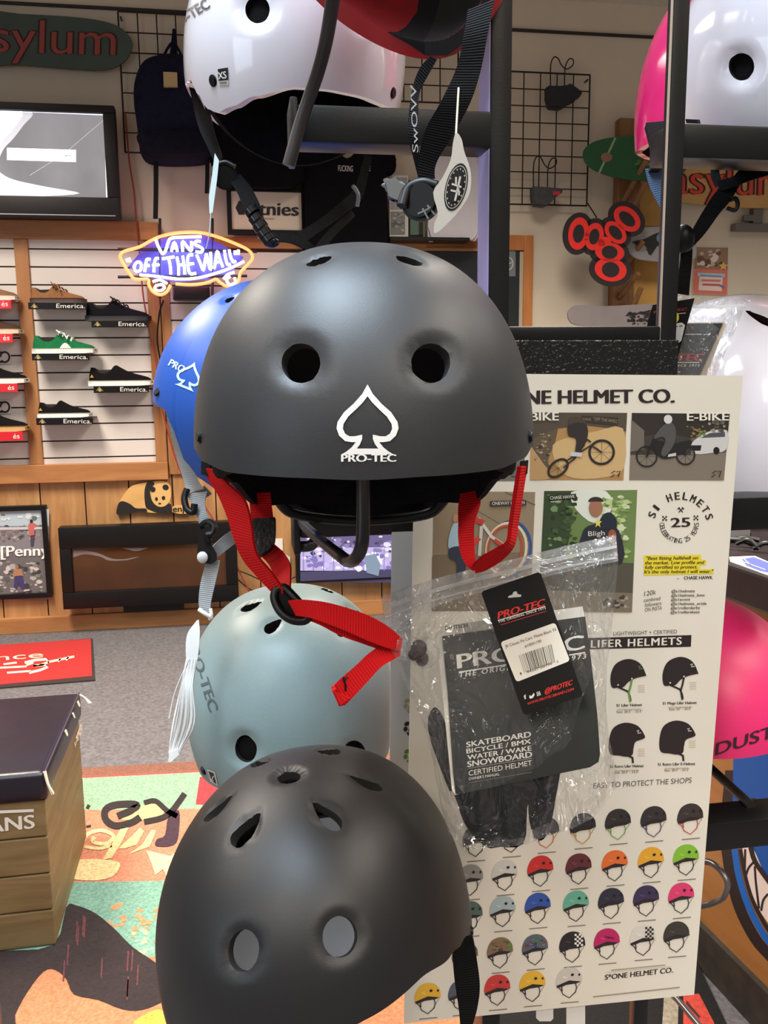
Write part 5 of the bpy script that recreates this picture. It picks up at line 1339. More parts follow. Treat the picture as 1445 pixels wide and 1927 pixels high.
# ---- the blue helmet
M_bl = mat('matte_blue', (36, 84, 172), 0.42, noise=0.02, nscale=300, bump=0.05, bscale=1500)
Hu = helmet('skate_helmet', 'matte blue helmet with pale spade logo, half hidden behind the charcoal one', P(524, 775, 0.97), -20.0, 30.0, -4.0, 0.122, 0.138, 0.14, [(-180, -.02), (-100, .05), (-45, .066), (-27, .070), (-21, .058), (-17, .026), (-11, .007), (-1, -.0124), (20, -.014), (40, .0), (90, .0), (180, -.03)], M_bl,
            [teardrop(440, 556, 422, 566, 9)], recess=0.004, group='helmets on the rack')
pr = Print(); spade(pr, 357, 707, 0.40, 22, (196, 222, 236)); pr.text('PRO', (317, 688), (344, 703), 13, (196, 222, 236), 1, 0.03); pr.text('TEC', (376, 720), (398, 733), 13, (196, 222, 236), 1, 0.03)
pr.build('logo', Hu['map'](), DEC, Hu['root'], 'pale blue spade logo', refine=6)
rivet(Hu, 297, 738, 0.005)
pr = Print().poly([(416, 895), (438, 902), (435, 912), (413, 905)], (200, 204, 196), 1).poly([(418, 897), (436, 903), (434, 909), (416, 903)], (24, 24, 26), 1.6); pr.build('size_sticker', Hu['map'](), DEC, Hu['root'], 'black and white size sticker', refine=6)
# ---- the upper white helmet
M_wg = mat('gloss_white', (226, 220, 226), 0.12, coat=0.5, noise=0.01, nscale=20)
Hw = helmet('skate_helmet', 'glossy white helmet with an XS sticker, top left of the rack', P(556, 128, 0.94), 6.0, 0.0, 4.0, 0.1165, 0.135, 0.135, [(-180, -.055), (-90, -.03), (-61, -.039), (-53, -.057), (-48, -.0706), (-40, -.076), (-29, -.073), (-17, -.066), (2, -.057), (20, -.055), (39, -.053), (60, -.05), (120, -.048), (180, -.055)], M_wg,
            [ell(481, 14, 24, 27, 28), ell(684, 40, 20, 19, 24)], recess=0.005, rsize=0.012, group='helmets on the rack', liner=(PAD, [(0, -.052), (40, -.05), (90, -.03), (180, -.075)], 0.010))
pr = Print().text('PRO-TEC', (318, 60), (397, 14), 19, (40, 34, 40), 1, 0.03); pr.build('logo', Hw['map'](), DEC, Hw['root'], refine=6)
rivet(Hw, 401, 152, 0.0055); rivet(Hw, 739, 175, 0.0055)
pr = Print().poly([(411, 130), (430, 127), (431, 160), (413, 161)], (206, 204, 190), 1).poly([(411, 130), (430, 127), (430.5, 150), (412.5, 152)], (22, 20, 22), 1.6).text('XS', (413, 149), (428, 147), 13, (236, 232, 228), 2.2, .02).strip([(415, 156), (428, 155)], 3, (120, 116, 108), 2)
pr.build('size_sticker', Hw['map'](), DEC, Hw['root'], 'black and white size sticker', refine=6)
# ---- red helmet, opening towards the viewer
M_rd = mat('gloss_red', (176, 28, 34), 0.3, coat=0.3)
_z = Vector((.30, .80, .48)).normalized(); _y = Vector((-.28, 0, 1)); _y = (_y - _z * _y.dot(_z)).normalized(); _x = _y.cross(_z)
Hr = helmet('skate_helmet', 'red helmet at the top edge showing its black-padded inside and black straps', P(738, -228, 0.68), 0, 0, 0, 0.104, 0.132, 0.11, [(0, -.012), (30, -.006), (70, -.014), (120, -.01), (180, -.014)], M_rd,
            inner=mat('foam_red', (150, 20, 26), 0.8, noise=0.15, nscale=50), thick=0.014, seg=96, group='helmets on the rack', m=1.75, rot=Matrix((_x, _y, _z)).transposed())
def padmap(H, off):
    def f(px, py, k):
        h = H['bvh'].ray_cast(EYE, ray(px, py).normalized())
        if h[0] is None: return None
        return h[0] - ray(px, py).normalized() * (off + .0003 * k)
    return f
pr = Print().poly([(792, -30), (842, -30), (817, 40), (798, 76), (800, 104), (770, 84), (728, 60), (748, 60), (764, 50), (785, 21)], (14, 12, 13), 1); pr.build('pad_band', padmap(Hr, .002), printmat('pad_ink', .95), Hr['root'], 'black pad band', refine=4)
pr = Print().poly([(835, -30), (930, -30), (915, 10), (896, 48), (868, 84), (842, 104), (800, 104), (798, 76), (817, 40)], (36, 33, 34), 1); pr.build('temple_pad', padmap(Hr, .003), MATS['pad_ink'], Hr['root'], 'charcoal cloth pad', refine=4)
# ---- white helmet, top right
Hw2 = helmet('skate_helmet', 'glossy white helmet with one round vent showing, top right corner', P(1500, 150, 0.90), -14.0, 12.0, 0.0, 0.127, 0.138, 0.138, [(0, -.061), (180, -.061)], M_wg,
             [ell(1391, 125, 25, 27, 28)], recess=0.005, rsize=0.010, group='helmets on the rack', liner=(PAD, [(0, -.046), (180, -.046)], 0.010))
bm = NB(); prib(bm, [(1292, 224, 1294, 232, .83), (1314, 225, 1316, 233, .82)], 0.004, 2); mk('strap_anchor', bm, M_black, Hw2['root'])
# ---- white helmet, right, behind the poster
Hw3 = helmet('skate_helmet', 'glossy white helmet behind the poster at right, with a bagged booklet on it', P(1380, 860, 1.03), 8.0, 4.0, 0.0, 0.142, 0.150, 0.186, [(0, -.04), (60, -.05), (180, -.05)], M_wg,
             [teardrop(1402, 582, 1460, 612, 17)], recess=0.004, group='helmets on the rack', n=2.1)
# ---- pink helmets
M_pk = mat('gloss_pink', (232, 40, 120), 0.15, coat=0.4)
Hp = helmet('skate_helmet', 'glossy pink helmet behind the right rack upright', P(1392, 190, 1.20), -8.0, 0.0, 6.0, 0.137, 0.135, 0.182, [(0, -.075), (50, -.075), (80, -.075), (120, -.065), (180, -.05)], M_pk, group='helmets on the rack', n=2.1)
M_pm = mat('matte_pink', (226, 46, 110), 0.4, noise=0.02, nscale=300)
Hp2 = helmet('skate_helmet', 'matte pink helmet with black lettering, low at the right edge behind the poster', P(1318, 1348, 1.04), 14.0, 10.0, -8.0, 0.118, 0.135, 0.145, [(0, .034), (60, .03), (120, 0), (180, -.03)], M_pm, group='helmets on the rack', n=2.1)
pr = Print().text('INDUSTRIES', (1300, 1436), (1535, 1362), 23, (60, 24, 40), 1, 0.03, (0.1, -1)); pr.build('logo', Hp2['map'](), DEC, Hp2['root'], 'black lettering', refine=8)
# ================================================================== POSTERS ON THE RACK
PN = 0.020
pp0 = Vector((RP.x, RP.y, 0)) + WN * PN
pm = planemap(pp0, WN, 0.00018)
bm = NB()
slab(bm, [hitplane(x, y, pp0, WN) for x, y in ((783, 702), (1398, 707), (1306, 1872), (760, 1926))], WN * -0.0012)
INK, GRY, PAPER = (44, 34, 34), (150, 140, 126), (230, 222, 206)
pr = Print()
# heading
pr.text('S', (900, 760), (922, 760), 26, INK, 2, 0.04).text('*', (930, 766), (944, 766), 26, INK, 2, 0.04).text('ONE HELMET CO.', (956, 760.5), (1268, 757.5), 25, INK, 2, 0.05, (0.005, -1))
# photographs
def quad(q, c, k=1): pr.poly(q, c, k)
quad([(806, 775), (990, 776), (986, 905), (804, 905)], (150, 146, 140), 1); quad([(804, 850), (987, 850), (986, 905), (804, 905)], (116, 112, 106), 1.5); pr.blot(812, 780, 980, 850, 30, [(120, 118, 112), (176, 172, 164), (96, 94, 90)], 5, 16, 2); pr.strip([(958, 893), (968, 890), (962, 897), (974, 896)], 1.6, (50, 46, 46), 3)
quad([(1001, 776), (1180, 777), (1173, 904), (997, 903)], (176, 136, 86))
quad([(1001, 776), (1180, 777), (1178, 812), (1150, 806), (1100, 800), (1050, 806), (1002, 826)], (84, 74, 62), 2)
quad([(1000, 826), (1050, 806), (1045, 830), (1030, 868), (1036, 884), (1020, 872), (999, 842)], (98, 84, 66), 2)
quad(curve2([(1040, 838), (1075, 822), (1120, 812), (1172, 806), (1174, 880), (1140, 898), (1080, 900), (1050, 880)], 3, True), (206, 172, 120), 2.2)
quad([(998, 838), (1042, 900), (1020, 903), (997, 903)], (188, 150, 100), 2.3)
pr.blot(1004, 812, 1040, 872, 26, [(60, 56, 52), (130, 112, 88), (170, 150, 120)], 2, 6, 2.6)
pr.poly([(1094, 782), (1164, 786), (1162, 801), (1096, 795)], (58, 52, 46), 3).text('VANS', (1096, 791), (1112, 792), 5, (150, 130, 100), 4).text('"OFF THE WALL"', (1116, 791), (1163, 796), 6, (160, 140, 108), 4)
def wheel(x, y, rx, ry, rot, c=(46, 42, 40), w=4.5):
    pr.strip(ell(x, y, rx, ry, 26, rot=rot), w, c, 5, True)
    for q in range(4): pr.strip([(x - rx * .9 * math.cos(q * .8), y - ry * .9 * math.sin(q * .8)), (x + rx * .9 * math.cos(q * .8), y + ry * .9 * math.sin(q * .8))], .5, c, 4.6)
wheel(1132, 851, 23, 22, -20); wheel(1050, 881, 21, 13, -40)
for a in ([(1068, 866), (1112, 838), (1104, 828), (1078, 866)], [(1112, 838), (1132, 851)], [(1060, 880), (1082, 862), (1100, 836)], [(1098, 822), (1112, 832)]): pr.strip(a, 3, (56, 50, 46), 6)
pr.poly(curve2([(1070, 800), (1100, 796), (1106, 820), (1090, 850), (1082, 852), (1084, 826), (1070, 820)], 3, True), (52, 46, 44), 6.2).poly([(1074, 850), (1096, 852), (1094, 860), (1072, 858)], (200, 196, 190), 6.4).poly(curve2([(1072, 786), (1096, 788), (1102, 802), (1074, 806)], 2, True), (74, 64, 54), 6)
pr.text('BIKE', (999, 791.5), (1051, 791), 15, (236, 230, 214), 7, 0.03)
def s1(x, y, s=1.0): pr.strip([(x + 9 * s, y), (x + 1 * s, y + 4 * s), (x + 7 * s, y + 7 * s), (x, y + 12 * s)], 1.7 * s, INK, 8).strip([(x + 11 * s, y + 2 * s), (x + 18 * s, y), (x + 14 * s, y + 12 * s)], 1.9 * s, INK, 8)
s1(1149, 886)
quad([(1189, 777), (1373, 779), (1362, 904), (1184, 903)], (104, 94, 82))
quad([(1189, 777), (1373, 779), (1370, 812), (1300, 824), (1230, 820), (1187, 826)], (52, 46, 42), 2); quad([(1186, 850), (1366, 852), (1362, 904), (1184, 903)], (128, 118, 104), 2); quad([(1187, 826), (1250, 814), (1300, 824), (1300, 856), (1186, 856)], (66, 60, 54), 2.2)
pr.poly([(1188, 790), (1212, 810), (1212, 846), (1186, 850)], (112, 104, 94), 2.5).blot(1290, 800, 1330, 826, 20, [(150, 120, 70), (70, 60, 50), (120, 128, 70)], 2, 5, 3).blot(1330, 786, 1368, 816, 20, [(150, 144, 132), (80, 72, 64), (110, 104, 96)], 3, 6, 3)
pr.poly(curve2([(1300, 838), (1312, 824), (1334, 812), (1368, 810), (1366, 846), (1340, 852), (1308, 854)], 3, True), (206, 204, 200), 3).poly([(1318, 824), (1336, 815), (1364, 813), (1364, 822)], (80, 82, 86), 3.4).poly(ell(1348, 848, 6, 7, 14), (30, 28, 28), 3.5).poly([(1300, 838), (1320, 838), (1318, 848), (1302, 848)], (34, 32, 32), 3.4)
wheel(1217, 859, 19, 19, 0, (40, 36, 36), 3); wheel(1290, 856, 17, 18, 0, (40, 36, 36), 3)
for a in ([(1217, 859), (1232, 822)], [(1232, 830), (1272, 836), (1290, 856)], [(1240, 850), (1272, 852)]): pr.strip(a, 3, (34, 32, 34), 5.5)
pr.poly(curve2([(1230, 832), (1262, 836), (1300, 828), (1296, 842), (1270, 860), (1244, 862), (1232, 846)], 3, True), (36, 34, 36), 5.6)
pr.poly(curve2([(1248, 800), (1264, 795), (1272, 812), (1268, 836), (1252, 858), (1244, 852), (1252, 830), (1246, 822), (1232, 826), (1232, 820)], 3, True), (84, 82, 80), 6).poly(ell(1257, 789, 8, 8.5, 16), (216, 212, 206), 6.2).poly([(1258, 855), (1272, 852), (1272, 858), (1256, 860)], (200, 196, 190), 6.2)
pr.text('E-BIKE', (1293, 791.5), (1371, 791), 15, (236, 230, 214), 7, 0.03); s1(1339, 886)
quad([(816, 924), (1007, 926), (998, 1150), (812, 1150)], (150, 132, 106)); pr.strip([(950, 926), (1007, 950)], 2, (112, 98, 78), 2).strip([(880, 950), (1000, 1020)], 1, (120, 104, 84), 2).strip([(815, 1046), (990, 1040)], 1.2, (112, 98, 80), 2)
quad([(813, 1048), (1000, 1042), (998, 1150), (812, 1150)], (128, 112, 90), 1.5)
pr.strip(ell(958, 1033, 40, 52, 34, rot=10), 5, (54, 84, 150), 3, True).strip(ell(953, 1033, 37, 49, 34, rot=10), 5, (222, 212, 180), 4, True).strip(ell(950, 1033, 32, 44, 34, rot=10), 4, (190, 80, 56), 5, True)
pr.strip([(900, 975), (925, 1010), (948, 1026)], 6, (216, 210, 200), 6).strip([(906, 990), (902, 1046)], 6, (206, 202, 196), 6).strip([(930, 1016), (948, 1028)], 7, (196, 70, 56), 7).strip([(895, 978), (910, 984)], 10, (200, 60, 56), 7).strip([(902, 1012), (888, 1026)], 9, (204, 70, 60), 7)
pr.poly(curve2([(853, 986), (866, 984), (868, 1030), (846, 1034), (844, 1014)], 3, True), (170, 200, 214), 6).poly(curve2([(846, 1032), (870, 1030), (878, 1060), (868, 1090), (858, 1090), (860, 1060), (846, 1050)], 3, True), (52, 58, 76), 6.5).poly(ell(858, 976, 6, 9, 12), (190, 140, 112), 6)
pr.poly([(922, 943), (990, 941), (990, 951), (922, 953)], (60, 54, 50), 7).text('ONEWAY LIBMAN', (926, 950.5), (987, 948.5), 6, (232, 228, 220), 8, .01)
quad([(1024, 924), (1199, 922), (1189, 1152), (1012, 1150)], (110, 132, 76)); quad([(1024, 924), (1080, 924), (1072, 1010), (1060, 1060), (1018, 1060)], (56, 72, 46), 1.5)
quad(curve2([(1075, 926), (1140, 924), (1150, 960), (1120, 985), (1085, 960)], 3, True), (222, 226, 212), 2)
pr.blot(1028, 926, 1090, 1040, 70, [(44, 60, 38), (70, 94, 56), (120, 146, 96), (60, 80, 48)], 3, 9, 2.2).blot(1125, 926, 1190, 1060, 90, [(150, 174, 104), (186, 200, 140), (120, 150, 80), (206, 214, 176)], 3, 10, 2.2)
quad([(1018, 1052), (1192, 1060), (1190, 1116), (1014, 1110)], (84, 80, 66), 3.3); quad([(1014, 1110), (1190, 1116), (1189, 1152), (1012, 1150)], (124, 112, 94), 3.3); pr.blot(1130, 1116, 1188, 1150, 30, [(70, 62, 52), (160, 148, 126)], 2, 6, 3.6)
pr.poly(curve2([(1088, 1060), (1094, 1010), (1106, 990), (1140, 986), (1165, 1000), (1170, 1060)], 3, True), (44, 46, 54), 5).poly(ell(1121, 956, 13, 17, 18), (160, 112, 86), 5.2).poly(ell(1121, 944, 14, 9, 16, 180, 360), (56, 44, 38), 5.4)
pr.poly(curve2([(1126, 994), (1132, 972), (1146, 964), (1158, 974), (1160, 992), (1142, 996)], 3, True), (38, 44, 56), 6).poly(ell(1152, 1008, 8, 12, 12), (150, 84, 58), 5.6)
st = []
for i in range(10): a = PI * i / 5 - PI / 2; st.append((1125 + (8 if i % 2 == 0 else 3.4) * math.cos(a), 984 + (10 if i % 2 == 0 else 4.2) * math.sin(a)))
pr.poly(st, (222, 206, 90), 7).text('Bligh', (1107, 1009), (1138, 1007), 9, (224, 220, 206), 6.5, .01)
pr.poly([(1033, 932), (1084, 929), (1084, 938), (1033, 941)], (42, 50, 38), 6).text('CHASE HAWK', (1035, 940), (1082, 937), 6, (232, 230, 220), 7, .01).strip([(1036, 944.5), (1054, 944)], 1.5, (206, 210, 196), 7)
# badge
def arc(s, cx, cy, r, a0, a1, h, top=True, bold=.02, k=2):
    n = len(s)
    for i, ch in enumerate(s):
        if ch == ' ': continue
        a = R(a0 + (a1 - a0) * i / (n - 1)); x, y = cx + r * math.cos(a), cy + r * math.sin(a)
        tx, ty = (-math.sin(a), math.cos(a)) if top else (math.sin(a), -math.cos(a))
        w = h * (0.28 if ch in '1I' else 0.62)
        pr.text(ch, (x - tx * w / 2, y - ty * w / 2), (x + tx * w / 2, y + ty * w / 2), h, INK, k, bold)
arc('S1 HELMETS', 1280, 990, 50, 202, 342, 14, True, .03); arc('CELEBRATING 25 YEARS', 1278, 985, 37, 178, 2, 9, False, .0)
pr.text('25', (1263, 992), (1298, 991), 17, INK, 2, .04)
pr.strip([(1277, 956), (1285, 964)], 1.8, INK, 2).strip([(1285, 956), (1277, 964)], 1.8, INK, 2).strip([(1275, 958), (1279, 955)], 2.4, INK, 2).strip([(1283, 955), (1287, 958)], 2.4, INK, 2)
for cx, cy in ((1250, 975), (1309, 974)):
    for i in range(3):
        for j in range(3):
            if (i + j) % 2 == 0: pr.rect(cx - 4 + i * 3, cy - 4 + j * 3, cx - 1 + i * 3, cy - 1 + j * 3, INK, 2)
# quotation
YEL = (232, 212, 52)
pr.poly([(1211, 1045), (1319, 1044), (1319, 1053), (1329, 1054), (1328, 1063), (1318, 1064), (1317, 1071), (1343, 1071), (1342, 1080), (1211, 1083)], YEL, 1)
for s, x0, x1, y in (('"Best fitting halfshell on', 1215, 1313, 1053.5), ('the market. Low profile and', 1213, 1324, 1062), ('fully certified to protect.', 1213, 1312, 1070.5), ('It\'s the only helmet I will wear."', 1212, 1341, 1079)):
    pr.text(s, (x0, y), (x1, y - 1), 6.2, (70, 60, 30), 2, .025, (.22, -1))
pr.text('CHASE HAWK', (1287, 1090.5), (1341, 1089.5), 6, INK, 2, .025).strip([(1274, 1089), (1277, 1089)], 1, INK, 2)
for s, x0, x1, y, h in (('120k', 1212, 1234, 1122, 9), ('combined', 1211, 1242, 1133, 7), ('followers', 1213, 1244, 1142, 7), ('ON INSTA', 1213, 1245, 1151, 7)): pr.text(s, (x0, y), (x1, y - 4), h, (90, 80, 76), 2, -.01, (.12, -1))
for i, (s, x1) in enumerate((('@s1helmets', 1307), ('@s1helmets_bmx', 1326), ('@s1scoot', 1298), ('@s1helmets_eride', 1329), ('@s1rollerderby', 1317), ('@s1rollerskate', 1316))): pr.text(s, (1263 - i * .3, 1115 + i * 7.9), (x1, 1114.4 + i * 7.9), 5.2, (86, 76, 72), 2, .02, (.2, -1))
pr.text('LIGHTWEIGHT + CERTIFIED', (1154, 1196), (1274, 1192), 7, (96, 86, 82), 2).poly([(1060, 1202), (1301, 1195), (1300, 1217), (1060, 1223)], INK, 1).text('LIFER HELMETS', (1112, 1219), (1282, 1213), 14, (232, 226, 210), 2, .03, (.03, -1), 1.15)
# product helmets
def prod(cx, cy, strap, lw=False, full=False, lg=(226, 220, 206)):
    if full:
        pr.poly(curve2([(cx - 32, cy + 24), (cx - 34, cy), (cx - 26, cy - 24), (cx - 4, cy - 34), (cx + 20, cy - 28), (cx + 33, cy - 10), (cx + 31, cy - 4), (cx + 16, cy + 2), (cx + 12, cy + 14), (cx + 10, cy + 26), (cx, cy + 30), (cx - 14, cy + 28)], 4, True), INK, 2)
        pr.strip([(cx + 2, cy + 28), (cx + 10, cy + 32), (cx + 11, cy + 42)], 4, INK, 2)
    else:
        pr.poly(curve2([(cx - 32, cy + 20), (cx - 34, cy - 2), (cx - 24, cy - 24), (cx, cy - 33), (cx + 22, cy - 24), (cx + 33, cy - 2), (cx + 31, cy - 1), (cx + 14, cy + 3), (cx, cy + 10), (cx - 10, cy + 20), (cx - 20, cy + 21)], 4, True), INK, 2)
        pr.strip([(cx - 20, cy + 20), (cx - 2, cy + 28), (cx + 2, cy + 36), (cx + 4, cy + 46)], 3.4, INK, 2).strip([(cx + 6, cy + 6), (cx + 3, cy + 20), (cx, cy + 30), (cx + 3, cy + 48)], 3.4, strap, 3)
        pr.poly(ell(cx + 6, cy + 4, 1.6, 1.6, 8), (226, 220, 206), 4).poly(ell(cx - 20, cy + 16, 1.6, 1.6, 8), (226, 220, 206), 4)
    pr.strip([(cx + 18, cy - 18), (cx + 22, cy - 20), (cx + 20, cy - 14), (cx + 26, cy - 15)], 1.6, lg, 4)
prod(1183, 1273, (96, 150, 64), lg=(110, 150, 80)); prod(1281, 1269, INK); prod(1180, 1394, INK, full=True); prod(1275, 1390, INK, full=True)
for s, x0, x1, y in (('S1 Lifer Helmet', 1160, 1208, 1330), ('S1 Mega Lifer Helmet', 1247, 1311, 1326), ('S1 Retro Lifer Helmet', 1148, 1211, 1445), ('S1 Retro Lifer E-Helmet', 1238, 1308, 1441)):
    pr.text(s, (x0, y), (x1, y - 1.5), 5, INK, 2, .03); cx = (x0 + x1) / 2
    pr.strip([(cx - 22, y + 5), (cx + 22, y + 4)], 2, (196, 186, 166), 2)
for s, x0, x1, y in (('Size: 20.5" - 23.5"', 1160, 1209, 1342), ('Size: 23" - 25.5"', 1259, 1301, 1337), ('Size: 20.5" - 23.5"', 1156, 1202, 1456), ('Size: 20.5" - 23.5"', 1250, 1297, 1452)): pr.text(s, (x0, y), (x1, y - 1.5), 4.6, (96, 86, 80), 2, .015)
for x, y in ((1200, 1290), (1297, 1284), (1200, 1410), (1296, 1394)):
    for i in range(4): pr.strip([(x, y + i * 4), (x + 13, y + i * 4 - .5)], 1.2, (206, 196, 176), 2)
pr.text('EASY TO PROTECT THE SHOPS', (1116, 1484), (1301, 1473), 10, (92, 84, 80), 2, -.012, (.08, -1))
# small helmets, row by row
def icon(cx, cy, c, strap=INK, dots=True, deco=None):
    cx, cy = float(cx), float(cy); k = -0.10
    T = lambda pts: [(cx + x, cy + y + x * k) for x, y in pts]
    pr.poly(T(curve2([(-24, 15), (-24, 2), (-17, -12), (-3, -18), (12, -15), (22, -4), (24, 8), (22, 11), (0, 8), (-12, 12)], 3, True)), c, 2)
    pr.poly(T([(-24, 15), (-12, 11), (0, 7), (22, 11), (14, 14), (-6, 15), (-14, 18), (-23, 19)]), INK, 3)
    pr.strip(T([(-22, 17), (-15, 24), (-12, 32), (0, 40), (12, 30), (14, 22), (12, 14)]), 1.8, strap, 4).strip(T([(-14, 18), (-13, 26)]), 2, strap, 4).strip(T([(22, 12), (14, 24)]), 1, GRY, 3.5)
    if dots: pr.poly(T(ell(6, -3, 3, 2.6, 10)), (30, 26, 26), 4).poly(T(ell(19, -2, 2, 2.4, 8)), (30, 26, 26), 4)
    pr.strip(T([(-12, 0), (-8, -1), (-9, 2), (-4, 1)]), 1, tuple(min(255, v + 60) for v in c), 4.5)
    if deco == 'check':
        for i in range(4):
            for j in range(6):
                if (i + j) % 2 == 0: pr.poly(T([(4 + i * 4, -13 + j * 4), (8 + i * 4, -13 + j * 4), (8 + i * 4, -9 + j * 4), (4 + i * 4, -9 + j * 4)]), (236, 230, 220) if sum(c) < 300 else INK, 4.6)
    if deco == 'camo':
        for q in range(14): x, y = rnd.uniform(-18, 18), rnd.uniform(-10, 6); pr.poly(T(ell(x, y, rnd.uniform(2, 5), rnd.uniform(1, 3), 8)), tuple(int(v * rnd.choice((.6, .75, 1.25))) for v in c), 3.2 + q * .02)
    pr.strip([(cx - 16, cy + 50), (cx + 18, cy + 47)], 1.8, (128, 116, 102), 2)
rows_ = ((1163, 1540, (52, 46, 42), (110, 160, 70)), (1230, 1535, (52, 46, 46), (70, 60, 110)), (1299, 1530, (60, 50, 46), (186, 70, 66)), (1097, 1548, (46, 42, 44), (196, 150, 90)), (1028, 1556, (46, 42, 44), (206, 110, 60)),
    (885, 1645, (150, 146, 140), INK), (950, 1636, (206, 202, 194), INK), (1017, 1628, (208, 48, 44), INK), (1089, 1624, (104, 44, 48), INK), (1157, 1618, (230, 112, 48), INK), (1225, 1612, (232, 166, 48), INK), (1291, 1607, (134, 186, 54), INK),
    (884, 1714, (84, 104, 96), INK), (946, 1704, (168, 184, 184), INK), (1012, 1698, (52, 84, 164), INK), (1084, 1694, (104, 176, 150), INK), (1150, 1689, (48, 46, 60), INK), (1216, 1684, (62, 48, 82), INK), (1282, 1679, (222, 60, 110), INK))
for x, y, c, s in rows_ + ((820, 1652, (40, 38, 40), INK), (820, 1722, (110, 110, 112), INK), (875, 1790, (90, 96, 84), INK), (962, 1564, (46, 42, 44), INK), (895, 1572, (46, 42, 44), INK)): icon(x, y, c, s)
for x, y, c, d in ((941, 1782, (132, 112, 80), 'camo'), (1007, 1776, (94, 98, 108), 'camo'), (1077, 1771, (40, 36, 38), 'check'), (1142, 1765, (190, 34, 98), 'none'), (1210, 1758, (218, 212, 200), 'check'), (1273, 1752, (58, 54, 46), 'none')): icon(x, y, c, INK, False, d)
for x, y, c in ((805, 1868, (232, 180, 52)), (868, 1862, (84, 90, 104)), (936, 1852, (208, 60, 54)), (1002, 1845, (232, 180, 52)), (1071, 1838, (204, 196, 186))): icon(x, y, c)
for q in range(3): pr.strip([(1138 + q * 5, 1762 + q), (1146 + q * 5, 1766)], 1.6, (90, 20, 56), 5)
pr.strip([(1150, 1826), (1252, 1816)], 2.2, (170, 158, 140), 2).strip([(1140, 1830), (1262, 1819)], .6, (170, 158, 140), 2).text('S*ONE HELMET CO.', (1138, 1844), (1266, 1830), 9.5, INK, 2, .03, (.06, -1)).strip([(1116, 1876), (1279, 1858)], 2.4, (160, 148, 132), 2)
pr.into(bm, pm, 1)
solo('poster', bm, [mat('poster_paper', PAPER, 0.45, noise=0.02, nscale=12), printmat('poster_ink', 0.45)], 'tall white helmet-brand poster with photos and rows of small helmets', 'poster')
# sheet behind it
pq0 = Vector((RP.x, RP.y, 0)) + WN * (PN - 0.02)
bm = NB(); slab(bm, [hitplane(x, y, pq0, WN) for x, y in ((738, 900), (1000, 900), (1000, 1470), (733, 1470))], WN * -0.001)
pr = Print()
for (x, y, c) in ((768, 1329, (176, 160, 120)), (768, 1372, (40, 34, 34)), (768, 1424, (96, 142, 70))):
    for dx, dy, rx, ry, ro in ((-2, -10, 6, 4, -25), (-5, 0, 4, 5, 10), (3, 2, 3, 4, 20), (2, 10, 6, 3, 40)): pr.poly(ell(x + dx, y + dy, rx, ry, 12, rot=ro), c, 1)
pr.into(bm, planemap(pq0, WN, 0.0002), 1)
solo('poster', bm, [mat('sheet_grey', (204, 202, 200), 0.5), M_print], 'pale grey sheet peeking out behind the left edge of the tall poster', 'poster')
for (x0, x1, y1, lab) in ((1009, 1041, 1922, 'left white paper tab hanging below the tall poster'), (1066, 1101, 1960, 'right white paper tab hanging below the tall poster')):
    bm = NB(); a = Vector((RP.x, RP.y, 0)) + WN * (PN - 0.004); out = [(x0, 1860), (x1, 1858), (x1, y1 - 5), (x1 - 5, y1), (x0 + 6, y1), (x0, y1 - 6)]
    slab(bm, [hitplane(x, y, a, WN) for x, y in out], WN * -0.001); solo('paper_tab', bm, M_white, lab, 'paper tab', 'paper tabs under the poster')

# ================================================================== RED STRAPS OF THE MAIN HELMET
W_red = webmat('webbing_red', (222, 22, 28), 2.0)
rt = Hm['root']
def strap(H, secs, m, th=0.0018, n=8, name='strap'):
    bm = NB(); prib(bm, secs, th, n); return mk(name, bm, m, H['root'] if isinstance(H, dict) else H, smooth=50)
strap(Hm, [(384, 880, 405, 884, .60, .59), (392, 900, 432, 912, .60, .585), (410, 928, 461, 942, .60, .585), (428, 970, 473, 985, .60, .585), (442, 1015, 478, 1022, .60, .585), (458, 1052, 487, 1048, .60, .59), (485, 1085, 512, 1078, .60, .592), (524, 1126, 536, 1112, .60, .595)], W_red)
strap(Hm, [(470, 928, 508, 926, .66), (470, 950, 511, 950, .66), (474, 985, 515, 982, .655), (479, 1012, 517, 1010, .65)], W_red)
strap(Hm, [(489, 1045, 514, 1022, .645), (506, 1062, 534, 1040, .64), (516, 1085, 546, 1062, .63), (520, 1105, 547, 1085, .615), (527, 1125, 546, 1108, .605)], W_red)
bm = NB(); prib(bm, [(476, 978, 518, 975, .648), (476, 1005, 518, 1000, .645), (482, 1030, 515, 1022, .64), (488, 1048, 508, 1036, .638)], 0.006, 6); mk('strap_sleeve', bm, mat('sleeve_black', (24, 22, 24), 0.5, bump=.4, bscale=300), rt, smooth=50)
bm = NB(); c = P(548, 1139, .595); ax = (EYE - c).normalized()
tube(bm, [P(519, 1110, .597), P(516, 1126, .595), P(527, 1150, .592), P(548, 1166, .590), P(572, 1168, .590), P(580, 1158, .590), P(566, 1138, .592), P(548, 1118, .594), P(534, 1106, .597)], 0.0030, 10, 5, closed=True)
slab(bm, [P(x, y, .596) for x, y in ((522, 1114), (520, 1128), (532, 1150), (552, 1164), (574, 1164), (560, 1140), (536, 1112))], ax * -0.003)
mk('strap_divider', bm, M_black, rt, smooth=50)
strap(Hm, [(543, 1130, 558, 1158, .590), (572, 1129, 584, 1162, .585), (610, 1133, 612, 1172, .583), (650, 1143, 648, 1186, .585), (690, 1157, 690, 1205, .59), (728, 1178, 725, 1218, .60), (756, 1202, 752, 1226, .61)], W_red)
strap(Hm, [(560, 1150, 562, 1160, .592), (600, 1158, 602, 1176, .590), (640, 1172, 640, 1196, .592), (690, 1192, 690, 1214, .598), (745, 1212, 742, 1232, .615)], W_red)
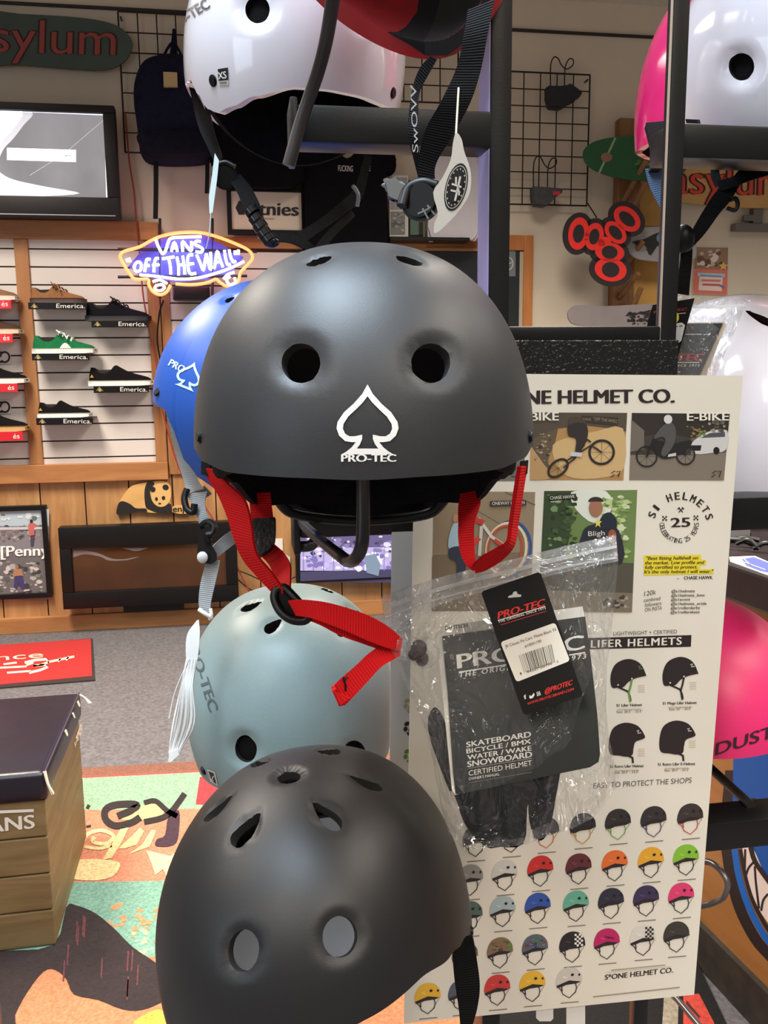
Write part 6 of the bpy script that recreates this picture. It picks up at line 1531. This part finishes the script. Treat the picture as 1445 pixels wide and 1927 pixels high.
strap(Hm, [(752, 1208, 752, 1234, .612), (724, 1212, 738, 1242, .607), (696, 1228, 716, 1256, .60), (668, 1254, 690, 1284, .597), (640, 1278, 664, 1312, .595), (626, 1292, 648, 1328, .594)], W_red)
bm = NB(); prib(bm, [(626, 1290, 648, 1326, .592), (630, 1300, 642, 1327, .588), (640, 1304, 660, 1312, .588)], .003, 4); mk('strap_end', bm, W_red, rt, smooth=50)
bm = NB(); tube(bm, [P(646, 1274, .5935), P(650, 1290, .5935), P(650, 1300, .5935)], 0.0007, 6, 3); tube(bm, [P(645, 1281, .5935), P(654, 1274, .5935)], .0006, 6, 1); mk('stitch', bm, M_black, rt)
strap(Hm, [(866, 930, 902, 922, .66), (862, 955, 904, 948, .655), (862, 985, 894, 980, .65), (862, 1010, 892, 1008, .645), (866, 1040, 893, 1036, .64), (876, 1062, 895, 1052, .635), (889, 1074, 900, 1062, .63)], webmat('webbing_red', (222, 22, 28), 2.0))
strap(Hm, [(977, 878, 990, 876, .59, .60), (971, 915, 983, 914, .59, .60), (965, 955, 977, 955, .595, .605), (960, 990, 971, 992, .60, .61), (955, 1020, 965, 1026, .60, .61), (934, 1034, 946, 1050, .61, .62), (905, 1050, 915, 1070, .62, .63), (890, 1064, 896, 1076, .63, .635)], W_red, .003)
# ---- grey chin strap of the blue helmet
W_gry = webmat('webbing_grey', (176, 180, 182), 2.0)
strap(Hu, [(312, 776, 326, 774, .93), (322, 820, 340, 818, .92), (335, 870, 358, 868, .91), (346, 905, 372, 902, .905), (352, 930, 384, 920, .90)], W_gry)
strap(Hu, [(352, 930, 390, 925, .895), (362, 952, 386, 946, .893), (370, 972, 390, 968, .89), (378, 992, 402, 985, .89)], W_gry)
strap(Hu, [(384, 915, 398, 930, .92), (366, 925, 376, 945, .90)], W_gry)
strap(Hu, [(445, 992, 455, 1012, .94), (425, 1005, 438, 1026, .92), (404, 1024, 412, 1046, .90), (396, 1034, 404, 1050, .892)], W_gry)
strap(Hu, [(391, 1050, 414, 1055, .885), (385, 1068, 411, 1072, .885), (377, 1100, 404, 1102, .885), (374, 1130, 397, 1134, .885), (376, 1152, 396, 1156, .885)], W_gry)
bm = NB(); tube(bm, [P(352, 920, .892), P(347, 938, .89), P(352, 958, .887), P(364, 964, .886), P(366, 948, .886)], 0.0035, 8, 5)
mk('strap_slider', bm, M_black, Hu['root'], smooth=60)
bm = NB(); tube(bm, [P(378, 990, .884), P(392, 982, .88), P(403, 990, .878), P(400, 1004, .876), P(390, 1008, .876), P(393, 1020, .877)], 0.0036, 8, 5); slab(bm, [P(x, y, .878) for x, y in ((373, 998), (384, 994), (392, 1014), (408, 1042), (408, 1054), (396, 1062), (378, 1058), (371, 1040))], (P(390, 1030, .89) - P(390, 1030, .878)))
mk('snap_buckle', bm, M_black, Hu['root'], smooth=40)
bm = NB(); ball(bm, P(381, 1049, .874), .0055, .003, .006); mk('buckle_stud', bm, mat('silver_stud', (210, 210, 208), .3), Hu['root'], smooth=60)
bm = NB(); tube(bm, [P(374, 1147, .880), P(386, 1155, .878), P(399, 1163, .880)], 0.0022, 8, 3); tube(bm, [P(396, 1145, .880), P(398, 1158, .879), P(394, 1166, .880)], .0018, 8, 3); mk('strap_clip', bm, M_white, Hu['root'], smooth=60)
# bundle of white tags
bm = NB()
ribbon(bm, [(P(370, 1168, .876), P(374, 1166, .876)), (P(352, 1195, .874), P(376, 1192, .874)), (P(350, 1235, .872), P(372, 1238, .872)), (P(354, 1262, .872), P(366, 1264, .872))], .001, 6)
mk_ribs = rnd
for q in range(11):
    s = q / 10; x0 = 352 + 18 * s; xm = 326 + 40 * s; xb = 320 + 20 * s
    tube(bm, [P(x0, 1240, .872 + .001 * (q % 3)), P(x0 - 10 + 2 * s, 1290, .870), P(xm + rnd.uniform(-3, 3), 1360, .868 + .002 * (q % 3)), P(xb + rnd.uniform(-2, 2), 1412, .870), P(321 + 6 * s, 1428, .870)], .0011, 6, 5)
tube(bm, [P(356, 1240, .871), P(330, 1300, .871), P(318, 1352, .871)], .0006, 6, 4)
slab(bm, [P(x, y, .867) for x, y in ((319, 1416), (334, 1410), (337, 1420), (322, 1434), (316, 1434))], Vector((0, .003, 0)))
solo('tag_bundle', bm, mat('white_plastic', (226, 226, 224), .35, noise=.03, nscale=60), 'white ribbon and looped tag strings hanging from the grey chin strap', 'tag', smooth=60)
# ---- straps of the upper white helmet
W_blk = webmat('webbing_black', (12, 11, 13), 1.8)
strap(Hw, [(356, 165, 366, 168, .93), (364, 200, 382, 198, .92), (374, 240, 398, 236, .905), (392, 280, 410, 272, .895), (408, 318, 420, 312, .89)], W_blk)
strap(Hw, [(384, 196, 392, 194, .95), (396, 250, 404, 248, .93), (410, 300, 420, 298, .90)], W_blk)
bm = NB(); c = P(424, 333, .885); disc(bm, c, (EYE - c), .0125, .008, 24, bev=.002); tube(bm, [P(402, 330, .88), P(406, 314, .88), P(424, 306, .88), P(442, 314, .88)], .003, 8, 5); mk('strap_divider', bm, M_black, Hw['root'], smooth=50)
strap(Hw, [(432, 340, 452, 328, .885), (448, 366, 472, 352, .883), (458, 392, 486, 378, .88), (472, 414, 496, 402, .88)], W_blk)
bm = NB()
for i, (x, y) in enumerate(((474, 398), (482, 412), (490, 426), (498, 440), (506, 450))): disc(bm, P(x, y, .876), P(x + 12, y + 16, .876) - P(x, y, .876), .0075, .006, 12)
ball(bm, P(511, 455, .876), .0085, .006, .006); mk('ladder_buckle', bm, mat('buckle_gloss', (20, 19, 22), .22), Hw['root'], smooth=40)
strap(Hw, [(508, 438, 512, 454, .88), (545, 440, 548, 458, .89), (572, 448, 582, 474, .90), (600, 470, 604, 490, .90)], W_blk)
strap(Hw, [(556, 440, 572, 456, .90), (600, 414, 612, 428, .92), (646, 376, 656, 396, .94), (668, 352, 682, 372, .95), (686, 290, 700, 296, .96)], W_blk)
strap(Hw, [(588, 470, 602, 482, .90), (616, 436, 628, 446, .92), (660, 396, 668, 406, .94)], W_blk)
bm = NB(); tube(bm, [P(664, 350, .93), P(674, 366, .928), P(672, 388, .93)], .0022, 8, 4); mk('buckle_ring', bm, mat('ring_grey', (120, 124, 130), .3), Hw['root'], smooth=60)
bm = NB(); slab(bm, [P(x, y, .87) for x, y in ((404, 288), (412, 302), (408, 340), (400, 400), (394, 402), (393, 370), (399, 330))], Vector((0, .001, 0))); tube(bm, [P(397, 400, .87), P(394, 440, .872), P(388, 468, .876)], .0006, 6, 4)
solo('price_tag', bm, mat('pale_tag', (190, 206, 204), .4), 'narrow pale tag hanging from the upper white helmet strap above the neon sign', 'tag')
# ---- straps of the red helmet
strap(Hr, [(812, 105, 822, 112, .62), (792, 126, 806, 140, .625), (778, 160, 790, 172, .63), (770, 205, 787, 210, .63), (768, 250, 788, 254, .63), (776, 290, 790, 296, .635), (786, 330, 800, 334, .64)], W_blk)
pr = Print().text('SwOVV', (787, 287), (783, 160), 11, (226, 224, 226), 1, .01, (-1, -.06)); 
# the lettering follows the narrow strap
s2 = planemap(P(778, 230, .622), (EYE - P(778, 230, .622)).normalized(), .0002); pr.build('strap_lettering', s2, M_print, Hr['root'], 'white strap lettering')
strap(Hr, [(880, 20, 930, 0, .60), (872, 70, 918, 60, .60), (858, 130, 905, 130, .605), (830, 190, 886, 190, .61), (800, 245, 852, 255, .62), (788, 300, 820, 310, .63), (786, 350, 820, 352, .635)], W_blk, .002)
bm = NB(); c = P(792, 378, .632); q = (EYE - c).normalized(); disc(bm, c, q + Vector((-.3, 0, .2)), .0145, .009, 26, bev=.0025); tube(bm, [P(756, 388, .63), P(768, 356, .632), P(796, 344, .63), P(822, 350, .628)], .004, 10, 5)
mk('dial_buckle', bm, M_black, Hr['root'], smooth=40)
pr = Print()
for a, w in (([(786, 402), (800, 396), (814, 388)], 3), ([(795, 392), (806, 412)], 3.4), ([(804, 386), (818, 404)], 3.4)): pr.strip(a, w, (150, 150, 154), 1)
pr.build('emblem', planemap(c + q * .0075, q, .0003), M_print, Hr['root'], 'grey emblem on the dial')
bm = NB(); slab(bm, [P(x, y, .64) for x, y in ((714, 338), (734, 330), (752, 334), (768, 352), (778, 368), (768, 392), (758, 396), (748, 384), (738, 364), (720, 352))], Vector((0, .012, 0)))
bmesh.ops.bevel(bm, geom=bm.edges[:], offset=.003, segments=2, affect='EDGES'); mk('release_tab', bm, mat('tab_grey', (96, 94, 92), .35), Hr['root'], smooth=50)
# round-logo paper tag
bm = NB(); out = curve2([(858, 250), (868, 262), (873, 285), (884, 318), (886, 345), (880, 372), (858, 404), (832, 430), (822, 438), (816, 436), (818, 418), (824, 400), (815, 362), (832, 335), (848, 300), (852, 270)], 3, True)
tp0 = P(852, 345, .60); tn = (EYE - tp0).normalized() + WU * -.25; tn.normalize()
tm = planemap(tp0, tn, .0003); slab(bm, [tm(x, y, 0) for x, y in out], tn * -.0008)
pr = Print().poly(ell(858, 352, 20, 46, 32, rot=14), (34, 30, 30), 1).strip(ell(858, 352, 17.5, 41, 32, rot=14), 1.2, (226, 216, 200), 2, True).poly(ell(858, 352, 12, 29, 26, rot=14), (34, 30, 30), 3)
for a, w in (([(866, 332), (856, 378)], 3.6), ([(850, 346), (868, 352)], 3.6), ([(848, 358), (866, 362)], 3.4), ([(858, 333), (858, 346)], 3.4), ([(862, 352), (864, 368)], 3)): pr.strip(a, w, (232, 224, 210), 4)
for q_ in range(16):
    a = 2 * PI * q_ / 16; x, y = 14.8 * math.cos(a), 35 * math.sin(a); xr, yr = x * math.cos(R(14)) - y * math.sin(R(14)), x * math.sin(R(14)) + y * math.cos(R(14)); pr.poly(ell(858 + xr, 352 + yr, 1.2, 2.0, 6), (206, 198, 184), 4)
pr.into(bm, tm, 1); tube(bm, [P(863, 165, .60), P(861, 200, .60), P(859, 235, .60), P(858, 254, .60)], .0007, 6, 4)
solo('hang_tag', bm, [mat('tag_cream', (226, 218, 204), .6), M_print], 'creased cream tag with round black emblem hanging from the red helmet strap', 'tag')
# ---- straps of the lower black helmet, the pink and the right white helmets
strap(Hb, [(858, 1740, 884, 1740, .715), (852, 1796, 893, 1780, .705), (856, 1850, 902, 1846, .70), (862, 1890, 898, 1890, .70), (866, 1930, 888, 1932, .70), (866, 1980, 886, 1982, .70)], W_blk, .006)
rivet(Hb, 887, 1752, .004)
strap(Hp, [(1214, 236, 1256, 232, 1.00), (1222, 270, 1256, 262, .99), (1226, 300, 1254, 296, .98), (1222, 322, 1240, 322, .98)], webmat('pad_strap_black', (30, 28, 30), 3), .008)
strap(Hp, [(1214, 318, 1246, 316, .985), (1222, 350, 1254, 345, .985), (1236, 380, 1262, 370, .985), (1250, 405, 1275, 392, .985)], webmat('webbing_blue', (96, 118, 150), 2.4))
strap(Hp, [(1240, 290, 1262, 286, .99), (1250, 300, 1266, 300, .99)], mat('clear_tab', (206, 190, 186), .3), .004)
strap(Hw2, [(1452, 312, 1452, 328, .86), (1410, 322, 1412, 340, .86), (1375, 334, 1380, 352, .86), (1348, 342, 1356, 360, .86)], W_blk)
strap(Hw2, [(1338, 312, 1352, 312, .88), (1338, 332, 1354, 330, .87), (1346, 352, 1360, 346, .865)], W_blk)
strap(Hw2, [(1392, 318, 1412, 322, .87), (1368, 345, 1390, 352, .865), (1346, 362, 1374, 378, .86), (1326, 392, 1352, 404, .86), (1306, 426, 1326, 440, .86), (1290, 456, 1300, 468, .86)], W_blk)
strap(Hw2, [(1276, 436, 1284, 430, .86), (1280, 456, 1300, 458, .86), (1280, 490, 1302, 486, .86), (1274, 528, 1298, 530, .865), (1272, 552, 1296, 556, .87)], W_blk)
bm = NB(); tube(bm, [P(1368, 392, .855), P(1382, 396, .855), P(1388, 386, .855), P(1384, 374, .855), P(1374, 376, .855)], .0022, 8, 5); mk('strap_ring', bm, M_black, Hw2['root'], smooth=60); bm = NB(); ball(bm, P(1286, 450, .855), .011, .008, .014); mk('strap_divider', bm, M_black, Hw2['root'], smooth=60)

# ================================================================== THE BAG
def filmbag(name, out, ctr, d, puff, m, label, squash=None):
    """pillow of thin film: front and back sheets sealed at the outline"""
    bm = NB(); n = len(out); rings = []
    for s, side in [(1.0, 0)] + [(s, 1) for s in (.97, .9, .78, .62, .42, .2)]:
        rings.append([bm.verts.new(P(ctr[0] + (x - ctr[0]) * s, ctr[1] + (y - ctr[1]) * s, d - side * puff * (1 - s ** 3) + rnd.uniform(-.0012, .0012) * (s < 1))) for x, y in out])
    for a, b in zip(rings, rings[1:]):
        for i in range(n): bm.faces.new((a[i], a[(i + 1) % n], b[(i + 1) % n], b[i]))
    bm.faces.new(rings[-1])
    back = []
    for s in (.97, .9, .78, .62, .42, .2): back.append([bm.verts.new(P(ctr[0] + (x - ctr[0]) * s, ctr[1] + (y - ctr[1]) * s, d + puff * (1 - s ** 3))) for x, y in out])
    for a, b in zip([rings[0]] + back, back):
        for i in range(n): bm.faces.new((a[i], b[i], b[(i + 1) % n], a[(i + 1) % n]))
    bm.faces.new(back[-1][::-1])
    return bm
FILM = filmmat('clear_film', 0.05, 0.03)
out = [(717, 1123), (760, 1106), (830, 1086), (900, 1070), (980, 1048), (1060, 1028), (1120, 1014), (1158, 1005), (1161, 1030), (1163, 1056), (1158, 1120), (1150, 1190), (1142, 1256), (1140, 1330), (1146, 1390), (1156, 1430), (1165, 1462), (1160, 1480), (1140, 1512), (1118, 1538), (1080, 1558), (1029, 1574), (989, 1590), (930, 1596), (873, 1598), (843, 1565), (830, 1520), (823, 1478), (812, 1420), (800, 1372), (778, 1320), (756, 1279), (738, 1230), (727, 1193), (720, 1155)]
BD = 0.665
t = thing('zip_bag', 'clear zip bag holding a booklet and black pads, tied to the red strap', 'plastic bag', P(975, 1598, BD), 0)
bm = filmbag('film', out, (970, 1310), BD, 0.022, FILM, '')
mk('film', bm, FILM, t, smooth=80)
bm = NB(); prib(bm, [(722, 1140, 724, 1148, BD - .004), (830, 1104, 832, 1111, BD - .004), (980, 1066, 982, 1073, BD - .004), (1090, 1040, 1091, 1046, BD - .004), (1160, 1026, 1160, 1031, BD - .004)], .0012, 6)
prib(bm, [(724, 1160, 725, 1163, BD - .004), (830, 1124, 831, 1127, BD - .004), (980, 1086, 981, 1089, BD - .004), (1090, 1060, 1091, 1063, BD - .004), (1160, 1048, 1160, 1051, BD - .004)], .0012, 6)
mk('zip_strip', bm, filmmat('zip_film', 0.25, 0.45, 60, .4), t, smooth=60)
bm = NB(); prib(bm, [(718, 1124, 727, 1190, BD - .003), (830, 1086, 833, 1136, BD - .003), (980, 1049, 984, 1096, BD - .003), (1090, 1022, 1093, 1070, BD - .003), (1159, 1008, 1163, 1056, BD - .003)], .0006, 6); mk('zip_band', bm, filmmat('band_film', 0.2, 0.16, 40, .6), t, smooth=60)
bm = NB(); tube(bm, [P(740, 1215, .618), P(758, 1216, .615), P(776, 1222, .622), (P(800, 1228, .64))], [.010, .011, .008, .012], 10, 5); mk('tied_neck', bm, filmmat('neck_film', .15, .06), t, smooth=60)
bm = NB(); ball(bm, P(788, 1220, .640), .006, .005, .0065); ball(bm, P(780, 1232, .642), .005, .004, .0045); ball(bm, P(794, 1240, .644), .005, .005, .0055)
strap_b = mk('knot', bm, mat('knot_dark', (52, 22, 26), .6, noise=.4, nscale=80), t, smooth=60)
# booklet
bc = P(975, 1330, .660); bn = (EYE - bc).normalized(); bn = (bn + Vector((-.06, 0, .05))).normalized()
bp_ = planemap(bc, bn, .00025)
bm = NB(); cover = [(832, 1197), (1101, 1160), (1112, 1240), (1124, 1345), (1129, 1420), (1126, 1434), (1110, 1444), (866, 1494), (857, 1494), (852, 1450), (842, 1300)]
slab(bm, [bp_(x, y, 0) for x, y in cover], bn * -.001)
pr = Print(); WH = (236, 232, 222)
pr.text('PRO-TEC', (862, 1258), (1099, 1221), 26, WH, 1, .045, (-.08, -1)).strip([(863, 1265), (1101, 1228)], 2.6, WH, 1).text('THE ORIGINAL SINCE 1973', (863, 1275), (1102, 1239), 9, WH, 1, .025, (0.1, -1), 1.35)
for s, x0, y0, x1, y1, h, bo in (('SKATEBOARD', 878, 1406.5, 999, 1386.5, 10, .03), ('BICYCLE / BMX', 878, 1418, 999, 1399, 8.6, .03), ('WATER / WAKE', 880, 1430, 1000, 1412, 8.8, .03), ('SNOWBOARD', 880, 1443.5, 1001, 1424.5, 10.5, .03), ('CERTIFIED HELMET', 882, 1460, 1001, 1440, 9.5, 0), ("OWNER'S MANUAL", 882, 1468.5, 940, 1459, 5, 0)): pr.text(s, (x0, y0), (x1, y1), h, WH, 1, bo, (-.06, -1))
pr.strip([(881, 1446), (1001, 1427)], .8, (170, 166, 158), 1).strip([(883, 1473), (1001, 1453)], .8, (120, 118, 112), 1).poly(ell(976, 1356, 7, 7, 18), (24, 24, 22), 1)
pr.into(bm, bp_, 1)
tb = thing('booklet', 'black owner booklet with white lettering inside the clear bag on the red strap', 'booklet', P(975, 1494, .662), 0)
mk('cover', bm, [mat('cover_black', (20, 24, 22), .3, coat=.2), M_printgloss], tb)
bm = NB(); pg = [(820, 1180), (1096, 1141), (1101, 1166), (1127, 1420), (1110, 1443), (866, 1494), (856, 1496), (850, 1484), (835, 1330)]
slab(bm, [bp_(x, y, -6) for x, y in pg], bn * -.010)
Print().text('DEUTSCH', (838, 1186), (880, 1180), 7, (50, 46, 44), 1, .02).into(bm, planemap(bc - bn * .0014, bn, .0002), 1)
mk('pages', bm, [mat('paper_white', (232, 226, 212), .7), M_print], tb)
for out_, lab, d in (([(862, 1470), (1000, 1450), (992, 1520), (985, 1588), (940, 1594), (915, 1594), (880, 1560), (862, 1515)], 'large black foam pad at the bottom of the clear bag', .674), ([(1004, 1450), (1052, 1440), (1046, 1500), (1034, 1560), (1018, 1582), (1002, 1568), (998, 1520)], 'narrow black foam pad at the lower right of the clear bag', .676), ([(806, 1376), (818, 1340), (836, 1360), (852, 1420), (850, 1490), (832, 1455)], 'black foam pad at the left side of the clear bag behind the booklet', .682)):
    bm = NB(); slab(bm, [P(x, y, d - .006) for x, y in curve2(out_, 3, True)], Vector((0, .010, 0)))
    solo('foam_pad', bm, mat('pad_black', (8, 8, 12), .95, spec=.1, noise=.15, nscale=80), lab, 'foam pad', 'foam pads in the clear bag', smooth=50)
# hang tag
hc_ = P(1000, 1210, .632); hn_ = (EYE - hc_).normalized(); hm_ = planemap(hc_, hn_, .0002)
bm = NB(); slab(bm, [hm_(x, y, 0) for x, y in ((909, 1112), (1012, 1077), (1018, 1080), (1096, 1306), (1092, 1311), (990, 1345), (984, 1342), (906, 1117))], hn_ * -.0009)
pr = Print(); RD = (222, 50, 44)
pr.poly(curve2([(956, 1125), (958, 1121), (964, 1119), (966, 1114), (972, 1113), (974, 1118), (980, 1119), (980, 1123), (968, 1124)], 2, True), (206, 202, 196), 1)
pr.text('PRO-TEC', (937, 1165), (1024, 1140), 13.5, RD, 1, .045, (.06, -1)).strip([(937, 1167.5), (1026, 1141)], 1.4, WH, 1).text('THE ORIGINAL SINCE 1973', (938, 1172.5), (1027, 1146), 4.2, WH, 1, .02, None, 1.2).strip([(942, 1176), (1028, 1150)], 1.0, RD, 1)
lb = []
for (cx, cy, a) in ((949, 1212, 200), (1041, 1179, 290), (1065, 1240, 20), (975, 1276, 110)): lb += [(cx + 6 * math.cos(R(a + q)), cy + 6 * math.sin(R(a + q))) for q in (-45, -20, 0, 20, 45)]
pr.poly(lb, (234, 228, 214), 2).text('JR Classic Fit Cert  Matte Black YS', (951, 1219.5), (1047, 1186.5), 5.2, INK, 3, .01).text('#10001190', (988, 1219), (1019, 1208), 5, INK, 3, .01)
x = 0.0
while x < 1.0:
    w = rnd.choice((.010, .016, .026)); a0 = (976 + 62 * x, 1233 - 21 * x); b0 = (987 + 58 * x, 1266 - 20 * x); pr.poly([a0, (a0[0] + 62 * w, a0[1] - 21 * w), (b0[0] + 58 * w, b0[1] - 20 * w), b0], INK, 3); x += w + rnd.choice((.020, .03, .042))
pr.text('1', (980, 1270), (982, 1269), 4.5, INK, 3).text('94321 00190', (992, 1267.5), (1039, 1250.5), 4.8, INK, 3).text('2', (1048, 1247.5), (1051, 1246.5), 4.5, INK, 3)
pr.text('@PROTEC', (1025, 1305.5), (1076, 1288.5), 9.5, RD, 1, .03, (.1, -1)).text('WWW.PROTECBRAND.COM', (992, 1327), (1079, 1299), 5, RD, 1, .02, (.1, -1)).text('f', (987, 1316), (991, 1315), 8, WH, 1, .04)
pr.poly([(996, 1308), (1000, 1310), (1004, 1304), (1006, 1307), (1003, 1313), (998, 1315), (996, 1313)], WH, 1).strip([(1010, 1303), (1015, 1301.5), (1017, 1307.5), (1011, 1309.5)], 1.4, WH, 1, True).poly(ell(1013.5, 1305.5, 1.6, 1.6, 8), WH, 1)
pr.into(bm, hm_, 1)
solo('hang_tag', bm, [mat('tag_black', (14, 11, 11), .4, spec=.3), M_printgloss], 'black hang tag with red lettering and a white barcode label on the clear bag', 'tag')
# ---- bagged booklet on the right white helmet
BD2 = .852
out = [(1250, 552), (1300, 556), (1340, 563), (1385, 559), (1412, 565), (1402, 578), (1396, 590), (1380, 630), (1362, 670), (1345, 712), (1340, 760), (1250, 760), (1244, 650)]
t = thing('zip_bag', 'clear zip bag with a booklet, resting on the right white helmet above the poster', 'plastic bag', P(1310, 760, BD2 + .01), 0)
bm = filmbag('film', out, (1310, 660), BD2, .010, FILM, ''); mk('film', bm, filmmat('clear_film_right', .1, .08), t, smooth=80)
bm = NB(); prib(bm, [(1262, 571, 1262, 575, BD2 - .012), (1330, 575, 1330, 580, BD2 - .012), (1400, 572, 1400, 577, BD2 - .012)], .001, 5); mk('zip_strip', bm, MATS['zip_film'], t)
b2 = planemap(P(1310, 660, BD2), (EYE - P(1310, 660, BD2)).normalized(), .0002); n2 = (EYE - P(1310, 660, BD2)).normalized()
tb = thing('booklet', 'dark booklet with red lettering in the bag above the poster at right', 'booklet', P(1310, 720, BD2), 0)
bm = NB(); slab(bm, [b2(x, y, 0) for x, y in ((1240, 611), (1360, 608), (1300, 745), (1240, 745))], n2 * -.001)
pr = Print().text('PRO-TEC', (1208, 679), (1322, 679), 14, (196, 56, 56), 1, .045, (.3, -1)).strip([(1240, 682), (1316, 682)], 1.6, WH, 1).text('THE ORIGINAL SINCE 1973', (1190, 690), (1315, 690), 5, WH, 1, .02, (.3, -1), 1.3).strip([(1290, 629), (1320, 629)], 1.6, WH, 1).strip([(1326, 629), (1336, 628)], 1.2, (150, 156, 160), 1)
pr.into(bm, b2, 1); mk('cover', bm, [mat('cover_slate', (52, 56, 60), .3, coat=.3), M_printgloss], tb)
bm = NB(); slab(bm, [b2(x, y, -6) for x, y in ((1240, 609), (1364, 606), (1366, 612), (1312, 750), (1240, 750))], n2 * -.008); mk('pages', bm, mat('paper_tan', (206, 184, 160), .7), tb)
b3 = planemap(P(1280, 620, BD2 - .014), (EYE - P(1280, 620, BD2 - .014)).normalized(), .0002)
bm = NB(); slab(bm, [b3(x, y, 0) for x, y in ((1228, 574), (1307, 561), (1274, 676), (1240, 690), (1196, 690))], n2 * -.0009)
pr = Print().poly([(1240, 612), (1283, 607), (1289, 612), (1282, 641), (1276, 646), (1236, 652)], (216, 216, 212), 1).strip([(1262, 615), (1275, 614)], 1.6, INK, 2).strip([(1278, 614), (1284, 613)], 1.6, INK, 2).text('PRO-TEC', (1230, 590), (1292, 584), 5, (176, 50, 48), 1, .04, (.2, -1)).strip([(1262, 592), (1290, 589)], 1, WH, 1).poly(ell(1269, 597, 8.5, 11, 20), (232, 226, 60), 2)
for q in range(5): pr.strip([(1262 + q * 1.4, 628), (1260 + q * 1.4, 643)], .7, INK, 2)
pr.into(bm, b3, 1); solo('hang_tag', bm, [MATS['tag_black'], M_printgloss], 'black hang tag with yellow dot sticker beside the right rack upright', 'tag')
